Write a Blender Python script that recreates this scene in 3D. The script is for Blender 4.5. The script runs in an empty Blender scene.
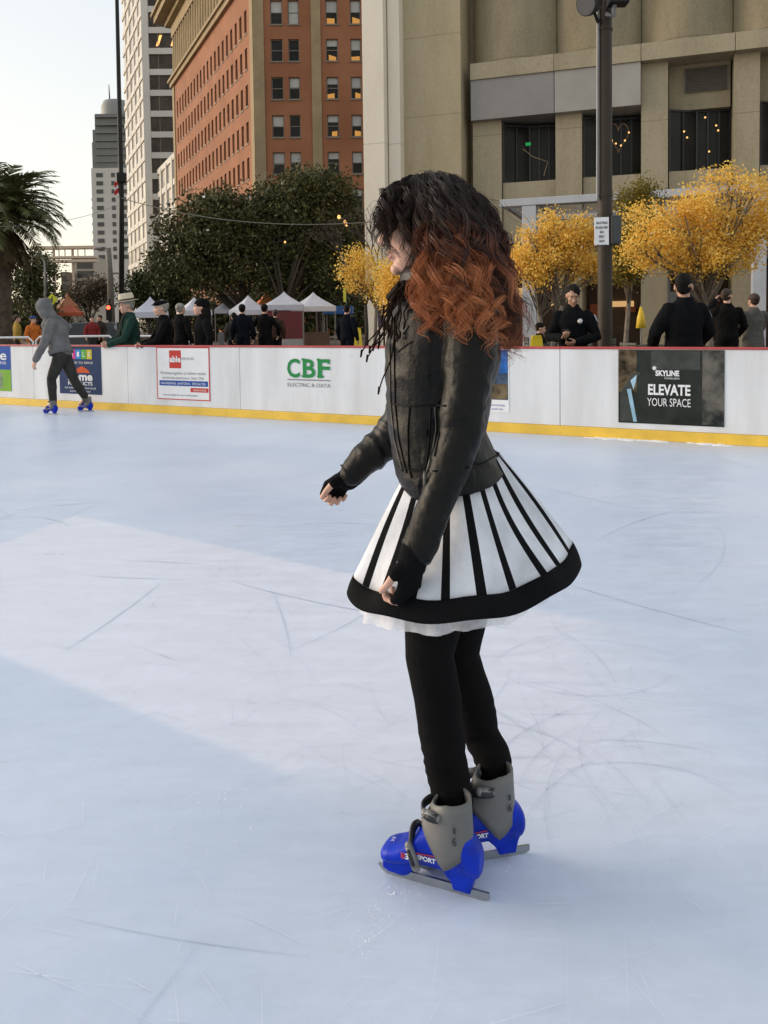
import bpy, bmesh, math, random
from mathutils import Vector as V, Matrix, noise
import numpy as np
random.seed(7); np.random.seed(7)
R = math.radians
scene = bpy.context.scene
COL = scene.collection
# ---------------------------------------------------------------- camera
FPX, HC, PITCH, ROLL = 799.0, 1.33, 2.6, 0.75
PY0 = 320.7 + FPX*math.tan(R(PITCH))
cd = bpy.data.cameras.new('camera'); cam = bpy.data.objects.new('camera', cd); COL.objects.link(cam)
scene.camera = cam
cd.sensor_fit = 'VERTICAL'; cd.sensor_height = 32.0; cd.lens = FPX/1024*32.0
cd.shift_y = (PY0-512)/1024.0
cd.clip_start = 0.05; cd.clip_end = 6000
CM = Matrix.Rotation(R(90-PITCH), 3, 'X') @ Matrix.Rotation(R(-ROLL), 3, 'Z')
cam.matrix_world = Matrix.Translation((0, 0, HC)) @ CM.to_4x4()
def ray(px, py):
    d = CM @ V(((px-384)/FPX, -(py-PY0)/FPX, -1.0)); return d/d.y
def P(px, py, Y):                      # the point seen at a pixel, at a distance Y
    return V((0, 0, HC)) + ray(px, py)*Y
def G(px, py):
    d = ray(px, py); return V((0, 0, HC)) + d*(-HC/d.z)
def ppm(Y): return FPX/Y
# ---------------------------------------------------------------- scene helpers
def props(o, label=None, cat=None, group=None, kind=None):
    if label: o['label'] = label
    if cat: o['category'] = cat
    if group: o['group'] = group
    if kind: o['kind'] = kind
    return o
def empty(name, loc=(0, 0, 0), rz=0, label=None, cat=None, group=None, kind=None):
    o = bpy.data.objects.new(name, None); COL.objects.link(o)
    o.location = loc; o.rotation_euler = (0, 0, rz)
    return props(o, label, cat, group, kind)
def copy_tree(o, parent=None):
    c = o.copy(); COL.objects.link(c)
    c.parent = parent
    for ch in list(o.children): copy_tree(ch, c)
    return c
def link(name, me, mats, parent=None, world=True):
    o = bpy.data.objects.new(name, me); COL.objects.link(o)
    if not isinstance(mats, (list, tuple)): mats = [mats]
    if not me.materials:
        for m in mats: me.materials.append(m)
    if parent is not None:
        o.parent = parent
        if world:                      # vertices were given in world space
            q = parent; M = Matrix.Identity(4)
            while q is not None:
                M = q.matrix_basis @ M; q = q.parent
            o.matrix_basis = M.inverted()
    return o
class MB:
    def __init__(s): s.v = []; s.f = []; s.m = []
    def add(s, vs, fs, m=0):
        b = len(s.v); s.v += [tuple(v) for v in vs]
        for f in fs: s.f.append([b+i for i in f]); s.m.append(m)
    def quad(s, a, b, c, d, m=0): s.add([a, b, c, d], [(0, 1, 2, 3)], m)
    def obox(s, o, u, v, w, m=0):      # corner + three edge vectors
        o, u, v, w = V(o), V(u), V(v), V(w)
        p = [o, o+u, o+u+v, o+v, o+w, o+u+w, o+u+v+w, o+v+w]
        f = [(0, 3, 2, 1), (4, 5, 6, 7), (0, 1, 5, 4), (1, 2, 6, 5), (2, 3, 7, 6), (3, 0, 4, 7)]
        if u.cross(v).dot(w) < 0: f = [t[::-1] for t in f]
        s.add(p, f, m)
    def box(s, x0, x1, y0, y1, z0, z1, m=0): s.obox((x0, y0, z0), (x1-x0, 0, 0), (0, y1-y0, 0), (0, 0, z1-z0), m)
    def tube(s, pts, rad, n=8, m=0, cap=True, flat=None):
        pts = [V(p) for p in pts]; k = len(pts)
        if not hasattr(rad, '__len__'): rad = [rad]*k
        t0 = (pts[1]-pts[0]).normalized()
        a = t0.orthogonal().normalized() if flat is None else (V(flat)-t0*V(flat).dot(t0)).normalized()
        vs = []; fs = []
        for i, p in enumerate(pts):
            t = (pts[min(i+1, k-1)]-pts[max(i-1, 0)])
            t = t.normalized() if t.length > 1e-9 else t0
            a = (a-t*a.dot(t)); a = a.normalized() if a.length > 1e-6 else t.orthogonal().normalized()
            b = t.cross(a)
            r = rad[i]; ra, rb = r if hasattr(r, '__len__') else (r, r)
            for j in range(n):
                g = 2*math.pi*j/n; vs.append(p+a*(ra*math.cos(g))+b*(rb*math.sin(g)))
        for i in range(k-1):
            for j in range(n):
                fs.append((i*n+j, i*n+(j+1) % n, (i+1)*n+(j+1) % n, (i+1)*n+j))
        if cap: fs.append(tuple(range(n))[::-1]); fs.append(tuple((k-1)*n+j for j in range(n)))
        s.add(vs, fs, m)
    def ell(s, c, ax, ay, az, nu=16, nv=10, m=0):   # ellipsoid by centre and three half axes
        c, ax, ay, az = V(c), V(ax), V(ay), V(az); vs = [c+az]; fs = []
        for i in range(1, nv):
            ph = math.pi*i/nv
            for j in range(nu):
                g = 2*math.pi*j/nu
                vs.append(c+az*math.cos(ph)+(ax*math.cos(g)+ay*math.sin(g))*math.sin(ph))
        vs.append(c-az); e = len(vs)-1
        flip = ax.cross(ay).dot(az) < 0
        def A(t): fs.append(t[::-1] if flip else t)
        for j in range(nu):
            A((0, 1+j, 1+(j+1) % nu)); A((e, e-nu+(j+1) % nu, e-nu+j))
            for i in range(nv-2): A((1+i*nu+j, 1+(i+1)*nu+j, 1+(i+1)*nu+(j+1) % nu, 1+i*nu+(j+1) % nu))
        s.add(vs, fs, m)
    def limb(s, pts, rad, n=12, flat=None):         # tube with ball ends, for unions
        pts = [V(p) for p in pts]
        s.tube(pts, rad, n, flat=flat)
        for p, r in ((pts[0], rad[0]), (pts[-1], rad[-1])):
            q = min(r) if hasattr(r, '__len__') else r
            s.ell(p, (q, 0, 0), (0, q, 0), (0, 0, q), 12, 8)
    def loft(s, rings, m=0, cap=True):              # rings: equal-length point lists
        n = len(rings[0]); fs = []; vs = [p for r in rings for p in r]
        for i in range(len(rings)-1):
            for j in range(n): fs.append((i*n+j, i*n+(j+1) % n, (i+1)*n+(j+1) % n, (i+1)*n+j))
        if cap: fs.append(tuple(range(n))[::-1]); fs.append(tuple((len(rings)-1)*n+j for j in range(n)))
        s.add(vs, fs, m)
    def lathe(s, prof, c=(0, 0, 0), n=20, m=0):     # prof: (radius, z)
        s.loft([[V(c)+V((r*math.cos(2*math.pi*j/n), r*math.sin(2*math.pi*j/n), z)) for j in range(n)] for r, z in prof], m)
    def me(s, name, smooth=False, auto=None):
        me = bpy.data.meshes.new(name); me.from_pydata(s.v, [], s.f)
        me.polygons.foreach_set('material_index', s.m)
        if smooth: me.polygons.foreach_set('use_smooth', [True]*len(s.f))
        me.update(); return me
    def build(s, name, mats, parent=None, smooth=False, bevel=0, world=True, sharp=None):
        me = s.me(name, smooth)
        if bevel:
            bm = bmesh.new(); bm.from_mesh(me)
            bmesh.ops.remove_doubles(bm, verts=bm.verts, dist=1e-6)
            ed = [e for e in bm.edges if len(e.link_faces) == 2 and e.calc_face_angle(0) > .5]
            bmesh.ops.bevel(bm, geom=ed, offset=bevel, segments=2, affect='EDGES', profile=.6, clamp_overlap=True)
            bm.to_mesh(me); bm.free()
        if smooth and not bevel:       # weld so that the shading runs on
            bm = bmesh.new(); bm.from_mesh(me); bmesh.ops.remove_doubles(bm, verts=bm.verts, dist=2e-6); bm.to_mesh(me); bm.free()
        if smooth and sharp: me.set_sharp_from_angle(angle=R(sharp))
        return link(name, me, mats, parent, world)
def evaluated(o, keep=False):
    dg = bpy.context.evaluated_depsgraph_get(); dg.update()
    me = bpy.data.meshes.new_from_object(o.evaluated_get(dg), depsgraph=dg)
    if not keep:
        d = o.data; bpy.data.objects.remove(o)
        (bpy.data.meshes if isinstance(d, bpy.types.Mesh) else bpy.data.curves).remove(d)
    return me
def union(mb, vox, smooth=4, fac=.5):               # several closed shapes grown into one skin
    o = bpy.data.objects.new('tmp', mb.me('tmp')); COL.objects.link(o)
    r = o.modifiers.new('r', 'REMESH'); r.mode = 'VOXEL'; r.voxel_size = vox; r.adaptivity = 0
    if smooth:
        k = o.modifiers.new('s', 'SMOOTH'); k.iterations = smooth; k.factor = fac
    me = evaluated(o); me.materials.clear()
    me.polygons.foreach_set('use_smooth', [True]*len(me.polygons)); me.update()
    return me
def displace(me, fn):                               # push vertices along their normals
    n = len(me.vertices); co = np.empty(n*3); no = np.empty(n*3)
    me.vertices.foreach_get('co', co); me.vertices.foreach_get('normal', no)
    co = co.reshape(-1, 3); no = no.reshape(-1, 3)
    d = np.array([fn(V(co[i]), V(no[i])) for i in range(n)])
    me.vertices.foreach_set('co', (co+no*d[:, None]).ravel()); me.update()
FONT = None
def text_me(body, size=1.0, width=None, bold=0.0, align='CENTER', depth=0.0):
    c = bpy.data.curves.new('t', 'FONT'); c.body = body; c.size = size; c.align_x = align; c.offset = bold; c.extrude = depth; c.resolution_u = 3
    o = bpy.data.objects.new('t', c); COL.objects.link(o)
    me = evaluated(o); me.materials.clear()
    if width:
        xs = [v.co.x for v in me.vertices]
        if xs:
            w = max(xs)-min(xs); k = width/w
            for v in me.vertices: v.co.x *= k
    return me
def put_text(name, body, o, u, w, size, mat, parent, width=None, bold=0., align='CENTER'):
    me = text_me(body, size, width, bold, align)
    u, w, o = V(u).normalized(), V(w).normalized(), V(o)
    me.transform(Matrix(((u.x, w.x, 0, o.x), (u.y, w.y, 0, o.y), (u.z, w.z, 0, o.z), (0, 0, 0, 1))))
    return link(name, me, mat, parent)
# ---------------------------------------------------------------- materials
class NT:
    def __init__(s, name):
        s.mat = bpy.data.materials.new(name); s.mat.use_nodes = True; s.t = s.mat.node_tree; s.t.nodes.clear()
        s.out = s.n('ShaderNodeOutputMaterial')
    def n(s, typ, **kw):
        o = s.t.nodes.new(typ)
        for k, v in kw.items():
            if k.startswith('i_'):
                q = k[2:]; q = int(q) if q.isdigit() else q.replace('_', ' ')
                o.inputs[q].default_value = v
            else: setattr(o, k, v)
        return o
    def l(s, a, b): s.t.links.new(a, b)
def rgba(c): return (c[0], c[1], c[2], 1.0)
def mat(name, c, rough=.6, var=.12, scale=4., metal=0., bump=0., bscale=40., spec=.5, stretch=None, c2=None, dirt=0., sheen=0., emit=None, estr=0., alpha=None, lo=.35, hi=.65, trans=0., coat=0.):
    t = NT(name); b = t.n('ShaderNodeBsdfPrincipled'); t.l(b.outputs[0], t.out.inputs[0])
    tc = t.n('ShaderNodeTexCoord'); src = tc.outputs['Object']
    mp = t.n('ShaderNodeMapping'); t.l(src, mp.inputs[0])
    if stretch: mp.inputs['Scale'].default_value = stretch
    nz = t.n('ShaderNodeTexNoise', i_Scale=scale, i_Detail=6., i_Roughness=.6); t.l(mp.outputs[0], nz.inputs['Vector'])
    cr = t.n('ShaderNodeValToRGB'); t.l(nz.outputs[0], cr.inputs[0])
    e = cr.color_ramp.elements; e[0].position = lo; e[1].position = hi
    e[0].color = rgba([x*(1-var) for x in c]); e[1].color = rgba(c2 if c2 else [min(1, x*(1+var)) for x in c])
    t.l(cr.outputs[0], b.inputs['Base Color'])
    rr = t.n('ShaderNodeMapRange', i_3=max(0.02, rough-.08), i_4=min(1, rough+.08)); t.l(nz.outputs[0], rr.inputs[0]); t.l(rr.outputs[0], b.inputs['Roughness'])
    b.inputs['Metallic'].default_value = metal; b.inputs['Specular IOR Level'].default_value = spec
    if bump:
        n2 = t.n('ShaderNodeTexNoise', i_Scale=bscale, i_Detail=4.); t.l(mp.outputs[0], n2.inputs['Vector'])
        bp = t.n('ShaderNodeBump', i_Strength=bump, i_Distance=.01); t.l(n2.outputs[0], bp.inputs['Height']); t.l(bp.outputs[0], b.inputs['Normal'])
    if sheen: b.inputs['Sheen Weight'].default_value = sheen
    if coat: b.inputs['Coat Weight'].default_value = coat
    if emit: b.inputs['Emission Color'].default_value = rgba(emit); b.inputs['Emission Strength'].default_value = estr
    if alpha is not None: b.inputs['Alpha'].default_value = alpha
    if trans: b.inputs['Transmission Weight'].default_value = trans
    return t.mat
def glass_mat(name, c, rough=.08, spec=.8):
    return mat(name, c, rough, .3, .6, spec=spec)
def leaf_mat(name, cols, rough=.55, trans=.25):
    t = NT(name); b = t.n('ShaderNodeBsdfPrincipled', i_Roughness=rough)
    g = t.n('ShaderNodeNewGeometry')
    cr = t.n('ShaderNodeValToRGB'); t.l(g.outputs['Random Per Island'], cr.inputs[0])
    el = cr.color_ramp.elements
    for i, c in enumerate(cols):
        p = i/(len(cols)-1)
        q = el[0] if i == 0 else (el[1] if i == len(cols)-1 else el.new(p))
        q.position = p; q.color = rgba(c)
    t.l(cr.outputs[0], b.inputs['Base Color']); b.inputs['Specular IOR Level'].default_value = .3
    tr = t.n('ShaderNodeBsdfTranslucent'); t.l(cr.outputs[0], tr.inputs[0])
    mx = t.n('ShaderNodeMixShader', i_Fac=trans); t.l(b.outputs[0], mx.inputs[1]); t.l(tr.outputs[0], mx.inputs[2]); t.l(mx.outputs[0], t.out.inputs[0])
    return t.mat
def emit_mat(name, c, s):
    t = NT(name); e = t.n('ShaderNodeEmission', i_Color=rgba(c), i_Strength=s); t.l(e.outputs[0], t.out.inputs[0]); return t.mat
# ---------------------------------------------------------------- daylight
SUN_AZ, SUN_EL = -76.0, 9.0            # azimuth from +Y, negative = towards the left of the picture
w = bpy.data.worlds.new('World'); scene.world = w; w.use_nodes = True
wt = w.node_tree; bg = wt.nodes['Background']
sk = wt.nodes.new('ShaderNodeTexSky'); sk.sky_type = 'NISHITA'; sk.sun_disc = False
sk.sun_elevation = R(SUN_EL); sk.sun_rotation = R(SUN_AZ); sk.air_density = .75; sk.dust_density = 2.0; sk.ozone_density = 1.0
tn = wt.nodes.new('ShaderNodeMix'); tn.data_type = 'RGBA'; tn.blend_type = 'MULTIPLY'; tn.inputs[0].default_value = 1.0; tn.inputs[7].default_value = (3.4, 3.0, 2.3, 1)
ov = wt.nodes.new('ShaderNodeMix'); ov.data_type = 'RGBA'; ov.inputs[0].default_value = .6; ov.inputs[7].default_value = (19.5, 19.6, 20.6, 1)   # thin high cloud spreads the light
tcw = wt.nodes.new('ShaderNodeTexCoord'); sx = wt.nodes.new('ShaderNodeSeparateXYZ'); wt.links.new(tcw.outputs['Generated'], sx.inputs[0])
gr = wt.nodes.new('ShaderNodeValToRGB'); wt.links.new(sx.outputs['Z'], gr.inputs[0]); ge = gr.color_ramp.elements
ge[0].position = .02; ge[0].color = (.95, .86, .70, 1); ge[1].position = .48; ge[1].color = (.80, .86, .95, 1); gm = ge.new(.16); gm.color = (.93, .91, .86, 1)   # cream at the horizon, pale blue overhead
gx = wt.nodes.new('ShaderNodeMix'); gx.data_type = 'RGBA'; gx.blend_type = 'MULTIPLY'; gx.inputs[0].default_value = 1.0; gx.inputs[7].default_value = (20.5, 20.5, 20.5, 1); wt.links.new(gr.outputs[0], gx.inputs[6]); wt.links.new(gx.outputs[2], ov.inputs[7])
wt.links.new(sk.outputs[0], tn.inputs[6]); wt.links.new(tn.outputs[2], ov.inputs[6]); wt.links.new(ov.outputs[2], bg.inputs[0])
bg.inputs[1].default_value = 0.06
sl = bpy.data.lights.new('sun', 'SUN'); so = bpy.data.objects.new('sun', sl); COL.objects.link(so)
sl.energy = 2.6; sl.angle = R(45); sl.color = (1.0, .9, .78)
sd = V((math.sin(R(SUN_AZ))*math.cos(R(SUN_EL)), math.cos(R(SUN_AZ))*math.cos(R(SUN_EL)), math.sin(R(SUN_EL))))
so.rotation_euler = sd.to_track_quat('Z', 'Y').to_euler()
vs_ = scene.view_settings; vs_.view_transform = 'Standard'; vs_.look = 'None'; vs_.gamma = 1.0; vs_.use_curve_mapping = False
vs_.exposure = 0.2
scene.cycles.max_bounces = 6; scene.cycles.transparent_max_bounces = 12
# ---------------------------------------------------------------- board line
BA, BB = G(0, 404), G(768, 447)
bu = V((BB.x-BA.x, BB.y-BA.y, 0)).normalized(); bn = V((bu.y, -bu.x, 0))
if bn.y > 0: bn = -bn                  # points to the camera
def on_board(px, py, off=0.0):
    d = ray(px, py); o = V((0, 0, HC)); q = BA+bn*off
    t = (q-o).dot(bn)/d.dot(bn); return o+d*t
def board_y(px): return on_board(px, 380).y
BH = (on_board(384, 346.5)).z
# ---------------------------------------------------------------- ice
FX0, FX1, FY0, FY1, ST = -3.6, 3.4, 1.5, 6.5, .025
poly = [G(*p) for p in ((-150, 620), (-40, 560), (75, 515), (350, 574), (600, 622), (650, 700), (690, 795), (560, 818), (420, 800), (292, 776), (0, 655))]
soft = [.06, .03, .03, .12, .5, .5, .5, .4, .25, .03, .03]
def patch(x, y):
    inside = False; best = 9.; sf = .05; n = len(poly)
    for i in range(n):
        a, b = poly[i], poly[(i+1) % n]
        if (a.y > y) != (b.y > y) and x < (b.x-a.x)*(y-a.y)/(b.y-a.y)+a.x: inside = not inside
        ex, ey = b.x-a.x, b.y-a.y; t = max(0, min(1, ((x-a.x)*ex+(y-a.y)*ey)/(ex*ex+ey*ey)))
        d = math.hypot(x-a.x-ex*t, y-a.y-ey*t)
        if d < best: best = d; sf = soft[i]
    return max(0., min(1., .5+(best if inside else -best)/sf))
xs = [-60, -20, -9]+[FX0+ST*i for i in range(int((FX1-FX0)/ST)+1)]+[8, 20, 60]
ys = [-40, -12, -4]+[FY0+ST*i for i in range(int((FY1-FY0)/ST)+1)]+[9, 12, 20, 40]
iv = []; fr = []; BL = BA+bn*.0
vv = []
for y in ys:
    for x in xs:
        iv.append((x, y, 0.0)); fr.append(patch(x, y) if FX0 < x < FX1 and FY0 < y < FY1 else 0.)
nx = len(xs); iff = [(j*nx+i, j*nx+i+1, (j+1)*nx+i+1, (j+1)*nx+i) for j in range(len(ys)-1) for i in range(nx-1)]
me = bpy.data.meshes.new('ice'); me.from_pydata(iv, [], iff)
bm = bmesh.new(); bm.from_mesh(me)
lay = bm.verts.layers.float.new('pale_area')
bm.verts.ensure_lookup_table()
for i, v in enumerate(bm.verts): v[lay] = fr[i]
bmesh.ops.bisect_plane(bm, geom=bm.verts[:]+bm.edges[:]+bm.faces[:], plane_co=BA-bn*.05, plane_no=-bn, clear_outer=True)
bm.to_mesh(me); bm.free()
def ice_mat():
    t = NT('ice'); b = t.n('ShaderNodeBsdfPrincipled'); t.l(b.outputs[0], t.out.inputs[0])
    tc = t.n('ShaderNodeTexCoord'); ob = tc.outputs['Object']
    at = t.n('ShaderNodeAttribute', attribute_name='pale_area')
    n1 = t.n('ShaderNodeTexNoise', i_Scale=.55, i_Detail=5., i_Roughness=.6); t.l(ob, n1.inputs['Vector'])
    n2 = t.n('ShaderNodeTexNoise', i_Scale=14., i_Detail=10., i_Roughness=.78); t.l(ob, n2.inputs['Vector'])
    r1 = t.n('ShaderNodeValToRGB'); t.l(n1.outputs[0], r1.inputs[0])
    r1.color_ramp.elements[0].position = .32; r1.color_ramp.elements[0].color = (.50, .575, .70, 1)
    r1.color_ramp.elements[1].position = .7; r1.color_ramp.elements[1].color = (.645, .695, .79, 1)
    mx = t.n('ShaderNodeMix', data_type='RGBA'); t.l(at.outputs['Fac'], mx.inputs['Factor']); t.l(r1.outputs[0], mx.inputs[6]); mx.inputs[7].default_value = (.70, .72, .80, 1)  # paler colour inside the patch polygon
    # frost: streaky brushed texture, and milky blotches
    mp = t.n('ShaderNodeMapping'); mp.inputs['Rotation'].default_value = (0, 0, R(35)); mp.inputs['Scale'].default_value = (1, 3.5, 1); t.l(ob, mp.inputs[0])
    n3 = t.n('ShaderNodeTexNoise', i_Scale=3.2, i_Detail=7., i_Roughness=.7); t.l(mp.outputs[0], n3.inputs['Vector'])
    mp2 = t.n('ShaderNodeMapping'); mp2.inputs['Rotation'].default_value = (0, 0, R(-62)); mp2.inputs['Scale'].default_value = (1, 5, 1); t.l(ob, mp2.inputs[0])
    n4 = t.n('ShaderNodeTexNoise', i_Scale=2.3, i_Detail=6., i_Roughness=.7); t.l(mp2.outputs[0], n4.inputs['Vector'])
    a1 = t.n('ShaderNodeMath', operation='MULTIPLY'); t.l(n3.outputs[0], a1.inputs[0]); t.l(n4.outputs[0], a1.inputs[1])
    a2 = t.n('ShaderNodeMath', operation='MULTIPLY_ADD'); t.l(n2.outputs[0], a2.inputs[0]); a2.inputs[1].default_value = .5; t.l(a1.outputs[0], a2.inputs[2])
    rf = t.n('ShaderNodeMapRange', i_1=.33, i_2=.70, i_3=.925, i_4=1.055); t.l(a2.outputs[0], rf.inputs[0])
    hs = t.n('ShaderNodeMix', data_type='RGBA', blend_type='MULTIPLY', i_Factor=1.0); t.l(mx.outputs[2], hs.inputs[6]); t.l(rf.outputs[0], hs.inputs[7])
    t.l(hs.outputs[2], b.inputs['Base Color'])
    rg = t.n('ShaderNodeMapRange', i_1=.3, i_2=.6, i_3=.22, i_4=.45); t.l(a2.outputs[0], rg.inputs[0]); t.l(rg.outputs[0], b.inputs['Roughness'])
    b.inputs['IOR'].default_value = 1.31; b.inputs['Specular IOR Level'].default_value = .5
    bp = t.n('ShaderNodeBump', i_Strength=.13, i_Distance=.02); t.l(a2.outputs[0], bp.inputs['Height']); t.l(bp.outputs[0], b.inputs['Normal'])
    return t.mat
props(link('ice', me, ice_mat()), kind='structure')
# skate marks: thin curved cuts lying on the ice
def marks(name, n, region, mt, wmin, wmax, rmin=.5, rmax=5., lmin=.25, lmax=1.6, z=.003):
    mb = MB(); k = 0
    while k < n:
        p = region()
        if p is None: continue
        k += 1
        r = random.uniform(rmin, rmax); a0 = random.uniform(0, 2*math.pi); L = random.uniform(lmin, lmax)
        sgn = random.choice((-1, 1)); c = V((p.x-r*math.cos(a0), p.y-r*math.sin(a0), 0)); wd = random.uniform(wmin, wmax)
        m = max(6, int(L/.06)); vs = []
        for i in range(m+1):
            t = i/m; a = a0+sgn*L*(t-.5)/r; ww = wd*math.sin(math.pi*min(1, max(.02, t)))**.5*(.7+.6*random.random())/2
            d = V((math.cos(a), math.sin(a), 0)); q = c+d*r
            vs += [q-d*ww+V((0, 0, z)), q+d*ww+V((0, 0, z))]
        if any((v-BA).dot(bn) < .3 for v in vs): continue
        mb.add(vs, [(2*i, 2*i+1, 2*i+3, 2*i+2) for i in range(m)])
    return props(mb.build(name, mt), kind='structure')
def reg_patch():
    p = G(random.uniform(-20, 680), random.uniform(525, 810)); return p if patch(p.x, p.y) > .4 else None
def reg_front(): return G(random.uniform(-60, 830), random.uniform(560, 1060))
def reg_far(): return G(random.uniform(-60, 830), random.uniform(430, 620))
def reg_arc(): return G(random.uniform(480, 650), random.uniform(640, 790))
M_cut = mat('ice_cut', (.56, .59, .68), .5, .08)
M_cut2 = mat('ice_cut_soft', (.52, .59, .68), .5, .06)
M_snowcut = mat('ice_cut_snow', (.72, .77, .83), .8, .05)
marks('skate_marks', 190, reg_patch, M_cut, .0006, .0013, .4, 3, .08, .5)
marks('skate_marks', 26, reg_arc, M_cut, .0012, .0026, .35, 1.0, .25, .8, .0034)
marks('skate_marks', 150, reg_front, M_snowcut, .0005, .0013, .6, 8, .03, .30, .0038)
marks('skate_marks', 5, reg_front, M_cut2, .0010, .0025, .6, 6, .15, .7, .0032)
marks('skate_marks', 40, reg_far, M_cut2, .002, .006, .8, 8, .3, 1.5, .003)
# loose shavings
mb = MB()
def shav(px, py, n, sp, s):
    c = G(px, py)
    for _ in range(n):
        q = c+V((random.gauss(0, sp), random.gauss(0, sp), 0)); r = s*random.uniform(.4, 1.3)
        an_ = random.uniform(0, 3.1); r *= .8; ca_, sa_ = math.cos(an_)*r, math.sin(an_)*r; k_ = random.uniform(.35, .9); mb.ell((q.x, q.y, 0), (ca_, sa_, 0), (-sa_*k_, ca_*k_, 0), (0, 0, r*.22), 6, 4)
for a in ((372, 908, 14, .02, .003), (380, 925, 14, .03, .002), (368, 942, 12, .02, .003), (376, 922, 20, .06, .0015), (225, 805, 24, .06, .004), (180, 830, 20, .08, .003), (400, 890, 16, .03, .004), (500, 862, 10, .03, .003), (560, 600, 16, .15, .006), (350, 520, 16, .2, .006)): shav(*a)
for px in (606, 628, 634, 655, 712): 
    c = on_board(px, 440); c = V((c.x, c.y, 0))+bn*.07
    for _ in range(34):
        q = c+bu*random.gauss(0, .09)+bn*random.gauss(-.02, .035); r = random.uniform(.008, .035)
        mb.ell((q.x, q.y, -.002), (bu.x*r*1.8, bu.y*r*1.8, 0), (bn.x*r, bn.y*r, 0), (0, 0, r*.35), 10, 6)
props(mb.build('ice_shavings', mat('snow', (.8, .81, .83), .85, .05), smooth=True), kind='stuff')
# ---------------------------------------------------------------- plaza and street
def paving():
    t = NT('plaza'); b = t.n('ShaderNodeBsdfPrincipled', i_Roughness=.8); t.l(b.outputs[0], t.out.inputs[0])
    tc = t.n('ShaderNodeTexCoord'); br = t.n('ShaderNodeTexBrick', i_Scale=1.6, i_Color1=(.13, .085, .065, 1), i_Color2=(.10, .07, .055, 1), i_Mortar=(.06, .05, .045, 1)); t.l(tc.outputs['Object'], br.inputs[0])
    br.inputs['Mortar Size'].default_value = .012
    t.l(br.outputs[0], b.inputs['Base Color']); return t.mat
me = bpy.data.meshes.new('plaza')
me.from_pydata([(-3000, -60, -.02), (3000, -60, -.02), (3000, 5000, -.02), (-3000, 5000, -.02)], [], [(0, 1, 2, 3)])
props(link('plaza', me, paving()), kind='structure')
mb = MB()
sdir = V((math.sin(R(-25.1)), math.cos(R(-25.1)), 0)); snor = V((sdir.y, -sdir.x, 0))
o = P(84, 330, 70); o.z = -.016
mb.quad(o-snor*9, o+snor*9, o+snor*9+sdir*600, o-snor*9+sdir*600)
props(mb.build('street', mat('asphalt', (.05, .05, .052), .85)), kind='structure')
# ---------------------------------------------------------------- rink boards
M_board = mat('board_plastic', (.66, .665, .67), .5, .07, 2.6, bump=.04, bscale=6, c2=(.76, .77, .785), stretch=(1, 1, .16), spec=.3)
def scuffed(m, amt=.5):                                      # puck and blade scuffs over a plain board colour
    nt = m.node_tree; b = [n for n in nt.nodes if n.type == 'BSDF_PRINCIPLED'][0]; src = b.inputs['Base Color'].links[0].from_socket
    tc = nt.nodes.new('ShaderNodeTexCoord'); mp = nt.nodes.new('ShaderNodeMapping'); mp.inputs['Rotation'].default_value = (0, R(14), R(28)); mp.inputs['Scale'].default_value = (1.2, 1.2, 9)
    nt.links.new(tc.outputs['Object'], mp.inputs[0]); n1 = nt.nodes.new('ShaderNodeTexNoise'); n1.inputs['Scale'].default_value = 3.2; n1.inputs['Detail'].default_value = 8; n1.inputs['Roughness'].default_value = .75; nt.links.new(mp.outputs[0], n1.inputs[0])
    n2 = nt.nodes.new('ShaderNodeTexNoise'); n2.inputs['Scale'].default_value = 1.1; n2.inputs['Detail'].default_value = 4; nt.links.new(tc.outputs['Object'], n2.inputs[0])
    r1 = nt.nodes.new('ShaderNodeMapRange'); r1.inputs[1].default_value = .60; r1.inputs[2].default_value = .74; nt.links.new(n1.outputs[0], r1.inputs[0])
    r2 = nt.nodes.new('ShaderNodeMapRange'); r2.inputs[1].default_value = .42; r2.inputs[2].default_value = .66; r2.inputs[4].default_value = amt; nt.links.new(n2.outputs[0], r2.inputs[0])
    ml = nt.nodes.new('ShaderNodeMath'); ml.operation = 'MULTIPLY'; nt.links.new(r1.outputs[0], ml.inputs[0]); nt.links.new(r2.outputs[0], ml.inputs[1])
    mx = nt.nodes.new('ShaderNodeMix'); mx.data_type = 'RGBA'; nt.links.new(ml.outputs[0], mx.inputs[0]); nt.links.new(src, mx.inputs[6]); mx.inputs[7].default_value = (.22, .22, .23, 1); nt.links.new(mx.outputs[2], b.inputs['Base Color'])
scuffed(M_board)
M_yel = mat('kick_yellow', (.78, .50, .06), .45, .12, 3)
scuffed(M_yel, .6)
M_red = mat('rail_red', (.45, .06, .06), .45, .1, 3)
M_black = mat('black_paint', (.012, .012, .013), .45, .2)
rb = empty('rink_barrier', BA, 0, 'long white rink boards with red top rail and yellow kick strip', 'rink barrier')
def bu_of(px): q = on_board(px, 385); return (q-BA).dot(bu)
seams = [bu_of(x) for x in (-120, 34, 128, 240, 400, 560)]; seams += [seams[-1]+2.4*i for i in range(1, 4)]
seams = [seams[0]-2.4*i for i in (4, 3, 2, 1)]+seams
KH = .115
for a, b in zip(seams[:-1], seams[1:]):
    m = MB(); m.obox(BA+bu*(a+.003)+V((0, 0, KH)), bu*(b-a-.006), -bn*.05, V((0, 0, BH-.02-KH)))
    m.build('panel', M_board, rb, bevel=.004)
m = MB(); m.obox(BA+bu*seams[0]-bn*.002+bn*.014, bu*(seams[-1]-seams[0]), -bn*.06, V((0, 0, KH-.002))); m.build('kick_strip', M_yel, rb, bevel=.005)
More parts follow.
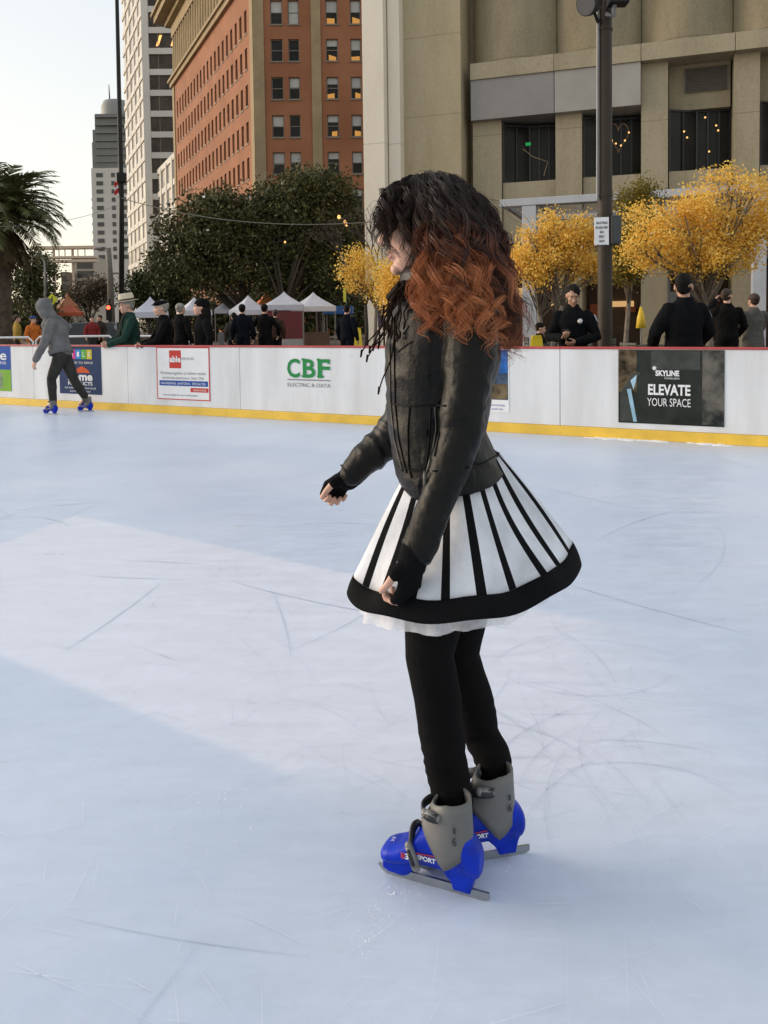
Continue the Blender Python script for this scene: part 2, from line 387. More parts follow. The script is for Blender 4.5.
m = MB(); m.obox(BA+bu*seams[0]+bn*.012+V((0, 0, BH-.018)), bu*(seams[-1]-seams[0]), -bn*.09, V((0, 0, .024))); m.build('top_rail', M_red, rb, bevel=.005)
m = MB()
for a in seams: m.obox(BA+bu*(a-.03)-bn*.055, bu*.06, -bn*.05, V((0, 0, BH-.03)))
m.build('frame_posts', mat('steel_frame', (.3, .3, .31), .4, metal=.7), rb)
# ---------------------------------------------------------------- adverts on the boards
W_ = mat('print_white', (.78, .78, .78), .5, .03, spec=.08)
NAVY = mat('print_navy', (.022, .045, .115), .45, .08, spec=.08); BLUE = mat('print_blue', (.02, .08, .33), .45, .05, spec=.08); GRN = mat('print_green', (.20, .40, .05), .45, .08, spec=.08)
REDP = mat('print_red', (.55, .06, .05), .45, .05, spec=.08); GREYT = mat('print_grey', (.22, .22, .25), .5, .05, spec=.08); ORN = mat('print_orange', (.60, .10, .03), .5, .08, spec=.08)
CBG = mat('print_forest_green', (.03, .24, .07), .5, .05, spec=.08)
class Banner:
    def __init__(s, name, label, cat, x0, x1, yt0, yt1, yb0, yb1, m, group='adverts on the rink boards'):
        a = on_board(x0, (yt0+yb0)/2); b = on_board(x1, (yt1+yb1)/2)
        s.u0, s.u1 = (a-BA).dot(bu), (b-BA).dot(bu)
        s.z1 = min(BH-.022, (on_board(x0, yt0).z+on_board(x1, yt1).z)/2); s.z0 = (on_board(x0, yb0).z+on_board(x1, yb1).z)/2
        s.w, s.h = s.u1-s.u0, s.z1-s.z0
        if m is not None:
            k = MB(); k.obox(s.pt(0, 0, .0015), bu*s.w, bn*.004, V((0, 0, s.h))); s.o = k.build(name, m)
        else:
            s.o = empty(name, s.pt(0, 0, 0))
        props(s.o, label, cat, group); s.L = 0
    def pt(s, x, y, off): return BA+bu*(s.u0+x*s.w)+V((0, 0, s.z0+y*s.h))+bn*off
    def rect(s, name, x0, x1, y0, y1, m, lay=1):
        k = MB(); k.obox(s.pt(x0, y0, .0055), bu*((x1-x0)*s.w), bn*(.0012*lay), V((0, 0, (y1-y0)*s.h))); return k.build(name, m, s.o)
    def polyg(s, name, pts, m, lay=1):
        k = MB(); k.add([s.pt(x, y, .0055+.0012*lay) for x, y in pts], [tuple(range(len(pts)))]); return k.build(name, m, s.o)
    def text(s, body, x, y, size, m, width=None, bold=0., align='CENTER', lay=3):
        return put_text('lettering', body, s.pt(x, y, .0055+.0012*lay), bu, (0, 0, 1), size*s.h, m, s.o, width*s.w if width else None, bold*s.h, align)
b = Banner('advert_banner', 'blue over green advert cut off by the left edge of the picture', 'advert', -45, 11, 345.5, 346, 389, 391, BLUE)
b.rect('green_field', 0, 1, 0, .48, GRN); b.rect('picture', .3, .86, .06, .42, mat('print_pale', (.5, .6, .45), .5, .2, spec=.08))
b.text('Home', .62, .70, .30, W_, .62, .004); b.text('SOLUTIONS', .68, .60, .09, W_, .5)
b = Banner('advert_banner', 'navy advert with coloured tiles and orange roof behind the hooded skater', 'advert', 59.5, 101.5, 346, 346, 392.5, 395.5, NAVY)
for i, (c, ch) in enumerate((((.65, .05, .30), 'T'), ((.03, .25, .62), 'I'), ((.12, .42, .08), 'L'), ((.60, .50, .03), 'E'))):
    x = .28+i*.13; b.rect('tile', x, x+.12, .74, .94, mat('tile_%s' % ch, c, .5, .05, spec=.08)); b.text(ch, x+.06, .79, .15, W_, .055)
b.text('PROUD TO SERVE', .5, .64, .065, W_, .62)
b.polyg('roof', [(.36, .45), (.74, .45), (.70, .50), (.62, .56), (.55, .59), (.47, .56), (.40, .50)], ORN)
b.text('home', .5, .29, .24, W_, .58, .008); b.text('PRODUCTS', .5, .19, .10, W_, .58, .002)
b.text('FOR EVERY ROOM IN YOUR HOUSE', .5, .11, .05, W_, .74); b.text('SHOWROOM OPEN DAILY', .5, .04, .045, W_, .5)
b = Banner('advert_banner', 'white advert with red border and red square logo at its top', 'advert', 157, 210, 346, 346.2, 398.5, 401.5, REDP)
b.rect('field', .018, .982, .018, .982, W_, .6)
b.rect('logo_square', .25, .475, .60, .94, REDP, 1.5); b.text('able', .3625, .72, .16, W_, .21, .006); b.text('SERVICES', .60, .765, .06, GREYT, .23)
b.text('Working together to deliver results', .5, .485, .075, GREYT, .86); b.text('world-class experiences. Since 1926', .5, .395, .075, GREYT, .78)
b.rect('blue_band', .05, .965, .265, .365, BLUE, 1.5); b.text('ENGINEERING  JANITORIAL  SPECIALTIES', .5, .29, .065, W_, .84)
b.rect('red_tag', .64, .972, .155, .235, REDP, 1.5); b.text('LEARN MORE', .81, .175, .05, W_, .24); b.text('visit us online for more information', .45, .075, .055, GREYT, .66)
b = Banner('advert_logo', 'green capital letters with thin grey line beneath, printed on the bare boards', 'logo', 287.5, 330.5, 357.5, 357.5, 388, 388.5, None)
def serif_letters(b):
    for ch, x, wd in (('C', .15, .3), ('B', .50, .29), ('F', .84, .28)):
        b.text(ch, x, .36, .84, CBG, wd, .018)
    for x0, x1, y in ((.345, .42, .36), (.345, .42, .905), (.70, .85, .36), (.70, .76, .905), (.94, .985, .80)):
        b.rect('serif', x0, x1, y, y+(.065 if x0 < .9 else .15), CBG, 3.2)
serif_letters(b); b.rect('line', .0, 1.0, .255, .285, GREYT, 2); b.text('ELECTRIC & DATA', .5, .045, .17, GREYT, 1.0)
PHOTO = mat('print_photo', (.03, .05, .10), .4, .8, 5, spec=.08, c2=(.10, .14, .22)); PH2 = mat('print_photo_brown', (.07, .05, .03), .4, .7, 6, spec=.08, c2=(.20, .15, .09))
b = Banner('advert_banner', 'tall photo advert with small blue print under it, mostly hidden by the dark jacket', 'advert', 430, 509, 349, 349, 410, 412, W_)
b.rect('photo', .04, .99, .20, .99, PHOTO); b.rect('photo_sky', .52, .985, .62, .985, mat('print_sky', (.03, .12, .38), .4, .4, 6, spec=.08), 2); b.rect('photo_street', .52, .985, .21, .45, PH2, 2)
b.text('book your evening on the ice today', .70, .10, .05, BLUE, .5); b.text('open every day until ten', .72, .04, .045, BLUE, .42)
DK = mat('print_charcoal', (.028, .032, .028), .4, .35, 3, spec=.08); DK2 = mat('print_dark_grey', (.055, .06, .055), .4, .3, 4, spec=.08)
b = Banner('advert_banner', 'dark photo advert reading elevate your space, below the officer facing away', 'advert', 618.5, 724.5, 350, 350, 421.5, 428, DK)
b.rect('brick_photo', .0, .18, .42, .99, PH2); b.rect('grey_photo', .80, 1.0, .02, .99, mat('print_room', (.05, .06, .06), .4, .6, 5, spec=.08, c2=(.15, .14, .12)))
b.rect('tower_photo', .32, .78, .74, .985, DK2, 1.4)
b.polyg('window_frame', [(.02, .40), (.14, .68), (.22, .70), (.12, .42), (.16, .02), (.02, .02)], DK2, 2.2)
b.polyg('light_beam', [(.085, .46), (.125, .47), (.185, .02), (.15, .02)], mat('print_beam', (.30, .48, .60), .4, .2, spec=.08), 2.6); b.polyg('light_beam', [(.12, .58), (.18, .66), (.175, .58), (.15, .46)], mat('print_beam_pale', (.36, .52, .62), .4, .2, spec=.08), 2.6)
b.text('SKYLINE', .475, .655, .10, W_, .225, .004); b.text('Construction', .52, .61, .045, W_, .14)
b.text('ELEVATE', .49, .40, .195, W_, .40, .006); b.text('YOUR SPACE', .49, .245, .155, W_, .41)
st = [(.352+.026*math.cos(a)*(1 if i % 2 else .45), .755+.038*math.sin(a)*(1 if i % 2 else .45)) for i, a in enumerate([k*math.pi/8 for k in range(16)])]
b.polyg('star', st, W_, 3)
# ---------------------------------------------------------------- buildings
class Face:                            # a vertical wall through a point, running along a direction; out = towards us
    def __init__(s, p, d):
        s.p = V((p.x, p.y, 0)); s.d = V((d.x, d.y, 0)).normalized(); s.n = V((s.d.y, -s.d.x, 0))
        if s.n.dot(s.p) > 0: s.n = -s.n
    def hit(s, px, py):
        r = ray(px, py); o = V((0, 0, HC)); t = (s.p-o).dot(s.n)/r.dot(s.n); q = o+r*t
        return (q-s.p).dot(s.d), q.z
    def pt(s, u, z, off=0.): return s.p+s.d*u+s.n*off+V((0, 0, z))
    def box(s, mb, u0, u1, z0, z1, a, b, m=0): mb.obox(s.pt(u0, z0, a), s.d*(u1-u0), s.n*(b-a), V((0, 0, z1-z0)), m)
    def pxbox(s, mb, x0, x1, yt, yb, a, b, m=0):   # pixel box; heights read at the middle column
        u0 = s.hit(x0, (yt+yb)/2)[0]; u1 = s.hit(x1, (yt+yb)/2)[0]; xm = (x0+x1)/2
        s.box(mb, u0, u1, s.hit(xm, yb)[1], s.hit(xm, yt)[1], a, b, m)
def wall_with_holes(F, mb, u0, u1, z0, z1, holes, depth, m=0):   # holes: (u0,u1,z0,z1)
    us = sorted(set([u0, u1]+[h[0] for h in holes]+[h[1] for h in holes])); zs = sorted(set([z0, z1]+[h[2] for h in holes]+[h[3] for h in holes]))
    us = [x for x in us if u0 <= x <= u1]; zs = [x for x in zs if z0 <= x <= z1]
    def hole(u, z): return any(h[0] < u < h[1] and h[2] < z < h[3] for h in holes)
    for i in range(len(us)-1):
        for j in range(len(zs)-1):
            if not hole((us[i]+us[i+1])/2, (zs[j]+zs[j+1])/2):
                mb.quad(F.pt(us[i], zs[j]), F.pt(us[i+1], zs[j]), F.pt(us[i+1], zs[j+1]), F.pt(us[i], zs[j+1]), m)
    for h in holes:
        a, b, c, e = F.pt(h[0], h[2]), F.pt(h[1], h[2]), F.pt(h[1], h[3]), F.pt(h[0], h[3]); k = F.n*-depth
        for p, q in ((a, b), (b, c), (c, e), (e, a)): mb.quad(p, q, q+k, p+k, m)
M_glass = mat('window_glass', (.022, .021, .018), .2, .4, .5, spec=.12)
M_glassbr = mat('window_glass_brown', (.05, .036, .025), .15, .5, .4, spec=.25)
M_blind = mat('window_blind', (.42, .41, .38), .8, .12, .4)
M_frame = mat('window_frame_paint', (.20, .16, .12), .6, .1)
WARM = [emit_mat('lamp_warm', (1, .52, .16), 1.3), emit_mat('lamp_bright', (1, .50, .16), 1.6), emit_mat('room_glow', (1, .48, .12), .5)]
# --- red brick block -------------------------------------------------------
def brick(name, c, c2, sc):
    t = NT(name); b = t.n('ShaderNodeBsdfPrincipled', i_Roughness=.85); t.l(b.outputs[0], t.out.inputs[0])
    tc = t.n('ShaderNodeTexCoord'); n1 = t.n('ShaderNodeTexNoise', i_Scale=.25, i_Detail=6.); t.l(tc.outputs['Object'], n1.inputs[0])
    n2 = t.n('ShaderNodeTexNoise', i_Scale=6., i_Detail=4.); mp = t.n('ShaderNodeMapping'); mp.inputs['Scale'].default_value = (1, 1, 4); t.l(tc.outputs['Object'], mp.inputs[0]); t.l(mp.outputs[0], n2.inputs[0])
    ad = t.n('ShaderNodeMath', operation='MULTIPLY_ADD'); t.l(n2.outputs[0], ad.inputs[0]); ad.inputs[1].default_value = .6; t.l(n1.outputs[0], ad.inputs[2])
    cr = t.n('ShaderNodeValToRGB'); t.l(ad.outputs[0], cr.inputs[0]); e = cr.color_ramp.elements
    e[0].position = .6; e[0].color = rgba(c); e[1].position = 1.0; e[1].color = rgba(c2); t.l(cr.outputs[0], b.inputs['Base Color'])
    w = t.n('ShaderNodeTexWave', i_Scale=sc, bands_direction='Z'); t.l(tc.outputs['Object'], w.inputs[0])
    bp = t.n('ShaderNodeBump', i_Strength=.15); t.l(w.outputs[0], bp.inputs['Height']); t.l(bp.outputs[0], b.inputs['Normal'])
    return t.mat
M_brick = brick('red_brick', (.24, .09, .037), (.32, .13, .06), 4.)
M_stone = mat('warm_stone', (.30, .225, .125), .85, .15, .5, bump=.2, bscale=3)
C0 = P(257, 200, 85); FF = Face(C0, V((1, .02, 0))); FS = Face(C0, sdir)
zs = lambda px, py, F: F.hit(px, py)[1]
bb = empty('brick_building', (C0.x, C0.y, 0), 0, 'red brick office block with stone corner bands and blinds in its sash windows', 'building')
rows = [(0, 24), (39, 61), (77, 99), (115, 137), (152, 174)]
cols = [(271.5, 283.5), (289, 300), (326.5, 338.5), (351, 361.5)]
zr = [(zs(300, b_, FF), zs(300, a_, FF)) for a_, b_ in rows]; step = (zr[0][0]-zr[4][0])/4
zr += [(zr[4][0]-step*i, zr[4][1]-step*i) for i in (1, 2, 3, 4)]
ucols = [(FF.hit(a_, 90)[0], FF.hit(b_, 90)[0]) for a_, b_ in cols]; ucols += [(ucols[2][0]+14+i, ucols[2][1]+14+i) for i in (0, 2.6)]
ztop = 37.7
holes = [(u0, u1, z0, z1) for u0, u1 in ucols for z0, z1 in zr if z1 < ztop]
mb = MB(); wall_with_holes(FF, mb, 0, 32, 0, ztop, holes, .35)
nside = 20; SL = 44.5; sst = (SL-4.2)/nside
hs = [(2.6+sst*i, 2.6+sst*i+.95, z0, z1) for i in range(nside) for z0, z1 in zr if z1 < ztop]
wall_with_holes(FS, mb, 0, SL, 0, ztop, hs, .3)
a_, b_, c_, d_ = FF.pt(32, 0), FF.pt(32, 0)+sdir*SL, FS.pt(SL, 0), V((0, 0, ztop))
mb.quad(a_, b_, b_+d_, a_+d_); mb.quad(b_, c_, c_+d_, b_+d_)
mb.build('wall', M_brick, bb)
# corner quoins, pilaster, cornice
mb = MB()
FF.box(mb, -.06, 1.05, 0, ztop, .004, .16); FS.box(mb, .002, 1.15, 0, ztop, .004, .14)
mb.build('stone_pilaster', M_stone, bb); mb = MB(); u0, u1 = FF.hit(312, 90)[0], FF.hit(321.5, 90)[0]; FF.box(mb, u0, u1, 0, ztop, .004, .14); FF.box(mb, u0+12, u1+12, 0, ztop, .004, .14)
mb.build('stone_pilaster', M_stone, bb); mb = MB(); FS.box(mb, SL-1.3, SL+.05, 0, ztop, .004, .14)
mb.build('stone_pilaster', M_stone, bb)
mb = MB()
for z0, z1, o_ in ((ztop, ztop+.7, .45), (ztop+.7, ztop+1.1, .75)):
    FF.box(mb, -o_, 32, z0, z1+.002, -.6, o_); FS.box(mb, -.003, SL+o_, z0+.001, z1, -.6, o_)
mb.build('lower_cornice', M_stone, bb)
mb = MB(); zt2 = 47.0
FF.box(mb, 0.02, 32, ztop+1.1, zt2, -2.0, -1.2); FS.box(mb, .04, SL, ztop+1.1, zt2-.003, -2.0, -1.2)
FF.box(mb, -.1, 32, zt2-1.8, zt2, -1.1, .12); FS.box(mb, .0, SL, zt2-1.8, zt2-.004, -1.1, .12)
mb.build('attic_wall', M_stone, bb)
mb = MB(); k = 0.4
while k < SL:
    mb.tube([FS.pt(k, ztop+1.1, -.3), FS.pt(k, ztop+4, -.3), FS.pt(k, zt2-1.8, -.3)], [.42, .42, .34], 10); k += 1.55
k = .8
while k < 31: mb.tube([FF.pt(k, ztop+1.1, -.3), FF.pt(k, ztop+4, -.3), FF.pt(k, zt2-1.8, -.3)], [.42, .42, .34], 10); k += 1.9
mb.build('colonnade', M_stone, bb, smooth=True, sharp=40)
mb = MB()
for z0, z1, o_ in ((zt2, zt2+.8, .9), (zt2+.8, zt2+1.8, 2.3), (zt2+1.8, zt2+2.3, 2.7)):
    FF.box(mb, -o_, 32, z0, z1+.002, -2, o_); FS.box(mb, -.003, SL+o_, z0+.001, z1, -2, o_)
mb.quad(FF.pt(-1, zt2+2, -.5), FF.pt(31, zt2+2, -.5), FF.pt(31, zt2+2, -.5)+sdir*SL, FF.pt(-1, zt2+2, -.5)+sdir*SL)
mb.build('eaves', M_stone, bb)
rnd = random.Random(3)
def sash(F, u0, u1, z0, z1, name, lit, blind, dep):
    fr = MB(); t = .09
    for q in ((u0, u0+t, z0, z1), (u1-t, u1, z0, z1), (u0+t, u1-t, z0, z0+t), (u0+t, u1-t, z1-t, z1), (u0+t, u1-t, (z0+z1)/2-.04, (z0+z1)/2+.04)): F.box(fr, *q, -dep, -dep+.10)
    F.box(fr, u0-.1, u1+.1, z0-.16, z0-.01, -.05, .10)
    o = fr.build(name, M_frame, bb)
    g = MB(); g.quad(F.pt(u0+t, z0+t, -dep+.03), F.pt(u1-t, z0+t, -dep+.03), F.pt(u1-t, z1-t, -dep+.03), F.pt(u0+t, z1-t, -dep+.03)); g.build('pane', M_glass, o)
    if blind > 0:
        g = MB(); F.box(g, u0+t+.01, u1-t-.01, z1-t-(z1-z0-.2)*blind, z1-t-.01, -dep+.036, -dep+.05); g.build('blind', M_blind, o)
    if lit:
        g = MB(); w_ = (u1-u0-2*t)*rnd.uniform(.5, .95); x0 = u0+t+rnd.random()*(u1-u0-2*t-w_); zz = z0+.12
        g.add([F.pt(x0, zz, -dep+.034), F.pt(x0+w_, zz, -dep+.034), F.pt(x0+w_, zz+rnd.uniform(.3, .6), -dep+.034), F.pt(x0, zz+rnd.uniform(.35, .75), -dep+.034)], [(0, 1, 2, 3)]); g.build('lit_ceiling', WARM[2], o)
for i, (u0, u1) in enumerate(ucols):
    for j, (z0, z1) in enumerate(zr):
        if z1 < ztop and j < 6: sash(FF, u0, u1, z0, z1, 'sash_window', i in (2, 3) and j < 4, rnd.choice((.45, .5, .55, 1.0, .0) if i < 2 else (.5, .5, .3)), .3)
for i in range(nside):
    for j, (z0, z1) in enumerate(zr):
        if z1 < ztop and j < 5:
            u0 = 2.6+sst*i; fr = MB(); FS.box(fr, u0, u0+.95, z0, z1, -.25, -.2); FS.box(fr, u0-.08, u0+1.03, z0-.15, z0-.01, -.04, .08)
            o = fr.build('window', M_frame, bb); g = MB(); g.quad(FS.pt(u0+.1, z0+.1, -.19), FS.pt(u0+.85, z0+.1, -.19), FS.pt(u0+.85, z1-.1, -.19), FS.pt(u0+.1, z1-.1, -.19)); g.build('pane', M_glassbr, o)
# --- white office slab behind it ------------------------------------------
M_white = mat('white_concrete', (.56, .53, .48), .75, .07, .2)
M_sungl = mat('glow_painted_glass', (.52, .47, .40), .25, .25, .25, spec=.6)  # sky glow mirrored by the street-side windows, put into the base colour
C1 = P(147.5, 200, 150); T1 = Face(C1, V((1, .02, 0))); T2 = Face(C1, sdir)
tw = empty('office_tower', (C1.x, C1.y, 0), 0, 'tall white office slab with brown window bands, behind the red brick block', 'building')
H1 = 75; fl = 20.3*150/FPX; z0 = T1.hit(165, 45+6)[1]
LL = T2.hit(123.5, 80)[0]
mb = MB(); k0 = int(z0/fl); zf = z0-k0*fl
T1.box(mb, .0, 16, 0, H1, -12, -.55)
T2.box(mb, .56, LL, 0.003, H1-.003, -12, -.4)
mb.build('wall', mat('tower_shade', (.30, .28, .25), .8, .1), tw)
mb = MB(); T1.box(mb, -.3, .95, 0, H1, -.5, .12); T1.box(mb, 14.5, 16, 0, H1, -.5, .1)
T2.box(mb, -.02, .6, 0, H1-.01, -.4, .06)
k = zf
while k < H1: T1.box(mb, .96, 14.49, k-.55, k+.55, -.5, .04); T2.box(mb, .61, LL, k-.5, k+.5, -.39, .05); k += fl
k = .6
while k < LL: T2.box(mb, k, k+.35, 0, H1-.02, -.39, .09); k += 5.6
mb.build('concrete_frame', M_white, tw)
k = zf; n = 0
while k < H1-fl:
    o = MB(); T1.box(o, .97, 14.48, k+.56, k+fl-.56, -.5, -.3); o = o.build('window_band', M_glassbr, tw)
    g = MB()
    for q in (.97, 4.3, 7.7, 11.1): T1.box(g, q+1.6, q+1.72, k+.56, k+fl-.56, -.29, -.22)
    g.build('mullion', M_frame, o)
    if n in (13, 18, 6):
        for q in (2.2, 4.9): g = MB(); g.add([T1.pt(q, k+1.0, -.28), T1.pt(q+.5, k+1.0, -.28), T1.pt(q+1.2, k+3.0, -.28), T1.pt(q+.7, k+3.0, -.28)], [(0, 1, 2, 3)]); g.build('ceiling_light', WARM[0 if n != 13 else 1], o)
    o = MB(); T2.box(o, .61, LL, k+.51, k+fl-.51, -.39, -.15); o.build('side_window_band', M_sungl, tw)
    k += fl; n += 1
# --- lower white annex between slab and brick block ------------------------
C2 = P(179, 200, 132); A2 = Face(C2, sdir); AF = Face(C2, V((1, .02, 0)))
an = empty('annex_building', (C2.x, C2.y, 0), 0, 'lower white block with glow-painted glass between the tall slab and the red brick block', 'building')
HA = A2.hit(179, 150)[1]; LA = A2.hit(152.5, 230)[0]
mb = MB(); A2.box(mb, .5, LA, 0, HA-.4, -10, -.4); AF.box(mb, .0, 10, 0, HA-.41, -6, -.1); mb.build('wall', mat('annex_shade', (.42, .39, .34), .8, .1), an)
mb = MB(); nfl = max(4, int(HA/3.9)); fa = HA/nfl
for i in range(nfl+1): A2.box(mb, .0, LA, i*fa-.55, i*fa+.45, -.4, .05)
for i in range(6): q = LA*i/5.; A2.box(mb, max(0, q-.55), q+.55, 0, HA-.05, -.39, .16)
mb.build('concrete_frame', M_white, an)
for i in range(nfl): mb = MB(); A2.box(mb, .02, LA-.02, i*fa+.46, (i+1)*fa-.56, -.39, -.2); mb.build('window_band', M_sungl, an)
# --- far tower --------------------------------------------------------------
YT = 420.
def FX(px): return P(px, 200, YT).x
def FZ(py): return P(108, py, YT).z
ft = empty('apartment_tower', (FX(110), YT, 0), 0, 'slender distant tower, white below with grey stepped glass top and a mast', 'building')
mb = MB(); mb.box(FX(92), FX(130), YT, YT+22, 0, FZ(168)); mb.build('lower_block', mat('far_white', (.55, .52, .47), .8, .05, .05), ft)
mb = MB(); mb.box(FX(93.2), FX(130), YT+.5, YT+21, FZ(168), FZ(142)); mb.box(FX(93.8), FX(130), YT+1, YT+20, FZ(142), FZ(129)); mb.box(FX(96), FX(130), YT+1.5, YT+20, FZ(129), FZ(113)); mb.build('upper_block', mat('far_glass', (.14, .14, .125), .4, .15, .05), ft)
m = MB(); c_ = V((FX(113), YT+10, 0)); rr = FX(130)-FX(113)-1
m.lathe([(rr, FZ(113)), (rr, FZ(102)), (rr*.85, FZ(97)), (rr*.4, FZ(95)), (.01, FZ(94.5))], c_, 20); m.build('crown', mat('far_grey', (.23, .23, .22), .6, .1, .05), ft, smooth=True, sharp=30)
m = MB(); m.tube([V((FX(107.5), YT+8, FZ(100))), V((FX(107), YT+8, FZ(80)))], [.5, .2], 6); m.build('mast', M_black, ft)
DKW = mat('far_window', (.06, .058, .052), .3, .3, .05)
for i in range(13):
    y = 173+i*8.2
    if y < 262:
        for a_, b_ in ((97, 103.5), (112, 115.5), (122, 127)):
            mb = MB(); mb.box(FX(a_), FX(b_), YT-.3, YT+.2, FZ(y+4), FZ(y)); mb.build('window', DKW, ft)
    if 196 < y < 250: mb = MB(); mb.box(FX(90), FX(94.5), YT+2, YT+8, FZ(y+2.6), FZ(y)); mb.build('balcony', mat('far_balcony', (.38, .36, .33), .8, .05), ft) if i % 1 == 0 else None
mb = MB()
for y in (116, 124, 132, 140, 147, 154, 161): mb.box(FX(97), FX(128), YT-.2, YT+2.5, FZ(y+1.2), FZ(y))
mb.build('floor_bands', mat('far_band', (.16, .165, .16), .6, .1), ft)
# --- mid-rise blocks and the footbridge down the street ---------------------
YM = 230.
def MX(px, Y=YM): return P(px, 260, Y).x
def MZ(py, Y=YM): return P(80, py, Y).z
mr = empty('low_block', (MX(82), YM, 0), 0, 'small beige block with dark window bays, at the foot of the distant tower', 'building')
mb = MB(); mb.box(MX(72), MX(94), YM, YM+15, 0, MZ(257)); mb.build('wall', mat('beige_far', (.40, .34, .27), .8, .08, .1), mr)
for y in (262, 271, 281):
    mb = MB(); mb.box(MX(77), MX(92.5), YM-.2, YM+.2, MZ(y+6.5), MZ(y)); mb.build('window', DKW, mr)
m2 = empty('low_block', (MX(74), YM-6, 0), 0, 'narrow brown block beside the beige one at the end of the street', 'building')
mb = MB(); mb.box(MX(69), MX(75), YM-6, YM+4, 0, MZ(273)); mb.build('wall', mat('brown_far', (.20, .15, .11), .8, .1, .1), m2)
for y in (277, 285): mb = MB(); mb.box(MX(70), MX(74), YM-6.2, YM-5.9, MZ(y+5), MZ(y)); mb.build('window', DKW, m2)
fb = empty('footbridge', (MX(70, 205), 205, 0), 0, 'footbridge of thin decks, tinted for warm haze, crossing the end of the street', 'bridge')
Mfb = mat('bridge_haze_tint', (.58, .46, .34), .7, .06)  # glowing warm haze down the street is mixed into this colour
for y, h in ((246.5, 1.3), (256, 1.0), (260, 1.2)):
    mb = MB(); mb.box(MX(30, 205), MX(95, 205), 205, 208, MZ(y+2, 205), MZ(y+2, 205)+h*.55); mb.build('deck', Mfb, fb)
for px in (52, 71): mb = MB(); mb.box(MX(px, 205), MX(px+1.2, 205), 205.3, 206.3, 0, MZ(249, 205)); mb.build('support', Mfb, fb)
for px in (58, 64, 77, 84): mb = MB(); mb.box(MX(px, 205), MX(px+.5, 205), 205.4, 205.8, MZ(258, 205), MZ(249, 205)); mb.build('hanger', Mfb, fb)
# --- concrete building on the right -----------------------------------------
def concrete(name, c, c2, joint=3.1):
    t = NT(name); b = t.n('ShaderNodeBsdfPrincipled', i_Roughness=.88); t.l(b.outputs[0], t.out.inputs[0])
    tc = t.n('ShaderNodeTexCoord'); mp = t.n('ShaderNodeMapping'); mp.inputs['Scale'].default_value = (1, 1, .22); t.l(tc.outputs['Object'], mp.inputs[0])
    n1 = t.n('ShaderNodeTexNoise', i_Scale=.9, i_Detail=8., i_Roughness=.68); t.l(mp.outputs[0], n1.inputs[0])
    n2 = t.n('ShaderNodeTexNoise', i_Scale=9., i_Detail=6., i_Roughness=.75); t.l(tc.outputs['Object'], n2.inputs[0])
    ad = t.n('ShaderNodeMath', operation='MULTIPLY_ADD'); t.l(n2.outputs[0], ad.inputs[0]); ad.inputs[1].default_value = .8; t.l(n1.outputs[0], ad.inputs[2])
    cr = t.n('ShaderNodeValToRGB'); t.l(ad.outputs[0], cr.inputs[0]); e = cr.color_ramp.elements
    e[0].position = .65; e[0].color = rgba(c); e[1].position = 1.12 if False else 1.0; e[1].color = rgba(c2)
    sp = t.n('ShaderNodeSeparateXYZ'); t.l(tc.outputs['Object'], sp.inputs[0])
    md = t.n('ShaderNodeMath', operation='PINGPONG'); t.l(sp.outputs['Z'], md.inputs[0]); md.inputs[1].default_value = joint/2
    ls = t.n('ShaderNodeMath', operation='LESS_THAN'); t.l(md.outputs[0], ls.inputs[0]); ls.inputs[1].default_value = .02
    mx = t.n('ShaderNodeMix', data_type='RGBA'); ml = t.n('ShaderNodeMath', operation='MULTIPLY'); t.l(ls.outputs[0], ml.inputs[0]); ml.inputs[1].default_value = .55
    t.l(ml.outputs[0], mx.inputs['Factor']); t.l(cr.outputs[0], mx.inputs[6]); mx.inputs[7].default_value = rgba([x*.6 for x in c]); t.l(mx.outputs[2], b.inputs['Base Color'])
    bp = t.n('ShaderNodeBump', i_Strength=.3, i_Distance=.02); t.l(ad.outputs[0], bp.inputs['Height']); t.l(bp.outputs[0], b.inputs['Normal'])
    return t.mat
M_con = concrete('board_marked_concrete', (.20, .163, .098), (.30, .25, .16))
M_con2 = concrete('smooth_concrete', (.27, .223, .14), (.38, .32, .215))
M_pale = concrete('pale_fin_concrete', (.68, .60, .48), (.76, .68, .56), 9.)
M_gpan = mat('grey_panel', (.24, .225, .21), .6, .08, .8)
W0 = P(480, 200, 35); W1 = ray(733, 200); W1 = V((0, 0, HC))+W1*31.7; FB = Face(W0, W1-W0)
cb = empty('concrete_building', (W0.x, W0.y, 0), 0, 'heavy beige concrete building with scalloped upper bays, pillars and dark corner windows', 'building')
bays = [(472, 555), (555, 641), (641, 734), (734, 838), (838, 950)]
def U(px, off=0.):                                        # along the wall, for a face standing off it
    r_ = ray(px, 150); o_ = V((0, 0, HC)); t_ = (FB.p+FB.n*off-o_).dot(FB.n)/r_.dot(FB.n); return (o_+r_*t_-FB.p).dot(FB.d)
def yline(px, y480, y733): return y480+(y733-y480)*(px-480)/253.
def ZB(px, y480, y733): return FB.hit(px, yline(px, y480, y733))[1]
zband0, zband1 = ZB(600, 80, 54), ZB(600, 63.5, 36.5)     # beam bottom / top (level lines of the building)
zpan = ZB(520, 120, 100); zwt = ZB(600, 122, 103); zwb = ZB(600, 184, 165)
mb = MB(); FB.box(mb, U(462)-1, U(950), 0, 40, -8, -3.5); mb.build('core_wall', mat('dark_core', (.05, .045, .04), .9, .1), cb)
TOPZ = 34.
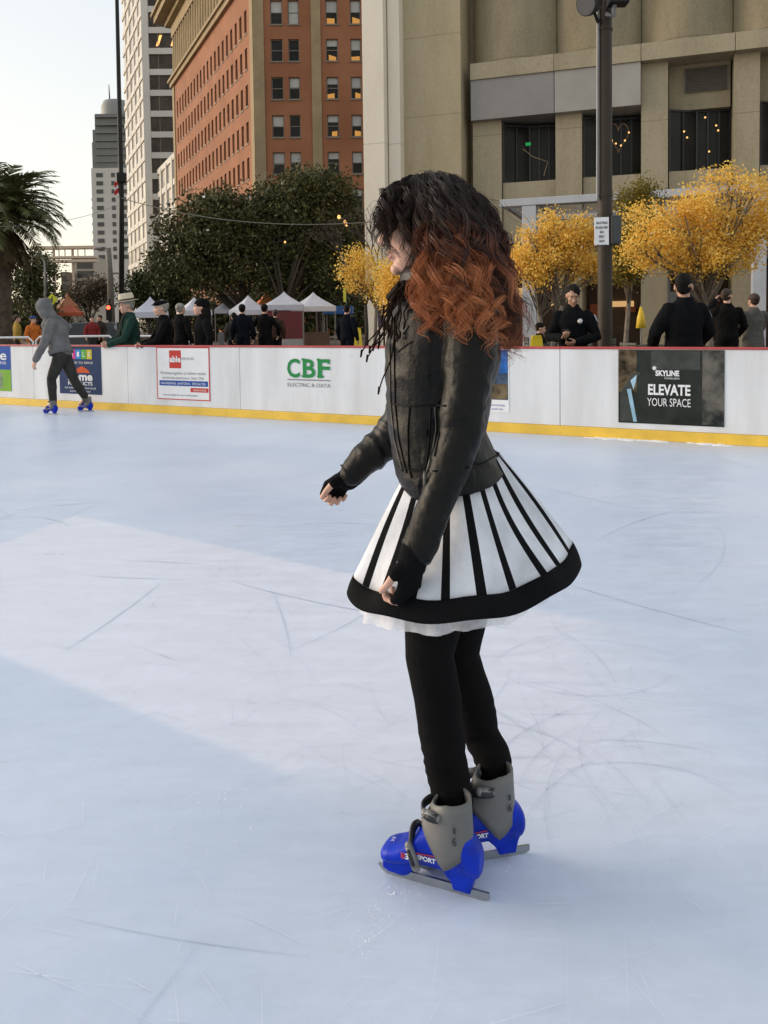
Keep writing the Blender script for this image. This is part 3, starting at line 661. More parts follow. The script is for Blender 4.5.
for x0, x1 in bays:                                       # convex upper drums
    u0, u1 = U(x0)+.012, U(x1)-.012; n = 18; fr = []; bk = []
    for i in range(n+1):
        s_ = i/n; fr.append(FB.pt(u0+(u1-u0)*s_, 0, -.80+1.02*math.sin(math.pi*s_)**.8)); bk.append(FB.pt(u0+(u1-u0)*s_, 0, -3.0))
    m = MB(); ring = fr+bk[::-1]
    m.loft([[p+V((0, 0, z)) for p in ring] for z in (zband1, TOPZ)]); m.build('scalloped_bay', M_con, cb, smooth=True, sharp=35)
for i, (x0, x1) in enumerate(bays):
    u0, u1 = U(x0), U(x1); m = MB(); FB.box(m, u0+.012, u1-.012 if i < 4 else u1, zband0, zband1-.003, -2.6, .30); m.build('beam', M_con2, cb)
wins = [(501, 555), (582, 641), (668.5, 732.5), (760.5, 822), (850, 930)]
pill = [(472, 501), (555, 582), (641, 668.5), (734, 760.5), (822, 850)]
for i, (x0, x1) in enumerate(pill):
    m = MB(); FB.box(m, U(x0), U(x1)-.02, 0, zband0-.003, -2.4, -.18); m.build('pillar', M_con2, cb)
for i, (x0, x1) in enumerate(wins):
    u0, u1 = U(x0)+.02, U(x1)-.02; zt = zwt
    m = MB()
    if i < 2:
        FB.box(m, U((472, 555)[i])+.015, U((555, 641)[i])-.015, zpan-.02, zband0-.004, -2.2, .22)
        m.build('fascia_panel', M_gpan if i == 0 else mat('pale_panel', (.33, .31, .275), .6, .08, .8), cb)
    else:
        FB.box(m, u0, u1, zt, zband0-.004, -2.2, -.9); m.build('wall', M_con, cb)
        if i == 2:
            o_ = MB(); ul = U(684); FB.box(o_, ul, u1-.05, ZB(700, 93, 84), ZB(700, 72.5, 59), -.9, -.86); o_ = o_.build('louvre', M_frame, cb)
            g = MB(); za, zb_ = ZB(700, 93, 84), ZB(700, 72.5, 59)
            for k in range(16): z = za+(zb_-za)*(k+.3)/16; g.obox(FB.pt(ul+.06, z, -.85), FB.d*(u1-ul-.2), FB.n*.06+V((0, 0, -.05)), V((0, 0, .018)))
            g.build('blades', mat('louvre_metal', (.12, .105, .085), .5, .1), o_)
    # corner window: set back glass with a slanted return on its left, as in a bay
    m = MB(); e0, e1, e2 = FB.pt(u0, 0, -.45), FB.pt(u0+(u1-u0)*.45, 0, -1.15), FB.pt(u1, 0, -1.35)
    for p, q in ((e0, e1), (e1, e2)): m.quad(p+V((0, 0, zwb)), q+V((0, 0, zwb)), q+V((0, 0, zt)), p+V((0, 0, zt)))
    o_ = m.build('window', M_glass, cb)
    g = MB()
    for p, q, ks in ((e0, e1, (0.0, .5)), (e1, e2, (0, .33, .66, .985))):
        for k in ks: c_ = p.lerp(q, k); g.obox(c_+V((0, 0, zwb))+FB.n*.01, (q-p).normalized()*.07, FB.n*.07, V((0, 0, zt-zwb-.01)))
    for p, q in ((e0, e1), (e1, e2)):
        for z in (zwb, zt-.08): g.obox(p+V((0, 0, z))+FB.n*.005, (q-p), FB.n*.06, V((0, 0, .075)))
    g.build('frame', M_black, o_)
    m = MB(); FB.box(m, u0, u1, 4.6, zwb-.004, -2.3, -.35); m.build('spandrel', M_con2, cb)
def tinylamps(pts, label, r=.038):
    for px, py in pts:
        q = FB.pt(FB.hit(px, py)[0], FB.hit(px, py)[1], .1)
        m = MB(); m.ell(q, (r, 0, 0), (0, r, 0), (0, 0, r), 8, 6); m.build('lamp', WARM[1], LS)
LS = empty('light_string', FB.pt(U(618), zwb, -.2), 0, 'heart shaped string of small warm lights in the concrete building window', 'string lights')
hp = []
for k in range(40):
    a = 2*math.pi*k/39; hp.append((618.5+10*math.sin(a)**3*1.0, 136-(13*math.cos(a)-5*math.cos(2*a)-2*math.cos(3*a)-math.cos(4*a))*1.0))
m = MB(); m.tube([FB.pt(FB.hit(x, y)[0], FB.hit(x, y)[1], .05) for x, y in hp], .007, 5); m.build('wire', mat('wire_copper', (.30, .16, .07), .5, .1), LS)
tinylamps([(612, 141), (616, 144), (621, 146), (625, 141), (629, 133)], '')
LS = empty('light_string', FB.pt(U(700), zwb, -.2), 0, 'scattered small warm lights behind the glass above the big golden tree', 'string lights')
tinylamps([(705, 118), (716, 126), (718, 131), (687, 138), (684, 132), (709, 152)], '')
LS = empty('light_string', FB.pt(U(530), zwb, -.2), 0, 'loose hanging wire of faint lights in the window above the white canopy', 'string lights')
m = MB(); m.tube([FB.pt(FB.hit(x, y)[0], FB.hit(x, y)[1], .05) for x, y in ((523, 149), (533, 157), (548, 162), (544, 176))], .012, 5); m.build('wire', mat('wire_dull', (.3, .2, .1), .5, .1), LS)
m = MB(); FB.pxbox(m, 526, 531, 143, 146, .05, .12); m.build('exit_lamp', emit_mat('green_lamp', (.05, .7, .2), .35), LS)
# recess, big blank wall and pale fins
m = MB(); FB.box(m, U(462)-.02, U(472)-.01, 0, 38, -3.4, -1.3); m.build('recess_wall', M_con, cb)
m = MB(); FB.box(m, U(400, .55), U(462, .55)-.03, 0, 38, -6, .55); m.build('blank_wall', concrete('blank_concrete', (.35, .285, .168), (.44, .365, .235), 3.4), cb)
m = MB(); FB.box(m, U(388.6, 1.1), U(400.5, 1.1), 0, 38, -5, 1.1); m.build('fin', M_pale, cb, bevel=.03)
m = MB(); FB.box(m, U(363.5, 1.5), U(384.8, 1.5), 0, 38, -5, 1.5); m.build('fin', M_pale, cb, bevel=.03)
m = MB(); FB.box(m, U(383, -.2), U(390, -.2), 0, 38, -5, -.2); o_ = m.build('slit_window', M_glass, cb)
g = MB()
for k in range(12): FB.box(g, U(384.6, -.1), U(388.9, -.1), 2.+k*3.1, 2.5+k*3.1, -.19, -.05)
g.build('slit_bars', mat('slit_metal', (.16, .15, .13), .6, .1), o_)
# shop front at street level
m = MB(); FB.box(m, U(400)+.5, U(950), 0.0, 4.6, -3.3, -2.6); m.build('shop_wall', mat('shop_interior', (.10, .06, .035), .8, .4, .5), cb)
m = MB(); FB.box(m, U(462), U(950), 3.6, 4.59, -2.59, -.6); m.build('shop_soffit', mat('shop_beam', (.14, .12, .095), .8, .1), cb)
shopglow = emit_mat('shop_light', (1, .60, .25), .55)
for x0, x1, yt, yb in ((505, 521, 286, 299), (542, 556, 297, 305), (600, 632, 300, 306), (590, 598, 304, 316)):
    m = MB(); FB.pxbox(m, x0, x1, yt, yb, -2.58, -2.5); m.build('lit_display', shopglow, cb)
mor = mat('shop_orange', (.42, .10, .03), .6, .15, 1)
for x0, x1, yt, yb in ((505, 522, 303, 312), (540, 556, 287, 296), (585, 600, 303, 318), (622, 634, 306, 312), (650, 664, 306, 325)):
    m = MB(); FB.pxbox(m, x0, x1, yt, yb, -2.56, -2.4); m.build('shop_panel', mor, cb)
for x0, x1 in ((640, 643), (656, 658), (668, 671), (733, 736), (712, 714), (762, 766)):
    m = MB(); FB.pxbox(m, x0, x1, 270, 330, -2.4, -2.2); m.build('shop_mullion', mat('mullion_pale', (.40, .41, .43), .5, .1), cb)
m = MB(); FB.pxbox(m, 668, 678, 290, 312, -2.5, -2.3); m.build('shop_poster', mat('poster_pale', (.45, .45, .45), .6, .1), cb)
# --- white steel canopy -----------------------------------------------------
YC = 28.; CP = P(530, 250, YC); CF = Face(CP, FB.d)
cn = empty('entrance_canopy', (CP.x, CP.y, 0), 0, 'white steel entrance canopy frame standing behind the golden trees', 'canopy')
M_cw = mat('canopy_white', (.46, .47, .50), .5, .05)
uu = lambda px: CF.hit(px, 230)[0]
zc = CF.hit(600, 194.5)[1]; zc0 = CF.hit(600, 202)[1]
m = MB(); CF.box(m, uu(501), uu(790), zc0, zc, -.25, .25); m.build('front_beam', M_cw, cn, bevel=.02)
m = MB(); CF.box(m, uu(523), uu(537), 0, zc0-.002, -.22, .22); m.build('post', M_cw, cn, bevel=.02)
m = MB(); CF.box(m, uu(752), uu(766), 0, zc0-.002, -.22, .22); m.build('post', M_cw, cn, bevel=.02)
for px in (502, 536, 600, 660, 720, 780): m = MB(); CF.box(m, uu(px), uu(px)+.16, zc0+.05, zc-.05, -4.5, -.26); m.build('rafter', M_cw, cn)
m = MB(); CF.box(m, uu(503), uu(789), zc-.04, zc-.01, -4.4, -.27); m.build('roof_glass', mat('canopy_glass', (.25, .28, .30), .1, .05, alpha=.35), cn)
m = MB(); CF.box(m, uu(501), uu(790), zc0+.03, zc-.03, -4.8, -4.5); m.build('rear_beam', M_cw, cn)
# ---------------------------------------------------------------- trees
M_barkd = mat('bark_dark', (.045, .035, .027), .9, .3, 6, bump=.5, bscale=20)
M_barkp = mat('bark_pale', (.16, .13, .10), .9, .3, 6, bump=.4, bscale=20)
def branchy(mb, p, d, L, r, depth, rnd, tips, spread=.55, n=8):
    q = p+d*L; mid = p.lerp(q, .5)+V((rnd.uniform(-1, 1), rnd.uniform(-1, 1), 0))*L*.06
    mb.tube([p, mid, q], [r, r*.85, r*.68], n if r > .05 else 5)
    if depth == 0: tips.append(q); return
    for _ in range(rnd.choice((2, 3, 3))):
        e = (d+V((rnd.uniform(-1, 1), rnd.uniform(-1, 1), rnd.uniform(-.25, .7)))*spread).normalized()
        branchy(mb, q, e, L*rnd.uniform(.62, .85), r*.62, depth-1, rnd, tips, spread, n)
def leaves(mb, centres, per, sp, size, rnd):
    for c, s in centres:
        for _ in range(int(per*s)):
            o = V((rnd.gauss(0, 1), rnd.gauss(0, 1), rnd.gauss(0, .8)))*sp*s
            if o.length > sp*s*2.3: continue
            a = V((rnd.gauss(0, 1), rnd.gauss(0, 1), rnd.gauss(0, 1))).normalized(); b = a.orthogonal().normalized()
            if rnd.random() < .5: b = a.cross(b)
            k = size*rnd.uniform(.6, 1.3); p = c+o
            mb.add([p-a*k*.5, p+b*k*.36, p+a*k*.5, p-b*k*.36], [(0, 1, 2, 3)])
def tree(name, label, base, blobs, m_leaf, bark, seed, size, per, sp, tr=.12, fork=1.6, ncl=60, group=None, stems=1, lean=(0, 0), shell=.45):
    rnd = random.Random(seed)
    root = empty(name, base, 0, label, 'tree', group)
    mb = MB(); tips = []
    for s in range(stems):
        d = V((lean[0]+rnd.uniform(-.12, .12)*stems, lean[1]+rnd.uniform(-.1, .1), 1)).normalized()
        L = fork; p = V(base)
        mb.tube([p-V((0, 0, .1)), p+d*L*.3, p+d*L], [tr*1.25, tr, tr*.8], 9)
        for c, rx, ry, rz in blobs:                       # limbs that reach into every mass of the crown
            for _ in range(3):
                g = V(c)+V((rnd.uniform(-.6, .6)*rx, rnd.uniform(-.6, .6)*ry, rnd.uniform(-.5, .5)*rz)); a = p+d*L*rnd.uniform(.75, 1)
                k1 = a.lerp(g, .4)+V((0, 0, (g-a).length*.08)); r0 = tr*.5/max(1, stems*.7)
                mb.tube([a, k1, g], [r0, r0*.6, r0*.22], 6)
                for _ in range(4):
                    h = g+V((rnd.uniform(-1, 1)*rx, rnd.uniform(-1, 1)*ry, rnd.uniform(-.6, 1)*rz))*.6; a2 = k1.lerp(g, rnd.random())
                    mb.tube([a2, a2.lerp(h, .5)+V((0, 0, .06)), h], [r0*.35, r0*.2, r0*.08], 4)
    mb.build('trunk', bark, root, smooth=True)
    cs = []
    tot = sum(b[1]*b[2]*b[3] for b in blobs)
    for c, rx, ry, rz in blobs:
        for _ in range(max(3, int(ncl*rx*ry*rz/tot))):
            v = V((rnd.gauss(0, 1), rnd.gauss(0, 1), rnd.gauss(0, 1))).normalized()*(shell+(1-shell)*rnd.random())*rnd.choice((1, 1, 1, .6))
            cs.append((V(c)+V((v.x*rx, v.y*ry, v.z*rz)), rnd.uniform(.6, 1.25)))
    mb = MB(); leaves(mb, cs, per, sp, size, rnd); mb.build('crown', m_leaf, root)
    return root
def blob(px, py, Y, rpx, rpy, dy=0):                      # crown mass seen at a pixel, at its distance
    c = P(px, py, Y+dy); k = Y/FPX; return (c, rpx*k, rpx*k*.9, rpy*k)
def base_at(px, Y): p = P(px, 330, Y); return V((p.x, p.y, -.02))
L_dark = leaf_mat('leaf_dark', [(.036, .043, .014), (.054, .062, .019), (.075, .082, .026), (.10, .10, .036)], .7, .08)
L_dark2 = leaf_mat('leaf_bush', [(.020, .032, .008), (.034, .050, .013), (.052, .066, .018)], .7, .1)
L_gold = leaf_mat('leaf_gold', [(.74, .42, .04), (.90, .54, .06), (.95, .64, .10), (.82, .48, .05), (.96, .74, .22)], .5, .55)
L_olive = leaf_mat('leaf_olive', [(.20, .15, .02), (.34, .23, .026), (.52, .31, .035), (.17, .14, .02)], .5, .3)
YD = 45.
tree('evergreen_tree', 'wide dark evergreen tree with dense rounded crown over the white tents', base_at(247, YD), [blob(205, 228, YD, 48, 32), blob(190, 262, YD, 38, 26), blob(240, 240, YD, 40, 40), blob(232, 205, YD, 26, 16), blob(165, 272, YD, 22, 20), blob(225, 275, YD, 40, 16)], L_dark, M_barkd, 11, .20, 110, .44, .22, 1.9, 300)
tree('evergreen_tree', 'tallest dark evergreen tree, its crown reaching in front of the brick front', base_at(286, YD-2), [blob(300, 205, YD, 52, 32), blob(318, 188, YD, 36, 20), blob(340, 225, YD, 26, 36), blob(290, 250, YD, 44, 32), blob(262, 218, YD, 28, 24), blob(325, 265, YD, 34, 24), blob(285, 280, YD, 38, 14)], L_dark, M_barkd, 12, .20, 110, .44, .2, 2.2, 340)
tree('evergreen_tree', 'slim dark evergreen tree behind the tallest one, beside the pale fins', base_at(320, YD+3), [blob(345, 262, YD+3, 22, 30), blob(352, 225, YD+3, 13, 26), blob(315, 285, YD+3, 30, 12)], L_dark, M_barkd, 13, .20, 100, .42, .17, 2.2, 130)
tree('bushy_tree', 'low bushy green tree at the left end of the dark tree row', base_at(150, YD+14), [blob(150, 285, YD+14, 20, 16), blob(170, 290, YD+14, 24, 18), blob(136, 294, YD+14, 14, 10)], L_dark2, M_barkd, 14, .22, 90, .46, .15, 1.5, 120)
tree('bushy_tree', 'dim brownish tree at the end of the street below the distant tower', base_at(88, 85), [blob(88, 296, 85, 22, 14), blob(100, 288, 85, 16, 14), blob(76, 300, 85, 12, 10)], leaf_mat('leaf_dusk', [(.05, .035, .02), (.07, .05, .03), (.09, .07, .04)], .6, .15), M_barkd, 15, .28, 60, .6, .2, 1.6, 70)
tree('bushy_tree', 'dark leafy tree right behind the palm trunk', base_at(38, 58), [blob(38, 275, 58, 22, 26), blob(48, 292, 58, 14, 14), blob(25, 285, 58, 18, 22), blob(38, 308, 58, 22, 10)], L_dark, M_barkd, 16, .22, 70, .45, .2, 1.6, 110)
for px, Y, lab in ((165, 62, 'leftmost, below the annex'), (215, 60, 'second from the left, behind the white tents'), (262, 63, 'behind the orange tent'), (305, 60, 'behind the maroon stall'), (346, 62, 'rightmost, behind the blue tarpaulin')):
    tree('bushy_tree', 'low tree added to darken the far row, '+lab, base_at(px, Y), [blob(px, 303, Y, 34, 22), blob(px-16, 316, Y, 22, 16), blob(px+16, 314, Y, 22, 16), blob(px, 326, Y, 26, 10)], L_dark, M_barkd, 60+int(px), .30, 60, .62, .16, 1.2, 60, group='trees added to darken the far row')  # row added to bring darkness below the evergreen crowns
for px, Y, lab in ((8, 70, 'left of the palm trunk'), (30, 74, 'right of the palm trunk'), (52, 95, 'below the footbridge')):
    tree('bushy_tree', 'low tree added to darken the street end, '+lab, base_at(px, Y), [blob(px, 312, Y, 24, 14), blob(px+8, 322, Y, 20, 10), blob(px-8, 324, Y, 20, 8)], L_dark, M_barkd, 80+int(px), .32, 60, .62, .16, 1.2, 50, group='trees added to darken the street end')  # trees added to cover the bright sky low over the street
# golden street trees
gk = dict(group='golden street trees in front of the concrete building')
tree('golden_tree', 'broad golden tree at the right edge, the largest of the autumn trees', base_at(713, 17.5), [blob(705, 215, 17.5, 42, 26), blob(722, 185, 17.5, 22, 18), blob(668, 232, 17.5, 36, 24), blob(742, 235, 17.5, 36, 30), blob(700, 252, 17.5, 50, 22), blob(690, 265, 17.5, 30, 14), blob(772, 205, 17.5, 30, 36), blob(648, 250, 17.5, 30, 22), blob(640, 215, 18.5, 20, 14), blob(752, 190, 17, 18, 16), blob(725, 262, 17.5, 30, 16)], L_gold, M_barkp, 21, .066, 85, .17, .085, 1.9, 290, **gk)
tree('golden_tree', 'golden tree between the copper hair and the lamp post', base_at(546, 19.5), [blob(560, 240, 19.5, 34, 24), blob(540, 262, 19.5, 36, 26), blob(582, 262, 19.5, 24, 24), blob(550, 220, 19.5, 16, 12), blob(588, 228, 19.5, 20, 20), blob(516, 262, 19.5, 20, 24), blob(598, 270, 19.5, 16, 18), blob(530, 235, 19.5, 14, 14)], L_gold, M_barkp, 22, .066, 88, .17, .07, 1.7, 200, stems=2, **gk)
tree('golden_tree', 'yellow green tree just right of the lamp post, greener than its neighbours', base_at(624, 22), [blob(632, 205, 22, 18, 20), blob(640, 232, 22, 22, 22), blob(624, 258, 22, 22, 26), blob(645, 190, 22, 14, 10)], L_olive, M_barkp, 23, .07, 100, .21, .07, 2.0, 150, **gk)
tree('golden_tree', 'thin pale golden tree behind the face, half bare', base_at(374, 30), [blob(360, 262, 30, 22, 14), blob(352, 282, 30, 16, 12), blob(378, 285, 30, 16, 16), blob(345, 268, 30, 10, 8)], L_gold, M_barkp, 24, .09, 45, .22, .07, 2.2, 80, **gk)
tree('golden_tree', 'golden tree showing between the chin and the hanging cords', base_at(396, 26), [blob(393, 280, 26, 18, 22), blob(398, 300, 26, 14, 16)], L_gold, M_barkp, 25, .085, 90, .22, .06, 2.0, 70, **gk)
rnd = random.Random(5)
bt = empty('bare_tree', base_at(366, 32), 0, 'bare leafless tree of thin dark branches beside the pale fins', 'tree')
mb = MB(); tips = []; branchy(mb, base_at(366, 32), V((0, 0, 1)), 2.0, .09, 5, rnd, tips, .62); mb.build('trunk', M_barkd, bt, smooth=True)
# ---------------------------------------------------------------- palm
YPM = 32.; pc = P(1, 217, YPM); pb = base_at(2, YPM)
pl = empty('palm_tree', pb, 0, 'thick trunked date palm at the left edge with arching fronds', 'tree')
mb = MB(); rings = []
for i in range(26):
    t = i/25; r = .40+.06*math.sin(i*2.4)*.5+(.10 if t > .85 else 0)+(.1*(1-t*6) if t < .16 else 0)
    rings.append((r*(1.04 if i % 2 else .97), -.1+(pc.z-.2)*t))
mb.lathe(rings, (pb.x, pb.y, 0), 16); mb.build('trunk', mat('palm_bark', (.075, .055, .04), .95, .35, 5, bump=.7, bscale=12), pl, smooth=True)
L_palm = leaf_mat('leaf_palm', [(.065, .08, .025), (.10, .115, .036), (.15, .15, .058)], .5, .2)
L_dead = leaf_mat('leaf_palm_dry', [(.08, .055, .025), (.11, .08, .035), (.06, .05, .02)], .7, .2)
def frond(mb, c, az, el, L, droop, rnd):
    h = V((math.cos(az), math.sin(az), 0)); pts = []; p = V(c); a = el; n = 16
    for i in range(n+1):
        pts.append(p.copy()); p = p+(h*math.cos(a)+V((0, 0, math.sin(a))))*(L/n); a -= droop/n*(.5+1.2*i/n)
    mb.tube(pts, [.035*(1-.9*i/n)+.004 for i in range(n+1)], 4)
    sd_ = h.cross(V((0, 0, 1)))
    for i in range(2, n):
        for k in range(2):
            q = pts[i].lerp(pts[i+1], k*.5); t = (pts[i+1]-pts[i]).normalized(); s = i/n; ll = .60*math.sin(math.pi*min(1, .12+s*.86))**.7+.06
            for sg in (-1, 1):
                d = (sd_*sg*.75+t*.75+V((0, 0, rnd.uniform(-.25, .15)))).normalized(); up = t.cross(d).normalized()
                e = q+d*ll+V((0, 0, -.10*ll)); wv = t*.036
                mb.add([q-wv, q+wv, q.lerp(e, .6)+wv*.8+V((0, 0, .01)), e, q.lerp(e, .6)-wv*.8], [(0, 1, 2, 3, 4)])
rnd = random.Random(9)
mb = MB(); md_ = MB(); cc = V((pb.x, pb.y, pc.z-.15))
for i in range(104):
    az = i*2.39996; e = 1.48-1.5*(i/103)
    frond(mb, cc+V((math.cos(az), math.sin(az), 0))*.2+V((0, 0, .3*(1-i/103))), az+rnd.uniform(-.1, .1), e+rnd.uniform(-.1, .1), rnd.uniform(2.3, 2.9)*(1.0 if e > -.1 else .9), 1.15+rnd.uniform(0, .5), rnd)
for i in range(26):
    az = i*2.39996+.5; frond(md_, cc+V((math.cos(az), math.sin(az), 0))*.25-V((0, 0, .15)), az, -.7-rnd.random()*.6, rnd.uniform(1.5, 2.2), .6, rnd)
mb.build('crown', L_palm, pl); md_.build('dry_skirt', L_dead, pl)
# ---------------------------------------------------------------- posts, wires, signs
M_post = mat('post_bronze', (.040, .030, .021), .6, .15, 3, spec=.25); M_galv = mat('galvanised', (.20, .195, .19), .5, .12, 4, metal=.3)
M_dk = mat('dark_metal', (.014, .013, .012), .55, .15, spec=.2)
M_wp = mat('white_paint', (.72, .72, .72), .5, .05); M_tent = mat('tent_white', (.54, .55, .62), .7, .05, 1.5)
YL = board_y(606)+1.6; lb = base_at(605, YL); lt = P(605.5, -60, YL).z
lp = empty('lamp_post', lb, 0, 'tall brown floodlight post rising in front of the concrete building', 'lamp post')
r = 7.2*YL/FPX
mb = MB(); mb.lathe([(r*1.6, 0), (r*1.6, .03), (r*1.02, .05), (r, .08), (r*.98, lt/2), (r*.93, lt)], (lb.x, lb.y, 0), 18); mb.build('pole', M_post, lp, smooth=True, sharp=40)
mb = MB(); mb.tube([P(597.5, 200, YL-.05), P(598, 20, YL-.05), P(598, -50, YL-.05)], .018, 6); mb.build('conduit', M_galv, lp)
mb = MB()
for y in (30, 196, 214, 243, 330): c = P(605.5, y, YL); mb = MB(); mb.lathe([(r*1.06, c.z-.012), (r*1.06, c.z+.012)], (lb.x, lb.y, 0), 18); mb.build('clamp', M_post, lp)
fl = empty('floodlight', P(591, 5, YL-.3), 0, 'round dark floodlight clamped to the left side of the brown post top', 'floodlight', 'floodlights on the brown post')
c = P(591, 3, YL-.3); mb = MB(); ax = (V((-.75, -.6, -.3))).normalized(); e1 = ax.orthogonal().normalized(); e2 = ax.cross(e1)
mb.tube([c-ax*.16, c-ax*.10, c+ax*.02, c+ax*.10], [.05, .10, .145, .15], 18); mb.build('housing', M_dk, fl, smooth=True, sharp=40)
mb = MB(); mb.tube([c+ax*.101, c+ax*.108], [.135, .135], 18); mb.build('lens', mat('lamp_lens', (.05, .05, .05), .2, .1, spec=.3), fl)
mb = MB(); mb.tube([c, P(598, 22, YL-.1), P(601, 18, YL)], .022, 6); mb.build('bracket', M_dk, fl)
f2 = empty('floodlight', P(615, 5, YL-.2), 0, 'small boxy floodlight on the right side of the brown post top', 'floodlight', 'floodlights on the brown post')
mb = MB(); c = P(618, 0, YL-.25); mb.box(c.x-.12, c.x+.12, c.y-.1, c.y+.1, c.z-.06, c.z+.10); mb.build('housing', M_dk, f2, bevel=.015)
mb = MB(); mb.tube([P(606, 14, YL-.15), P(614, 16, YL-.2), P(615, 2, YL-.25)], .028, 7); mb.build('bracket', M_galv, f2)
sg = empty('notice_sign', P(601, 231, YL-.2), 0, 'white notice with small lines of print strapped to the brown post', 'sign')
a, b_ = P(594.6, 217.5, YL-.16), P(608.2, 245, YL-.16); mb = MB(); mb.obox((a.x, a.y, b_.z), (b_.x-a.x, -.03, 0), (0, .01, 0), (0, 0, a.z-b_.z)); mb.build('plate', M_wp, sg)
nrm = V((b_.x-a.x, -.03, 0)).normalized()
for i, tx in enumerate(('SKATING', 'RULES ARE', 'IN', 'EFFECT', 'NOW', 'THANKS')):
    put_text('lettering', tx, V(((a.x+b_.x)/2, a.y-.021, a.z-.085-i*.058)), nrm, (0, 0, 1), .042, M_black, sg, (b_.x-a.x)*(.8, .85, .25, .4, .4, .7)[i], .001)
bx = empty('junction_box', P(612, 231, YL-.1), 0, 'dark grey cabinet fixed on the brown post beside the white notice', 'junction box')
mb = MB(); a, b_ = P(608.6, 217, YL), P(618, 245, YL); mb.box(a.x, b_.x, YL-.14, YL+.06, b_.z, a.z); mb.build('cabinet', mat('box_green_grey', (.035, .04, .04), .5, .1), bx, bevel=.01)
mb = MB(); mb.box(a.x+.02, b_.x-.02, YL-.152, YL-.141, b_.z+.03, a.z-.03); mb.build('door', mat('box_door', (.042, .047, .047), .5, .1), bx)
# tall thin pole with cameras and a little flag
YQ = 36.; qb = base_at(121, YQ); qt = P(116, -40, YQ)
ap = empty('flag_pole', qb, 0, 'very tall dark pole with small equipment box halfway, left of the white slab', 'pole')
mb = MB(); mb.tube([qb, P(121.5, 200, YQ), qt], [.13, .11, .075], 10); mb.build('shaft', M_dk, ap, smooth=True)
c = P(121.5, 178, YQ); mb = MB(); mb.box(c.x-.16, c.x+.18, YQ-.2, YQ+.2, c.z-.2, c.z+.22); mb.build('equipment_box', M_dk, ap, bevel=.03)
mb = MB()
for y in (138, 145, 153, 161): q = P(118.5, y, YQ); mb.box(q.x-.05, q.x+.06, YQ-.05, YQ+.05, q.z-.1, q.z+.1)
mb.build('cleat', M_galv, ap)
fg = empty('small_flag', P(117, 184, YQ), 0, 'small red and white flag hanging on the tall dark pole', 'flag')
for nm, y0, y1, mm in (('red_stripe', 179, 184, REDP), ('white_stripe', 184, 187, W_), ('red_stripe', 187, 192, REDP)):
    m = MB(); n = 8; vs = []
    for i in range(n+1):
        for y in (y0, y1): q = P(119.5-6*i/n*.8, y+(1.2*i/n*3), YQ-.05); vs.append(q+V((0, .05*math.sin(i*1.3), 0)))
    m.add(vs, [(2*i, 2*i+1, 2*i+3, 2*i+2) for i in range(n)])
    o = m.build(nm, mm, fg); s_ = o.modifiers.new('s', 'SOLIDIFY'); s_.thickness = .01
sp_ = empty('street_light', base_at(111, 55), 0, 'thin grey street light pole with short arms, left of the tall dark pole', 'street light')
mb = MB(); mb.tube([base_at(112, 55), P(110, 275, 55), P(108.5, 248, 55)], [.26, .2, .16], 10); mb.build('pole', mat('pole_tan', (.14, .12, .10), .7, .1), sp_, smooth=True)
mb = MB(); mb.tube([P(109, 250, 55), P(104, 247, 55), P(99, 248, 55)], .06, 6); mb.tube([P(110, 274, 55), P(117, 273, 55), P(124, 276, 55)], .06, 6); mb.build('arm', M_galv, sp_)
mb = MB(); c = P(98, 248.5, 55); mb.ell(c, (.35, 0, 0), (0, .16, 0), (0, 0, .1), 12, 8); mb.build('lamp_head', M_galv, sp_, smooth=True)
s2 = empty('street_light', base_at(45, 52), 0, 'slim grey street light pole rising beside the yellow warning sign', 'street light')
mb = MB(); mb.tube([base_at(45.5, 52), P(45, 270, 52), P(44.5, 262, 52), P(40, 256, 52)], [.09, .07, .06, .05], 8); mb.build('pole', M_galv, s2, smooth=True)
mb = MB(); mb.ell(P(38, 256, 52), (.3, 0, 0), (0, .14, 0), (0, 0, .09), 12, 8); mb.build('lamp_head', M_galv, s2, smooth=True)
ys = empty('warning_sign', base_at(52, 40), 0, 'yellow diamond pedestrian crossing sign above the hooded skater', 'sign')
c = P(52, 299.5, 40); k = .30; mb = MB(); mb.add([c+V((0, y, 0))+V(d) for y in (-.01, .01) for d in ((-k, 0, 0), (0, 0, -k), (k, 0, 0), (0, 0, k))], [(0, 1, 2, 3), (7, 6, 5, 4), (0, 4, 5, 1), (1, 5, 6, 2), (2, 6, 7, 3), (3, 7, 4, 0)]); mb.build('plate', mat('sign_yellow', (.62, .62, .03), .5, .06), ys)
mb = MB(); c2 = c+V((0, -.014, 0)); mb.ell(c2+V((.02, 0, .12)), (.035, 0, 0), (0, .003, 0), (0, 0, .035), 10, 6); mb.tube([c2+V((.01, 0, .08)), c2+V((0, 0, -.02))], [.035, .03], 6); mb.tube([c2+V((0, 0, -.02)), c2+V((.06, 0, -.14))], .02, 6); mb.tube([c2+V((0, 0, -.02)), c2+V((-.06, 0, -.14))], .02, 6); mb.tube([c2+V((.01, 0, .06)), c2+V((-.08, 0, .0))], .015, 6); mb.build('walking_figure', M_black, ys)
mb = MB(); mb.tube([V((c.x, c.y+.05, 0)), V((c.x, c.y+.05, c.z+.25))], .035, 8); mb.build('post', M_galv, ys)
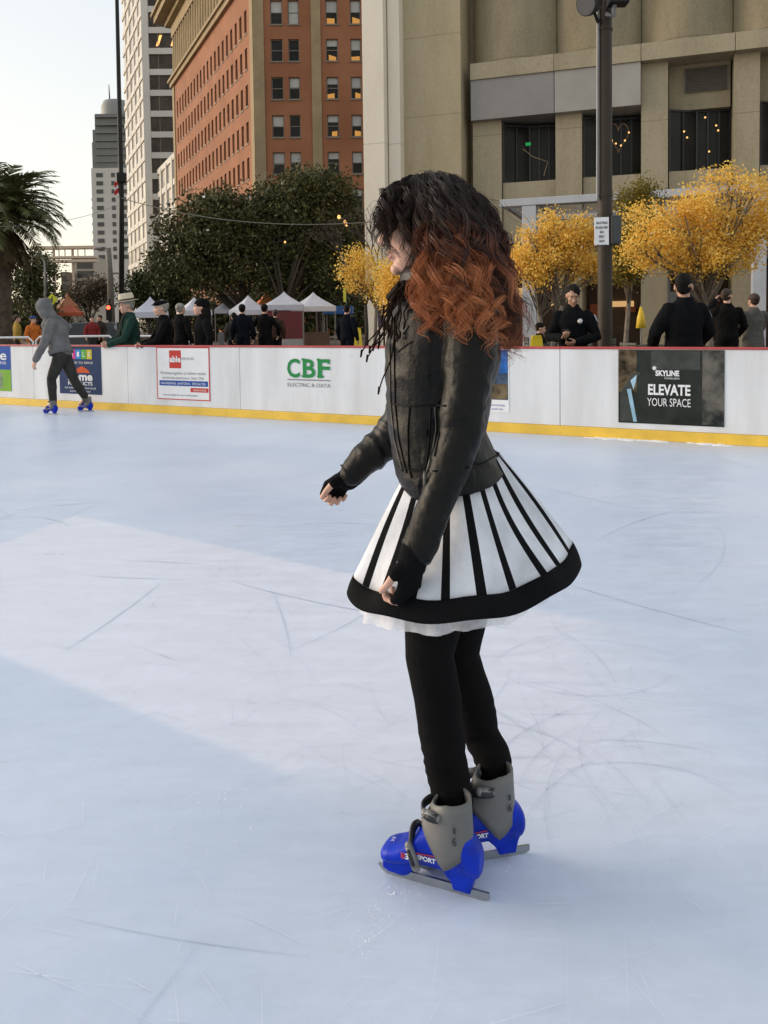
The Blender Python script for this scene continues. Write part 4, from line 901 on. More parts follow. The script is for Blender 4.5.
# wires
def wire(label, pts, rad, m):
    q = [V(p) for p in pts]; out = []
    for i in range(25):
        t = i/24; out.append(q[0].lerp(q[1], t)-V((0, 0, pts_sag*4*t*(1-t))))
    mb = MB(); mb.tube(out, rad, 5); o = mb.build('cable', m); props(o, label, 'cable'); return o
pts_sag = .5; wire('thin cable strung across in front of the dark evergreen trees', (P(118, 197, 36), P(372, 222, 30)), .018, mat('cable_grey', (.14, .13, .11), .6, .1))
pts_sag = .3; wire('thin cable crossing in front of the palm fronds at the left', (P(-20, 226, 27), P(118, 205, 36)), .010, M_galv)
# ---------------------------------------------------------------- market tents
def tent(label, px, ypk, yeave, Y, wpx, mroof, side=None, msd=None, ang=.3, kind='open'):
    k = Y/FPX; W = wpx*k; c = P(px, ypk, Y); zt = c.z; ze = P(px, yeave, Y).z; root = empty('market_tent', (c.x, c.y, -.02), 0, label, 'tent', 'market tents under the dark trees')
    ca, sa = math.cos(ang), math.sin(ang); h = W/2/(abs(ca)+abs(sa))*1.0
    def q(x, y, z): return V((c.x+x*ca-y*sa, c.y+x*sa+y*ca, z))
    m = MB(); n = 7
    cs = [(-h, -h), (h, -h), (h, h), (-h, h)]
    for i in range(4):
        a, b_ = cs[i], cs[(i+1) % 4]; rows_ = []
        for j in range(n+1):
            t = j/n; zz = zt+(ze-zt)*(t**.78); rows_.append([q((a[0]+(b_[0]-a[0])*s/4)*t, (a[1]+(b_[1]-a[1])*s/4)*t, zz-.05*math.sin(math.pi*s/4)*t) for s in range(5)])
        for j in range(n):
            for s in range(4): m.quad(rows_[j][s], rows_[j+1][s], rows_[j+1][s+1], rows_[j][s+1])
    m.build('roof', mroof, root, smooth=True)
    m = MB()
    for i in range(4): a, b_ = cs[i], cs[(i+1) % 4]; m.obox(q(a[0]*1.005, a[1]*1.005, ze-.26), q(b_[0], b_[1], 0)-q(a[0], a[1], 0), q(a[0]*.01, a[1]*.01, 0)-q(0, 0, 0), V((0, 0, .25)))
    m.build('valance', mroof, root)
    for a in cs: m = MB(); p = q(a[0]*.96, a[1]*.96, 0); m.tube([p, p+V((0, 0, ze-.02))], .03, 6); m.build('leg', M_galv, root)
    if side:
        m = MB(); m.obox(q(-h*.97, -h*.97, .55), q(h*1.94, 0, 0)-q(0, 0, 0), q(0, .03, 0)-q(0, 0, 0), V((0, 0, ze-.85))); m.build('front_cloth', side, root)
        m = MB(); m.obox(q(-h*.97, -h*.97, .02), q(h*1.94, 0, 0)-q(0, 0, 0), q(0, .03, 0)-q(0, 0, 0), V((0, 0, .52))); m.build('pale_skirt', mat('skirt_grey', (.32, .31, .30), .8, .1), root)
    else:
        m = MB(); p = q(-h*.8, -h*.5, .75); m.obox(p, q(h*1.6, 0, 0)-q(0, 0, 0), q(0, .7, 0)-q(0, 0, 0), V((0, 0, .04))); m.obox(p+V((.03, .02, -.7)), q(h*1.55, 0, 0)-q(0, 0, 0), q(0, .6, 0)-q(0, 0, 0), V((0, 0, .69))); m.build('stall_counter', mat('counter_%d' % px, random.choice(((.35, .35, .36), (.12, .08, .06), (.2, .2, .22))), .8, .2, 2), root)
    return root
M_ten2 = mat('tent_grey', (.48, .48, .53), .7, .05); M_mar = mat('tent_maroon', (.13, .02, .022), .7, .1); M_orc = mat('tent_orange', (.75, .22, .04), .7, .1); M_blc = mat('tarp_blue', (.02, .10, .33), .6, .15); M_redc = mat('tent_red', (.45, .09, .03), .7, .1)
tent('white pointed tent just right of the cream hat', 150, 296.5, 312, 36, 42, M_tent)
tent('white pointed tent above the black cap and dark hat', 194, 297, 310.5, 42, 38, M_tent, ang=.5)
tent('white tent with a red trim behind the brimless dark hat', 229, 296, 309, 46, 34, M_tent, ang=.2)
tent('white tent just left of the orange one', 248, 295, 310, 42, 40, M_tent, ang=.6)
tent('bright orange tent between white tent and maroon stall', 266, 291, 306, 46, 30, M_orc, ang=.4)
tent('grey peaked stall with a maroon front cloth behind the tree trunk', 284, 291.5, 305, 38, 42, M_ten2, side=M_mar, ang=.1)
tent('white tent just right of the maroon stall', 313, 292, 306.5, 41, 46, M_tent, ang=.45)
tent('red and orange tent roof above the hooded skater', 69, 303, 312.5, 60, 32, M_redc, ang=.3)
tent('orange peaked tent behind the red one at the street end', 67, 293, 306, 70, 24, mat('tent_rust', (.30, .11, .04), .7, .1), ang=.6)
bt_ = empty('tarp_shelter', base_at(338, 44), 0, 'blue tarpaulin shelter at the end of the tent row', 'shelter')
a, b_ = P(322, 301, 44), P(352, 314, 44); mb = MB(); mb.box(a.x, b_.x, 44, 46.5, b_.z, b_.z+.45); mb.build('tarp', M_blc, bt_, bevel=.05)
for x in (a.x+.1, b_.x-.1):
    for y in (44.2, 46.3): mb = MB(); mb.tube([V((x, y, 0)), V((x, y, b_.z))], .03, 6); mb.build('pole', M_galv, bt_)
# goods on the stalls: warm lamps
for i, (px, py, Y) in enumerate(((345, 222, 44), (339, 217, 44), (346, 224.5, 44), (285, 242, 43))):
    o = empty('hanging_lamp', P(px, py, Y), 0, ('small warm lamp glowing in the dark tree, lowest of three', 'small warm lamp glowing in the dark tree, uppermost of three', 'small warm lamp glowing in the dark tree, middle of three', 'single faint warm lamp in the middle of the dark crown')[(2, 1, 0, 3)[i]], 'lamp')
    r_ = .09 if i < 3 else .05; c = P(px, py, Y-2.6); o.location = c
    m = MB(); m.ell(c, (r_, 0, 0), (0, r_, 0), (0, 0, r_*1.2), 10, 8); m.build('bulb', WARM[1], o, smooth=True)
    m = MB(); m.tube([c+V((0, 0, r_)), c+V((0, 0, r_+.06))], .03, 6); m.tube([c+V((0, 0, r_+.05)), c+V((0, .3, .9))], .008, 4); m.build('fitting', M_dk, o)
# ---------------------------------------------------------------- caution cones, banners
def wet_sign(label, px, ytop, Y, h):
    c = P(px, ytop, Y); z1 = c.z; z0 = z1-h if z1-h > -.02 else -.02; root = empty('caution_sign', (c.x, c.y, z0), 0, label, 'caution sign', 'yellow caution signs')
    for s in (-1, 1):
        m = MB(); w0, w1 = .14, .07; y0 = .16*s; vs = [V((c.x-w0, c.y+y0, z0)), V((c.x+w0, c.y+y0, z0)), V((c.x+w1, c.y+.015*s, z1)), V((c.x-w1, c.y+.015*s, z1))]
        vs += [v+V((0, -.012*s, 0)) for v in vs]; m.add(vs, [(0, 1, 2, 3), (7, 6, 5, 4), (0, 4, 5, 1), (1, 5, 6, 2), (2, 6, 7, 3), (3, 7, 4, 0)]); m.build('leaf_panel', mat('caution_yellow', (.75, .55, .02), .5, .05), root)
    m = MB(); m.box(c.x-.06, c.x+.06, c.y-.02, c.y+.02, z1-.01, z1+.03); m.build('handle', mat('caution_yellow', (.75, .55, .02), .5, .05), root)
wet_sign('yellow folding caution sign beside the dark clad walker', 358, 329, 20, .95)
wet_sign('yellow folding caution sign left of the officer with the phone', 536.5, 337.5, board_y(537)+1.2, .95)
um = empty('closed_parasol', base_at(641, 21), 0, 'closed yellow parasol between lamp post and broad shouldered officer', 'parasol')
a, b_ = P(641, 307, 21), P(641, 328, 21); m = MB(); m.tube([V((a.x, a.y, b_.z)), V((a.x, a.y, (a.z+b_.z)/2)), V((a.x, a.y, a.z))], [.13, .10, .03], 10); m.build('canopy', mat('caution_yellow', (.7, .48, .03), .6, .1), um, smooth=True)
m = MB(); m.tube([V((a.x, a.y, 0)), V((a.x, a.y, a.z+.05))], .02, 6); m.build('pole', M_galv, um)
bn_ = empty('feather_flag', base_at(344.5, 30), 0, 'narrow yellow green feather flag under the thin golden tree', 'flag')
a, b_ = P(343.3, 288, 30), P(346, 302, 30); m = MB(); m.box(a.x, b_.x, 29.98, 30.0, b_.z, a.z); m.build('cloth', mat('flag_lime', (.60, .62, .04), .6, .1), bn_)
m = MB(); m.tube([V((b_.x+.01, 30, 0)), V((b_.x+.01, 30, a.z+.05))], .015, 6); m.build('pole', M_galv, bn_)
kb = empty('kiosk_board', base_at(381, 27), 0, 'dark violet notice board behind the hanging cords', 'notice board')
a, b_ = P(377.5, 298, 27), P(385.5, 327, 27); m = MB(); m.box(a.x, b_.x, 27, 27.08, b_.z, a.z); m.build('panel', mat('kiosk_violet', (.06, .05, .08), .5, .1), kb)
m = MB(); m.box(a.x+.02, a.x+.08, 27.01, 27.07, 0, b_.z); m.box(b_.x-.08, b_.x-.02, 27.01, 27.07, 0, b_.z); m.build('post', M_dk, kb)
# ---------------------------------------------------------------- crowd railings
def railing(label, x0, x1, y, Y, hook=False):
    a, b_ = P(x0, y, Y), P(x1, y, Y); root = empty('crowd_railing', (a.x, a.y, 0), 0, label, 'railing', 'white crowd railings behind the boards')
    z = a.z; m = MB(); pts = [V((a.x, Y, .1)), V((a.x, Y, z-.08)), V((a.x+.08, Y, z)), V((b_.x-.1, Y, z)), V((b_.x, Y, z-.1)), V((b_.x, Y, .1))]; m.tube(pts, .024, 8)
    m.build('frame', M_wp, root, smooth=True)
    m = MB(); m.tube([V((a.x, Y, .2)), V((b_.x, Y, .2))], .018, 6); m.build('lower_rail', M_wp, root)
    for x in (a.x+.3, b_.x-.3): m = MB(); m.box(x-.03, x+.03, Y-.3, Y+.3, -.02, .03); m.tube([V((x, Y, .02)), V((x, Y, .2))], .02, 6); m.build('foot', M_wp, root)
railing('white crowd railing ending beside the green coat', 36, 114, 337.0, 17)
railing('white crowd railing cut off by the left edge', -60, 33, 338.5, 17)
railing('white crowd railing between green coat and black cap', 118, 188, 336.5, 18)
# ---------------------------------------------------------------- cars far down the street
M_tail = emit_mat('tail_lamp', (1, .07, .03), 5.0); M_head = emit_mat('head_lamp', (1, .85, .6), 3.0)
def car(label, px, Y, paint, yaw, lights='tail'):
    b_ = base_at(px, Y); root = empty('parked_car', b_, yaw, label, 'car', 'cars at the end of the street')
    prof = [(-2.15, .35), (-2.2, .75), (-2.05, .95), (-1.3, 1.0), (-.75, 1.42), (.7, 1.46), (1.35, 1.05), (2.1, .92), (2.2, .6), (2.15, .32)]
    m = MB(); L_ = [[V((y, x, z)) for x, z in prof] for y in (-.86, -.80, .80, .86)]
    L_[0] = [V((-.88, x, z)) if z < 1.1 else V((-.66, x, z)) for x, z in prof]; L_[1] = [V((-.6, x*1.0, z+.02)) for x, z in prof]; L_[2] = [V((.6, x, z+.02)) for x, z in prof]; L_[3] = [V((.88, x, z)) if z < 1.1 else V((.66, x, z)) for x, z in prof]
    m.loft(L_); m.build('body', paint, root, world=False, smooth=True, sharp=35)
    m = MB(); m.quad((-.62, -1.27, 1.04), (.62, -1.27, 1.04), (.56, -.78, 1.40), (-.56, -.78, 1.40)); m.quad((.6, 1.30, 1.10), (-.6, 1.30, 1.10), (-.56, .76, 1.44), (.56, .76, 1.44))
    for v in range(len(m.v)): x, y, z = m.v[v]; m.v[v] = (x, y*1.015, z+.02)
    m.build('windscreen', M_glass, root, world=False)
    for x in (-.9, .9):
        for y in (-1.35, 1.35):
            m = MB(); m.tube([(x-.1*(1 if x > 0 else -1), y, .31), (x, y, .31)], .31, 16); t_ = m.build('wheel', M_dk, root, world=False)
            m = MB(); m.tube([(x, y, .31), (x+.012*(1 if x > 0 else -1), y, .31)], .18, 12); m.build('rim', M_galv, t_, world=False)
    for x in (-.68, .68):
        m = MB(); m.box(x-.16, x+.16, -2.235, -2.19, .70, .84); m.build('tail_light' if lights == 'tail' else 'headlight', M_tail if lights == 'tail' else M_head, root, world=False)
car('dark car with red tail lights lit, beside the cream hat', 111, 45, mat('paint_dark', (.03, .03, .034), .25, .1, coat=.6), R(-4))
car('dark blue car parked across the street under the red tent', 88, 40, mat('paint_navy', (.02, .022, .03), .3, .1), R(-70))
car('maroon car further down the street behind the yellow sign', 64, 66, mat('paint_maroon', (.08, .02, .02), .3, .1), R(-20))
tl = empty('traffic_light', base_at(104, 48), 0, 'traffic light showing red, left of the cream hat', 'traffic light')
c = P(108.5, 307.5, 47); m = MB(); m.tube([V((c.x, c.y+.15, 0)), V((c.x, c.y+.15, c.z+.5))], .06, 8); m.build('post', M_dk, tl)
m = MB(); m.box(c.x-.16, c.x+.16, c.y-.02, c.y+.1, c.z-.75, c.z+.2); m.build('housing', M_dk, tl, bevel=.03)
m = MB(); m.ell(c+V((0, -.04, 0)), (.12, 0, 0), (0, .03, 0), (0, 0, .12), 14, 8); m.build('red_lamp', M_tail, tl)
# ---------------------------------------------------------------- cafe furniture
M_caf = mat('cafe_green_metal', (.018, .028, .02), .45, .15)
def cafe_table(x, y):
    root = empty('cafe_table', (x, y, -.02))
    m = MB(); m.lathe([(.01, .70), (.36, .70), (.37, .71), (.36, .725), (.01, .725)], n=20); m.build('table_top', M_caf, root, world=False)
    m = MB(); m.tube([(0, 0, .05), (0, 0, .70)], .03, 8); m.lathe([(.22, 0), (.22, .015), (.03, .05)], n=14); m.build('pedestal', M_caf, root, world=False); return root
def cafe_chair(x, y, rz):
    root = empty('cafe_chair', (x, y, -.02), rz)
    m = MB()
    for i in range(6): m.box(-.2, .2, -.2+i*.068, -.145+i*.068, .44, .455)
    m.build('seat', M_caf, root, world=False)
    m = MB()
    for z in (.60, .68, .76, .82): m.box(-.2, .2, .20, .215, z, z+.045)
    for x_ in (-.2, .2): m.tube([(x_, .2, .45), (x_, .23, .88)], .012, 6)
    m.build('backrest', M_caf, root, world=False)
    for a in ((-.19, -.19), (.19, -.19), (-.19, .2), (.19, .2)): m = MB(); m.tube([(a[0]*1.08, a[1]*1.08, 0), (a[0], a[1], .44)], .012, 6); m.build('leg', M_caf, root, world=False)
    return root
ct, cc_ = cafe_table(0, 0), cafe_chair(0, 0, 0)
tspots = [(538, 17), (592, 15), (630, 15.5), (652, 18), (742, 11.8), (762, 13), (556, 21), (700, 20), (640, 12.5)]
tl_ = ['just right of the copper hair ends', 'just left of the brown post', 'just right of the brown post', 'under the closed yellow parasol', 'in front of the person taking a picture', 'in front of the grey coat', 'far back behind the seated person', 'hidden far back by the broad officer', 'close behind the boards right of the brown post']
cn_ = 0; rn = random.Random(4)
for i, (px, Y) in enumerate(tspots):
    p = base_at(px, Y); o = ct if i == 0 else copy_tree(ct); o.location = p
    props(o, 'dark green cafe table '+tl_[i], 'table', 'cafe tables behind the rink')
    for k, sd_ in enumerate(('left', 'right')):
        c = cc_ if cn_ == 0 else copy_tree(cc_); cn_ += 1; a = rn.uniform(-.4, .4)+(math.pi if k == 0 else 0)
        c.location = p+V((.62*math.cos(a), .62*math.sin(a), 0)); c.rotation_euler = (0, 0, a-math.pi/2+rn.uniform(-.3, .3))
        props(c, 'dark green chair, %s of the table %s' % (sd_, tl_[i]), 'chair', 'cafe chairs behind the rink')
# ---------------------------------------------------------------- people
def skinmat(name, c): 
    m = mat(name, c, .5, .08, 14, bump=.05, bscale=90); b = [n for n in m.node_tree.nodes if n.type == 'BSDF_PRINCIPLED'][0]
    b.inputs['Subsurface Weight'].default_value = .12; b.inputs['Subsurface Radius'].default_value = (.02, .008, .004); return m
SKIN = skinmat('skin', (.56, .32, .23)); SKIN2 = skinmat('skin_tan', (.36, .20, .13))
def cloth(name, c, **k): return mat(name, c, .9, .18, 9, bump=.2, bscale=60, spec=.08, **k)
CL_black = cloth('cloth_black', (.006, .0058, .006)); CL_navy = cloth('cloth_navy', (.006, .007, .011)); CL_green = cloth('cloth_green', (.018, .045, .035)); CL_grey = cloth('cloth_grey', (.15, .145, .145))
CL_dgrey = cloth('cloth_dark_grey', (.040, .038, .034)); CL_coat = cloth('cloth_coat_grey', (.10, .095, .085)); CL_yel = cloth('cloth_yellow', (.35, .22, .05)); CL_or = cloth('cloth_orange', (.5, .14, .03)); CL_blue = cloth('cloth_blue', (.03, .07, .22)); CL_white = cloth('cloth_white', (.6, .6, .58))
HAIR_d = mat('hair_dark', (.008, .006, .005), .7, .4, 30, bump=.5, bscale=80, spec=.12); HAIR_g = mat('hair_grey', (.25, .23, .2), .6, .3, 30, bump=.5, bscale=80); HAIR_b = mat('hair_brown', (.035, .016, .009), .7, .4, 30, bump=.5, bscale=80)
M_eye = mat('eye_white', (.30, .27, .25), .3, .02); M_iris = mat('eye_dark', (.02, .012, .008), .15, .05)
def head_shape(mb, c, f, u, s=1.0):
    c, f, u = V(c), V(f).normalized(), V(u); u = (u-f*u.dot(f)).normalized(); sd_ = f.cross(u)
    def q(a, b, h): return c+(f*a+sd_*b+u*h)*s
    def E(a, b, h, ra, rb, rh): mb.ell(q(a, b, h), f*ra*s, sd_*rb*s, u*rh*s, 20, 14)
    E(-.012, 0, .018, .098, .077, .093)           # skull
    E(.035, 0, -.035, .062, .060, .080)           # face
    E(.048, 0, -.085, .040, .043, .036)           # jaw
    E(.082, 0, -.104, .016, .020, .015)           # chin
    E(.080, 0, .030, .016, .045, .020)            # brow
    E(.066, .034, -.028, .024, .024, .022); E(.066, -.034, -.028, .024, .024, .022)   # cheeks
    mb.limb([q(.088, 0, .012), q(.104, 0, -.018), q(.114, 0, -.036)], [.008*s, .010*s, .0125*s], 10)
    E(.104, .011, -.040, .009, .008, .007); E(.104, -.011, -.040, .009, .008, .007)
    E(.090, 0, -.064, .013, .024, .0065); E(.088, 0, -.076, .013, .021, .0075)        # lips
    for g in (-1, 1): mb.ell(q(-.012, .078*g, -.008), f*.020*s, sd_*.008*s, u*.032*s, 12, 8)
    return q
def hand(mb, wr, d, nrm, th, L=.175, curl=(.5, .6, .6, .65), thumb=.5, infl=0., fingers=True, glove=False):
    # wr wrist, d towards the knuckles, nrm where the palm faces, th towards the thumb side
    wr, d = V(wr), V(d).normalized(); nrm = V(nrm); nrm = (nrm-d*nrm.dot(d)).normalized(); th = V(th); th = (th-d*th.dot(d)-nrm*th.dot(nrm)).normalized()
    k = L/.175; pl_ = .085*k
    kn = []
    for i, (o, l) in enumerate(((.030, .98), (.010, 1.02), (-.010, .98), (-.029, .90))):
        kp = wr+d*pl_*l+th*o*k; kn.append(kp)
        mb.limb([wr+th*o*.55*k+d*.005, wr.lerp(kp, .55)+th*o*.2*k-nrm*.002, kp], [.0150*k+infl, .0140*k+infl, .0108*k+infl], 10)
    lens = ((.040, .024, .019), (.044, .028, .020), (.041, .026, .020), (.032, .019, .017)); rad = (.0090, .0093, .0088, .0078)
    if fingers:
        for i in range(4):
            p = kn[i]; a = curl[i]*.7; pts = [p]; rr = [rad[i]*k*1.12+infl]
            for j, l in enumerate(lens[i]):
                if glove and j > 0: break
                dd = d*math.cos(a)+nrm*math.sin(a)+th*(.10-.07*i)*(1-min(1, a)); dd.normalize(); ll = l*k*(.75 if glove else 1)
                p = p+dd*ll; pts.append(p); rr.append(rad[i]*k*(1-.10*j)+infl); a += curl[i]*1.25
            mb.limb(pts, rr, 10)
    t0 = wr+d*.022*k+th*.022*k+nrm*.008*k; d1 = (d*.62+th*.70+nrm*.30).normalized(); d2 = (d*.9+th*.30*(1-thumb)+nrm*(.2+.5*thumb)).normalized()
    if glove: mb.limb([t0, t0+d1*.03*k], [.0150*k+infl, .0125*k+infl], 10)
    else: mb.limb([t0, t0+d1*.034*k, t0+d1*.034*k+d2*.030*k, t0+d1*.034*k+d2*.030*k+(d2+nrm*thumb*.4).normalized()*.024*k], [.0150*k, .0115*k, .0102*k, .0085*k], 10)
def body_limbs(mb, J, s, part, infl=0., sl=1., zlo=None):
    """closed shapes for one region of a figure. J: joints in world space"""
    sd_, bf = J['side'], J['bf']
    hip, ch, nk = J['hip'], J['chest'], J['neck']
    ax = (nk-hip).normalized()
    def ring(c, w_, d_): return [c+sd_*(w_+infl)*s*math.cos(g)+bf*(d_+infl)*s*math.sin(g) for g in [2*math.pi*k/20 for k in range(20)]]
    if part in ('torso', 'all'):
        m1 = hip.lerp(ch, .35); m2 = hip.lerp(ch, .7)
        rs = [ring(hip-ax*.07*s, .13, .09), ring(hip, .165, .115), ring(m1, .148, .105), ring(m2, .155, .110), ring(ch, .178, .118), ring(ch.lerp(nk, .45), .170, .10), ring(ch.lerp(nk, .78), .095, .075), ring(nk-ax*.005*s, .058 if infl == 0 else .062, .058)]
        mb.loft(rs)
    if part in ('arms', 'all', 'torso_arms') or part == 'torso' and J.get('sleeves', True) and infl > 0:
        for q in 'LR':
            a, e, w_ = J['sh'+q], J['el'+q], J['wr'+q]
            mb.limb([a, a.lerp(e, .5), e, e.lerp(w_, .5), w_.lerp(e, .04 if infl else 0)], [(.055+infl)*s, (.050+infl)*s, (.042+infl)*s, (.038+infl)*s, (.028+infl*1.05)*s], 14)
    if part in ('legs', 'all'):
        for q in 'LR':
            h, k_, a = J['hp'+q], J['kn'+q], J['an'+q]
            mb.limb([h, h.lerp(k_, .5), k_, k_.lerp(a, .35), a.lerp(k_, .0 if infl == 0 else .08)], [(.088+infl)*s, (.074+infl)*s, (.054+infl)*s, (.054+infl)*s, (.038+infl*1.2)*s], 14)
        if infl > 0: mb.loft([ring(hip-ax*.09*s, .10, .08), ring(hip-ax*.03*s, .155, .105), ring(hip+ax*.07*s, .16, .11)])
def person(label, J, s, coat, trousers, hair='short', hairm=None, hat=None, vox=.012, skin=None, long_coat=0., shoes=None, hands=True, group=None, extra=None, curl=(.5, .5, .5, .5), hood=None, base=None):
    skin = skin or SKIN
    b = base or V((J['hip'].x, J['hip'].y, 0)); root = empty('person', b, 0, label, 'person', group)
    f, u = J['fwd'], J.get('up', V((0, 0, 1)))
    mb = MB(); body_limbs(mb, J, s, 'all')
    hc_ = J['head']; q = head_shape(mb, hc_, f, u, s)
    mb.limb([J['neck']-(hc_-J['neck'])*.2, q(-.015, 0, -.06)], [.056*s, .052*s], 14)
    for g in 'LR':
        d = (J['wr'+g]-J['el'+g]).normalized(); d = J.get('hd'+g, d); n_ = J.get('hn'+g, -J['side'] if g == 'L' else J['side']); t_ = J.get('ht'+g, J['bf'])
        hand(mb, J['wr'+g], d, n_, t_, .18*s, curl)
        an = J['an'+g]; tf = J.get('toe'+g, J['bf']); mb.limb([an, an-V((0, 0, .05*s))+tf*.14*s], [.036*s, .028*s], 10)
    body = link('body', union(mb, vox, 3), skin, root)
    for g in (-1, 1):
        m = MB(); m.ell(q(.080, .031*g, .004), V(f)*.010*s, J['side']*.011*s, V((0, 0, 1))*.0065*s, 12, 8); e = m.build('eye', M_eye, root, smooth=True)
        m = MB(); m.ell(q(.087, .031*g, .004), V(f)*.005*s, J['side']*.006*s, V((0, 0, 1))*.006*s, 10, 6)
        bw = MB(); bw.tube([q(.092, .014*g, .024), q(.090, .032*g, .029), q(.078, .046*g, .024)], [.0035*s, .004*s, .0025*s], 6); bw.build('eyebrow', HAIR_d, root, smooth=True); m.build('iris', M_iris, e, smooth=True)
    mb = MB(); body_limbs(mb, J, s, 'torso', .020)
    if long_coat:
        sd_, bf = J['side'], J['bf']; hip = J['hip']; rs = []
        for t in (0, .3, .65, 1): rs.append([hip-V((0, 0, t*long_coat))+V((0, 0, .02))+sd_*(.185+.05*t)*s*math.cos(a)+bf*(.14+.05*t)*s*math.sin(a) for a in [2*math.pi*k/20 for k in range(20)]])
        mb.loft(rs[::-1])
    nk = J['neck']; mb.tube([nk-V((0, 0, .05*s)), nk+V((0, 0, .028*s))-J['bf']*.01*s], [.080*s, .073*s], 16)
    cme = union(mb, vox, 2)
    sc = .05*s
    displace(cme, lambda p, n: .007*noise.noise(p*(9/s))+.004*noise.noise(p*(23/s)))
    co = link('coat', cme, coat, root)
    mb = MB(); body_limbs(mb, J, s, 'legs', .014); tme = union(mb, vox, 2); displace(tme, lambda p, n: .005*noise.noise(p*11)); link('trousers', tme, trousers, root)
    if shoes is not False:
        for g in 'LR':
            an = J['an'+g]; tf = J.get('toe'+g, J['bf']); m = MB(); m.limb([an-V((0, 0, .03*s)), an-V((0, 0, .045*s))+tf*.08*s, an-V((0, 0, .05*s))+tf*.16*s], [.050*s, .046*s, .038*s], 12)
            link('shoe', union(m, vox*.8, 2), shoes or M_black, root)
    if hair:
        m = MB(); S = J['side']; uu_ = (u-f*u.dot(f)).normalized()
        m.ell(q(-.030, 0, .040), f*.108*s, S*.087*s, uu_*.090*s, 18, 12); m.ell(q(-.056, 0, -.008), f*.062*s, S*.076*s, uu_*.068*s, 16, 10)
        if hair == 'long': m.limb([q(-.06, 0, -.02), q(-.075, 0, -.12), q(-.07, 0, -.22)], [.085*s, .08*s, .06*s], 14)
        hm = union(m, vox*.8, 2); displace(hm, lambda p, n: .006*noise.noise(p*60)); link('hair', hm, hairm or HAIR_d, root)
    if hat: hat(root, q, f, u, J['side'], s)
    if extra: extra(root, q, J, s)
    return root
def joints(loc, yaw, H=1.75, aL=None, aR=None, lean=0., headturn=0., nod=0., stride=.0, sit=False):
    """standing template; yaw 0 faces the camera side (-Y), local x is the person's left. arms: ((elbow),(wrist)) local"""
    s = H/1.75; loc = V(loc)
    M = Matrix.Translation(loc) @ Matrix.Rotation(yaw, 4, 'Z')
    Lm = Matrix.Translation((0, 0, .93*s)) @ Matrix.Rotation(lean, 4, 'X') @ Matrix.Translation((0, 0, -.93*s))
    def T(p, up=True): p = V(p)*s; return M @ ((Lm @ p) if up else p)
    def D(v): return (M.to_3x3() @ V(v)).normalized()
    J = dict(hip=T((0, 0, .97)), chest=T((0, -.005, 1.30)), neck=T((0, .01, 1.50)), head=T((0, -.015-.02*nod, 1.635)), side=D((1, 0, 0)), bf=D((0, -math.cos(lean), 0)) if True else 0)
    hd_ = Matrix.Rotation(headturn, 3, 'Z') @ V((0, -math.cos(nod), -math.sin(nod))); J['fwd'] = D(hd_); J['up'] = V((0, 0, 1))
    aL = aL or ((.25, .03, 1.16), (.25, -.07, .92)); aR = aR or ((-.25, .03, 1.16), (-.25, -.07, .92))
    J['shL'], J['elL'], J['wrL'] = T((.172, .01, 1.388)), T(aL[0]), T(aL[1]); J['shR'], J['elR'], J['wrR'] = T((-.172, .01, 1.388)), T(aR[0]), T(aR[1])
    for g, sx, st in (('L', 1, stride), ('R', -1, -stride)):
        J['hp'+g] = T((.085*sx, 0, .90), False); J['kn'+g] = T((.095*sx, -st*.5-.02, .50), False); J['an'+g] = T((.10*sx, -st, .085), False)
        if sit: J['hp'+g] = T((.09*sx, 0, .93), False); J['kn'+g] = T((.10*sx, -.42, .96), False); J['an'+g] = T((.10*sx, -.40, .53), False)
    return J, s
def spot(px, Y, z=-.02): p = P(px, 330, Y); return V((p.x, p.y, z))
def hat_brim(c, brim=.16, crown=.10, h=.12, band=None):
    def f_(root, q, f, u, S, s):
        o = q(-.015, 0, .062); u2 = (u-f*u.dot(f)).normalized()
        def ring(r, z, sq=1.): return [o+f*r*1.14*math.cos(g)+S*r*math.sin(g)*sq+u2*z for g in [2*math.pi*k/24 for k in range(24)]]
        m = MB(); m.loft([ring(brim*s, .005), ring(brim*s, .012), ring(crown*s, .016), ring(crown*.97*s, h*.7), ring(crown*.85*s, h), ring(crown*.3*s, h*.93)])
        hh = m.build('hat', c, root, smooth=True, sharp=50)
        if band: m = MB(); m.loft([ring(crown*1.02*s, .017), ring(crown*1.01*s, .042)]); m.build('hat_band', band, hh, smooth=True)
    return f_
def hat_cap(c):
    def f_(root, q, f, u, S, s):
        u2 = (u-f*u.dot(f)).normalized(); m = MB(); m.ell(q(-.01, 0, .075), f*.118*s, S*.094*s, (u2-f*.12)*.052*s, 20, 12); m.ell(q(.085, 0, .062), f*.055*s, S*.07*s, u2*.012*s, 16, 8); link('hat', union(m, .008, 2), c, root)
    return f_
def hat_beanie(c):
    def f_(root, q, f, u, S, s):
        u2 = (u-f*u.dot(f)).normalized(); m = MB(); m.ell(q(-.02, 0, .045), f*.115*s, S*.10*s, u2*.095*s, 20, 12); m.ell(q(-.02, 0, .02), f*.120*s, S*.104*s, u2*.03*s, 20, 8); link('hat', union(m, .008, 2), c, root)
    return f_
STRAW = mat('straw', (.58, .50, .36), .8, .1, 20, bump=.3, bscale=90)
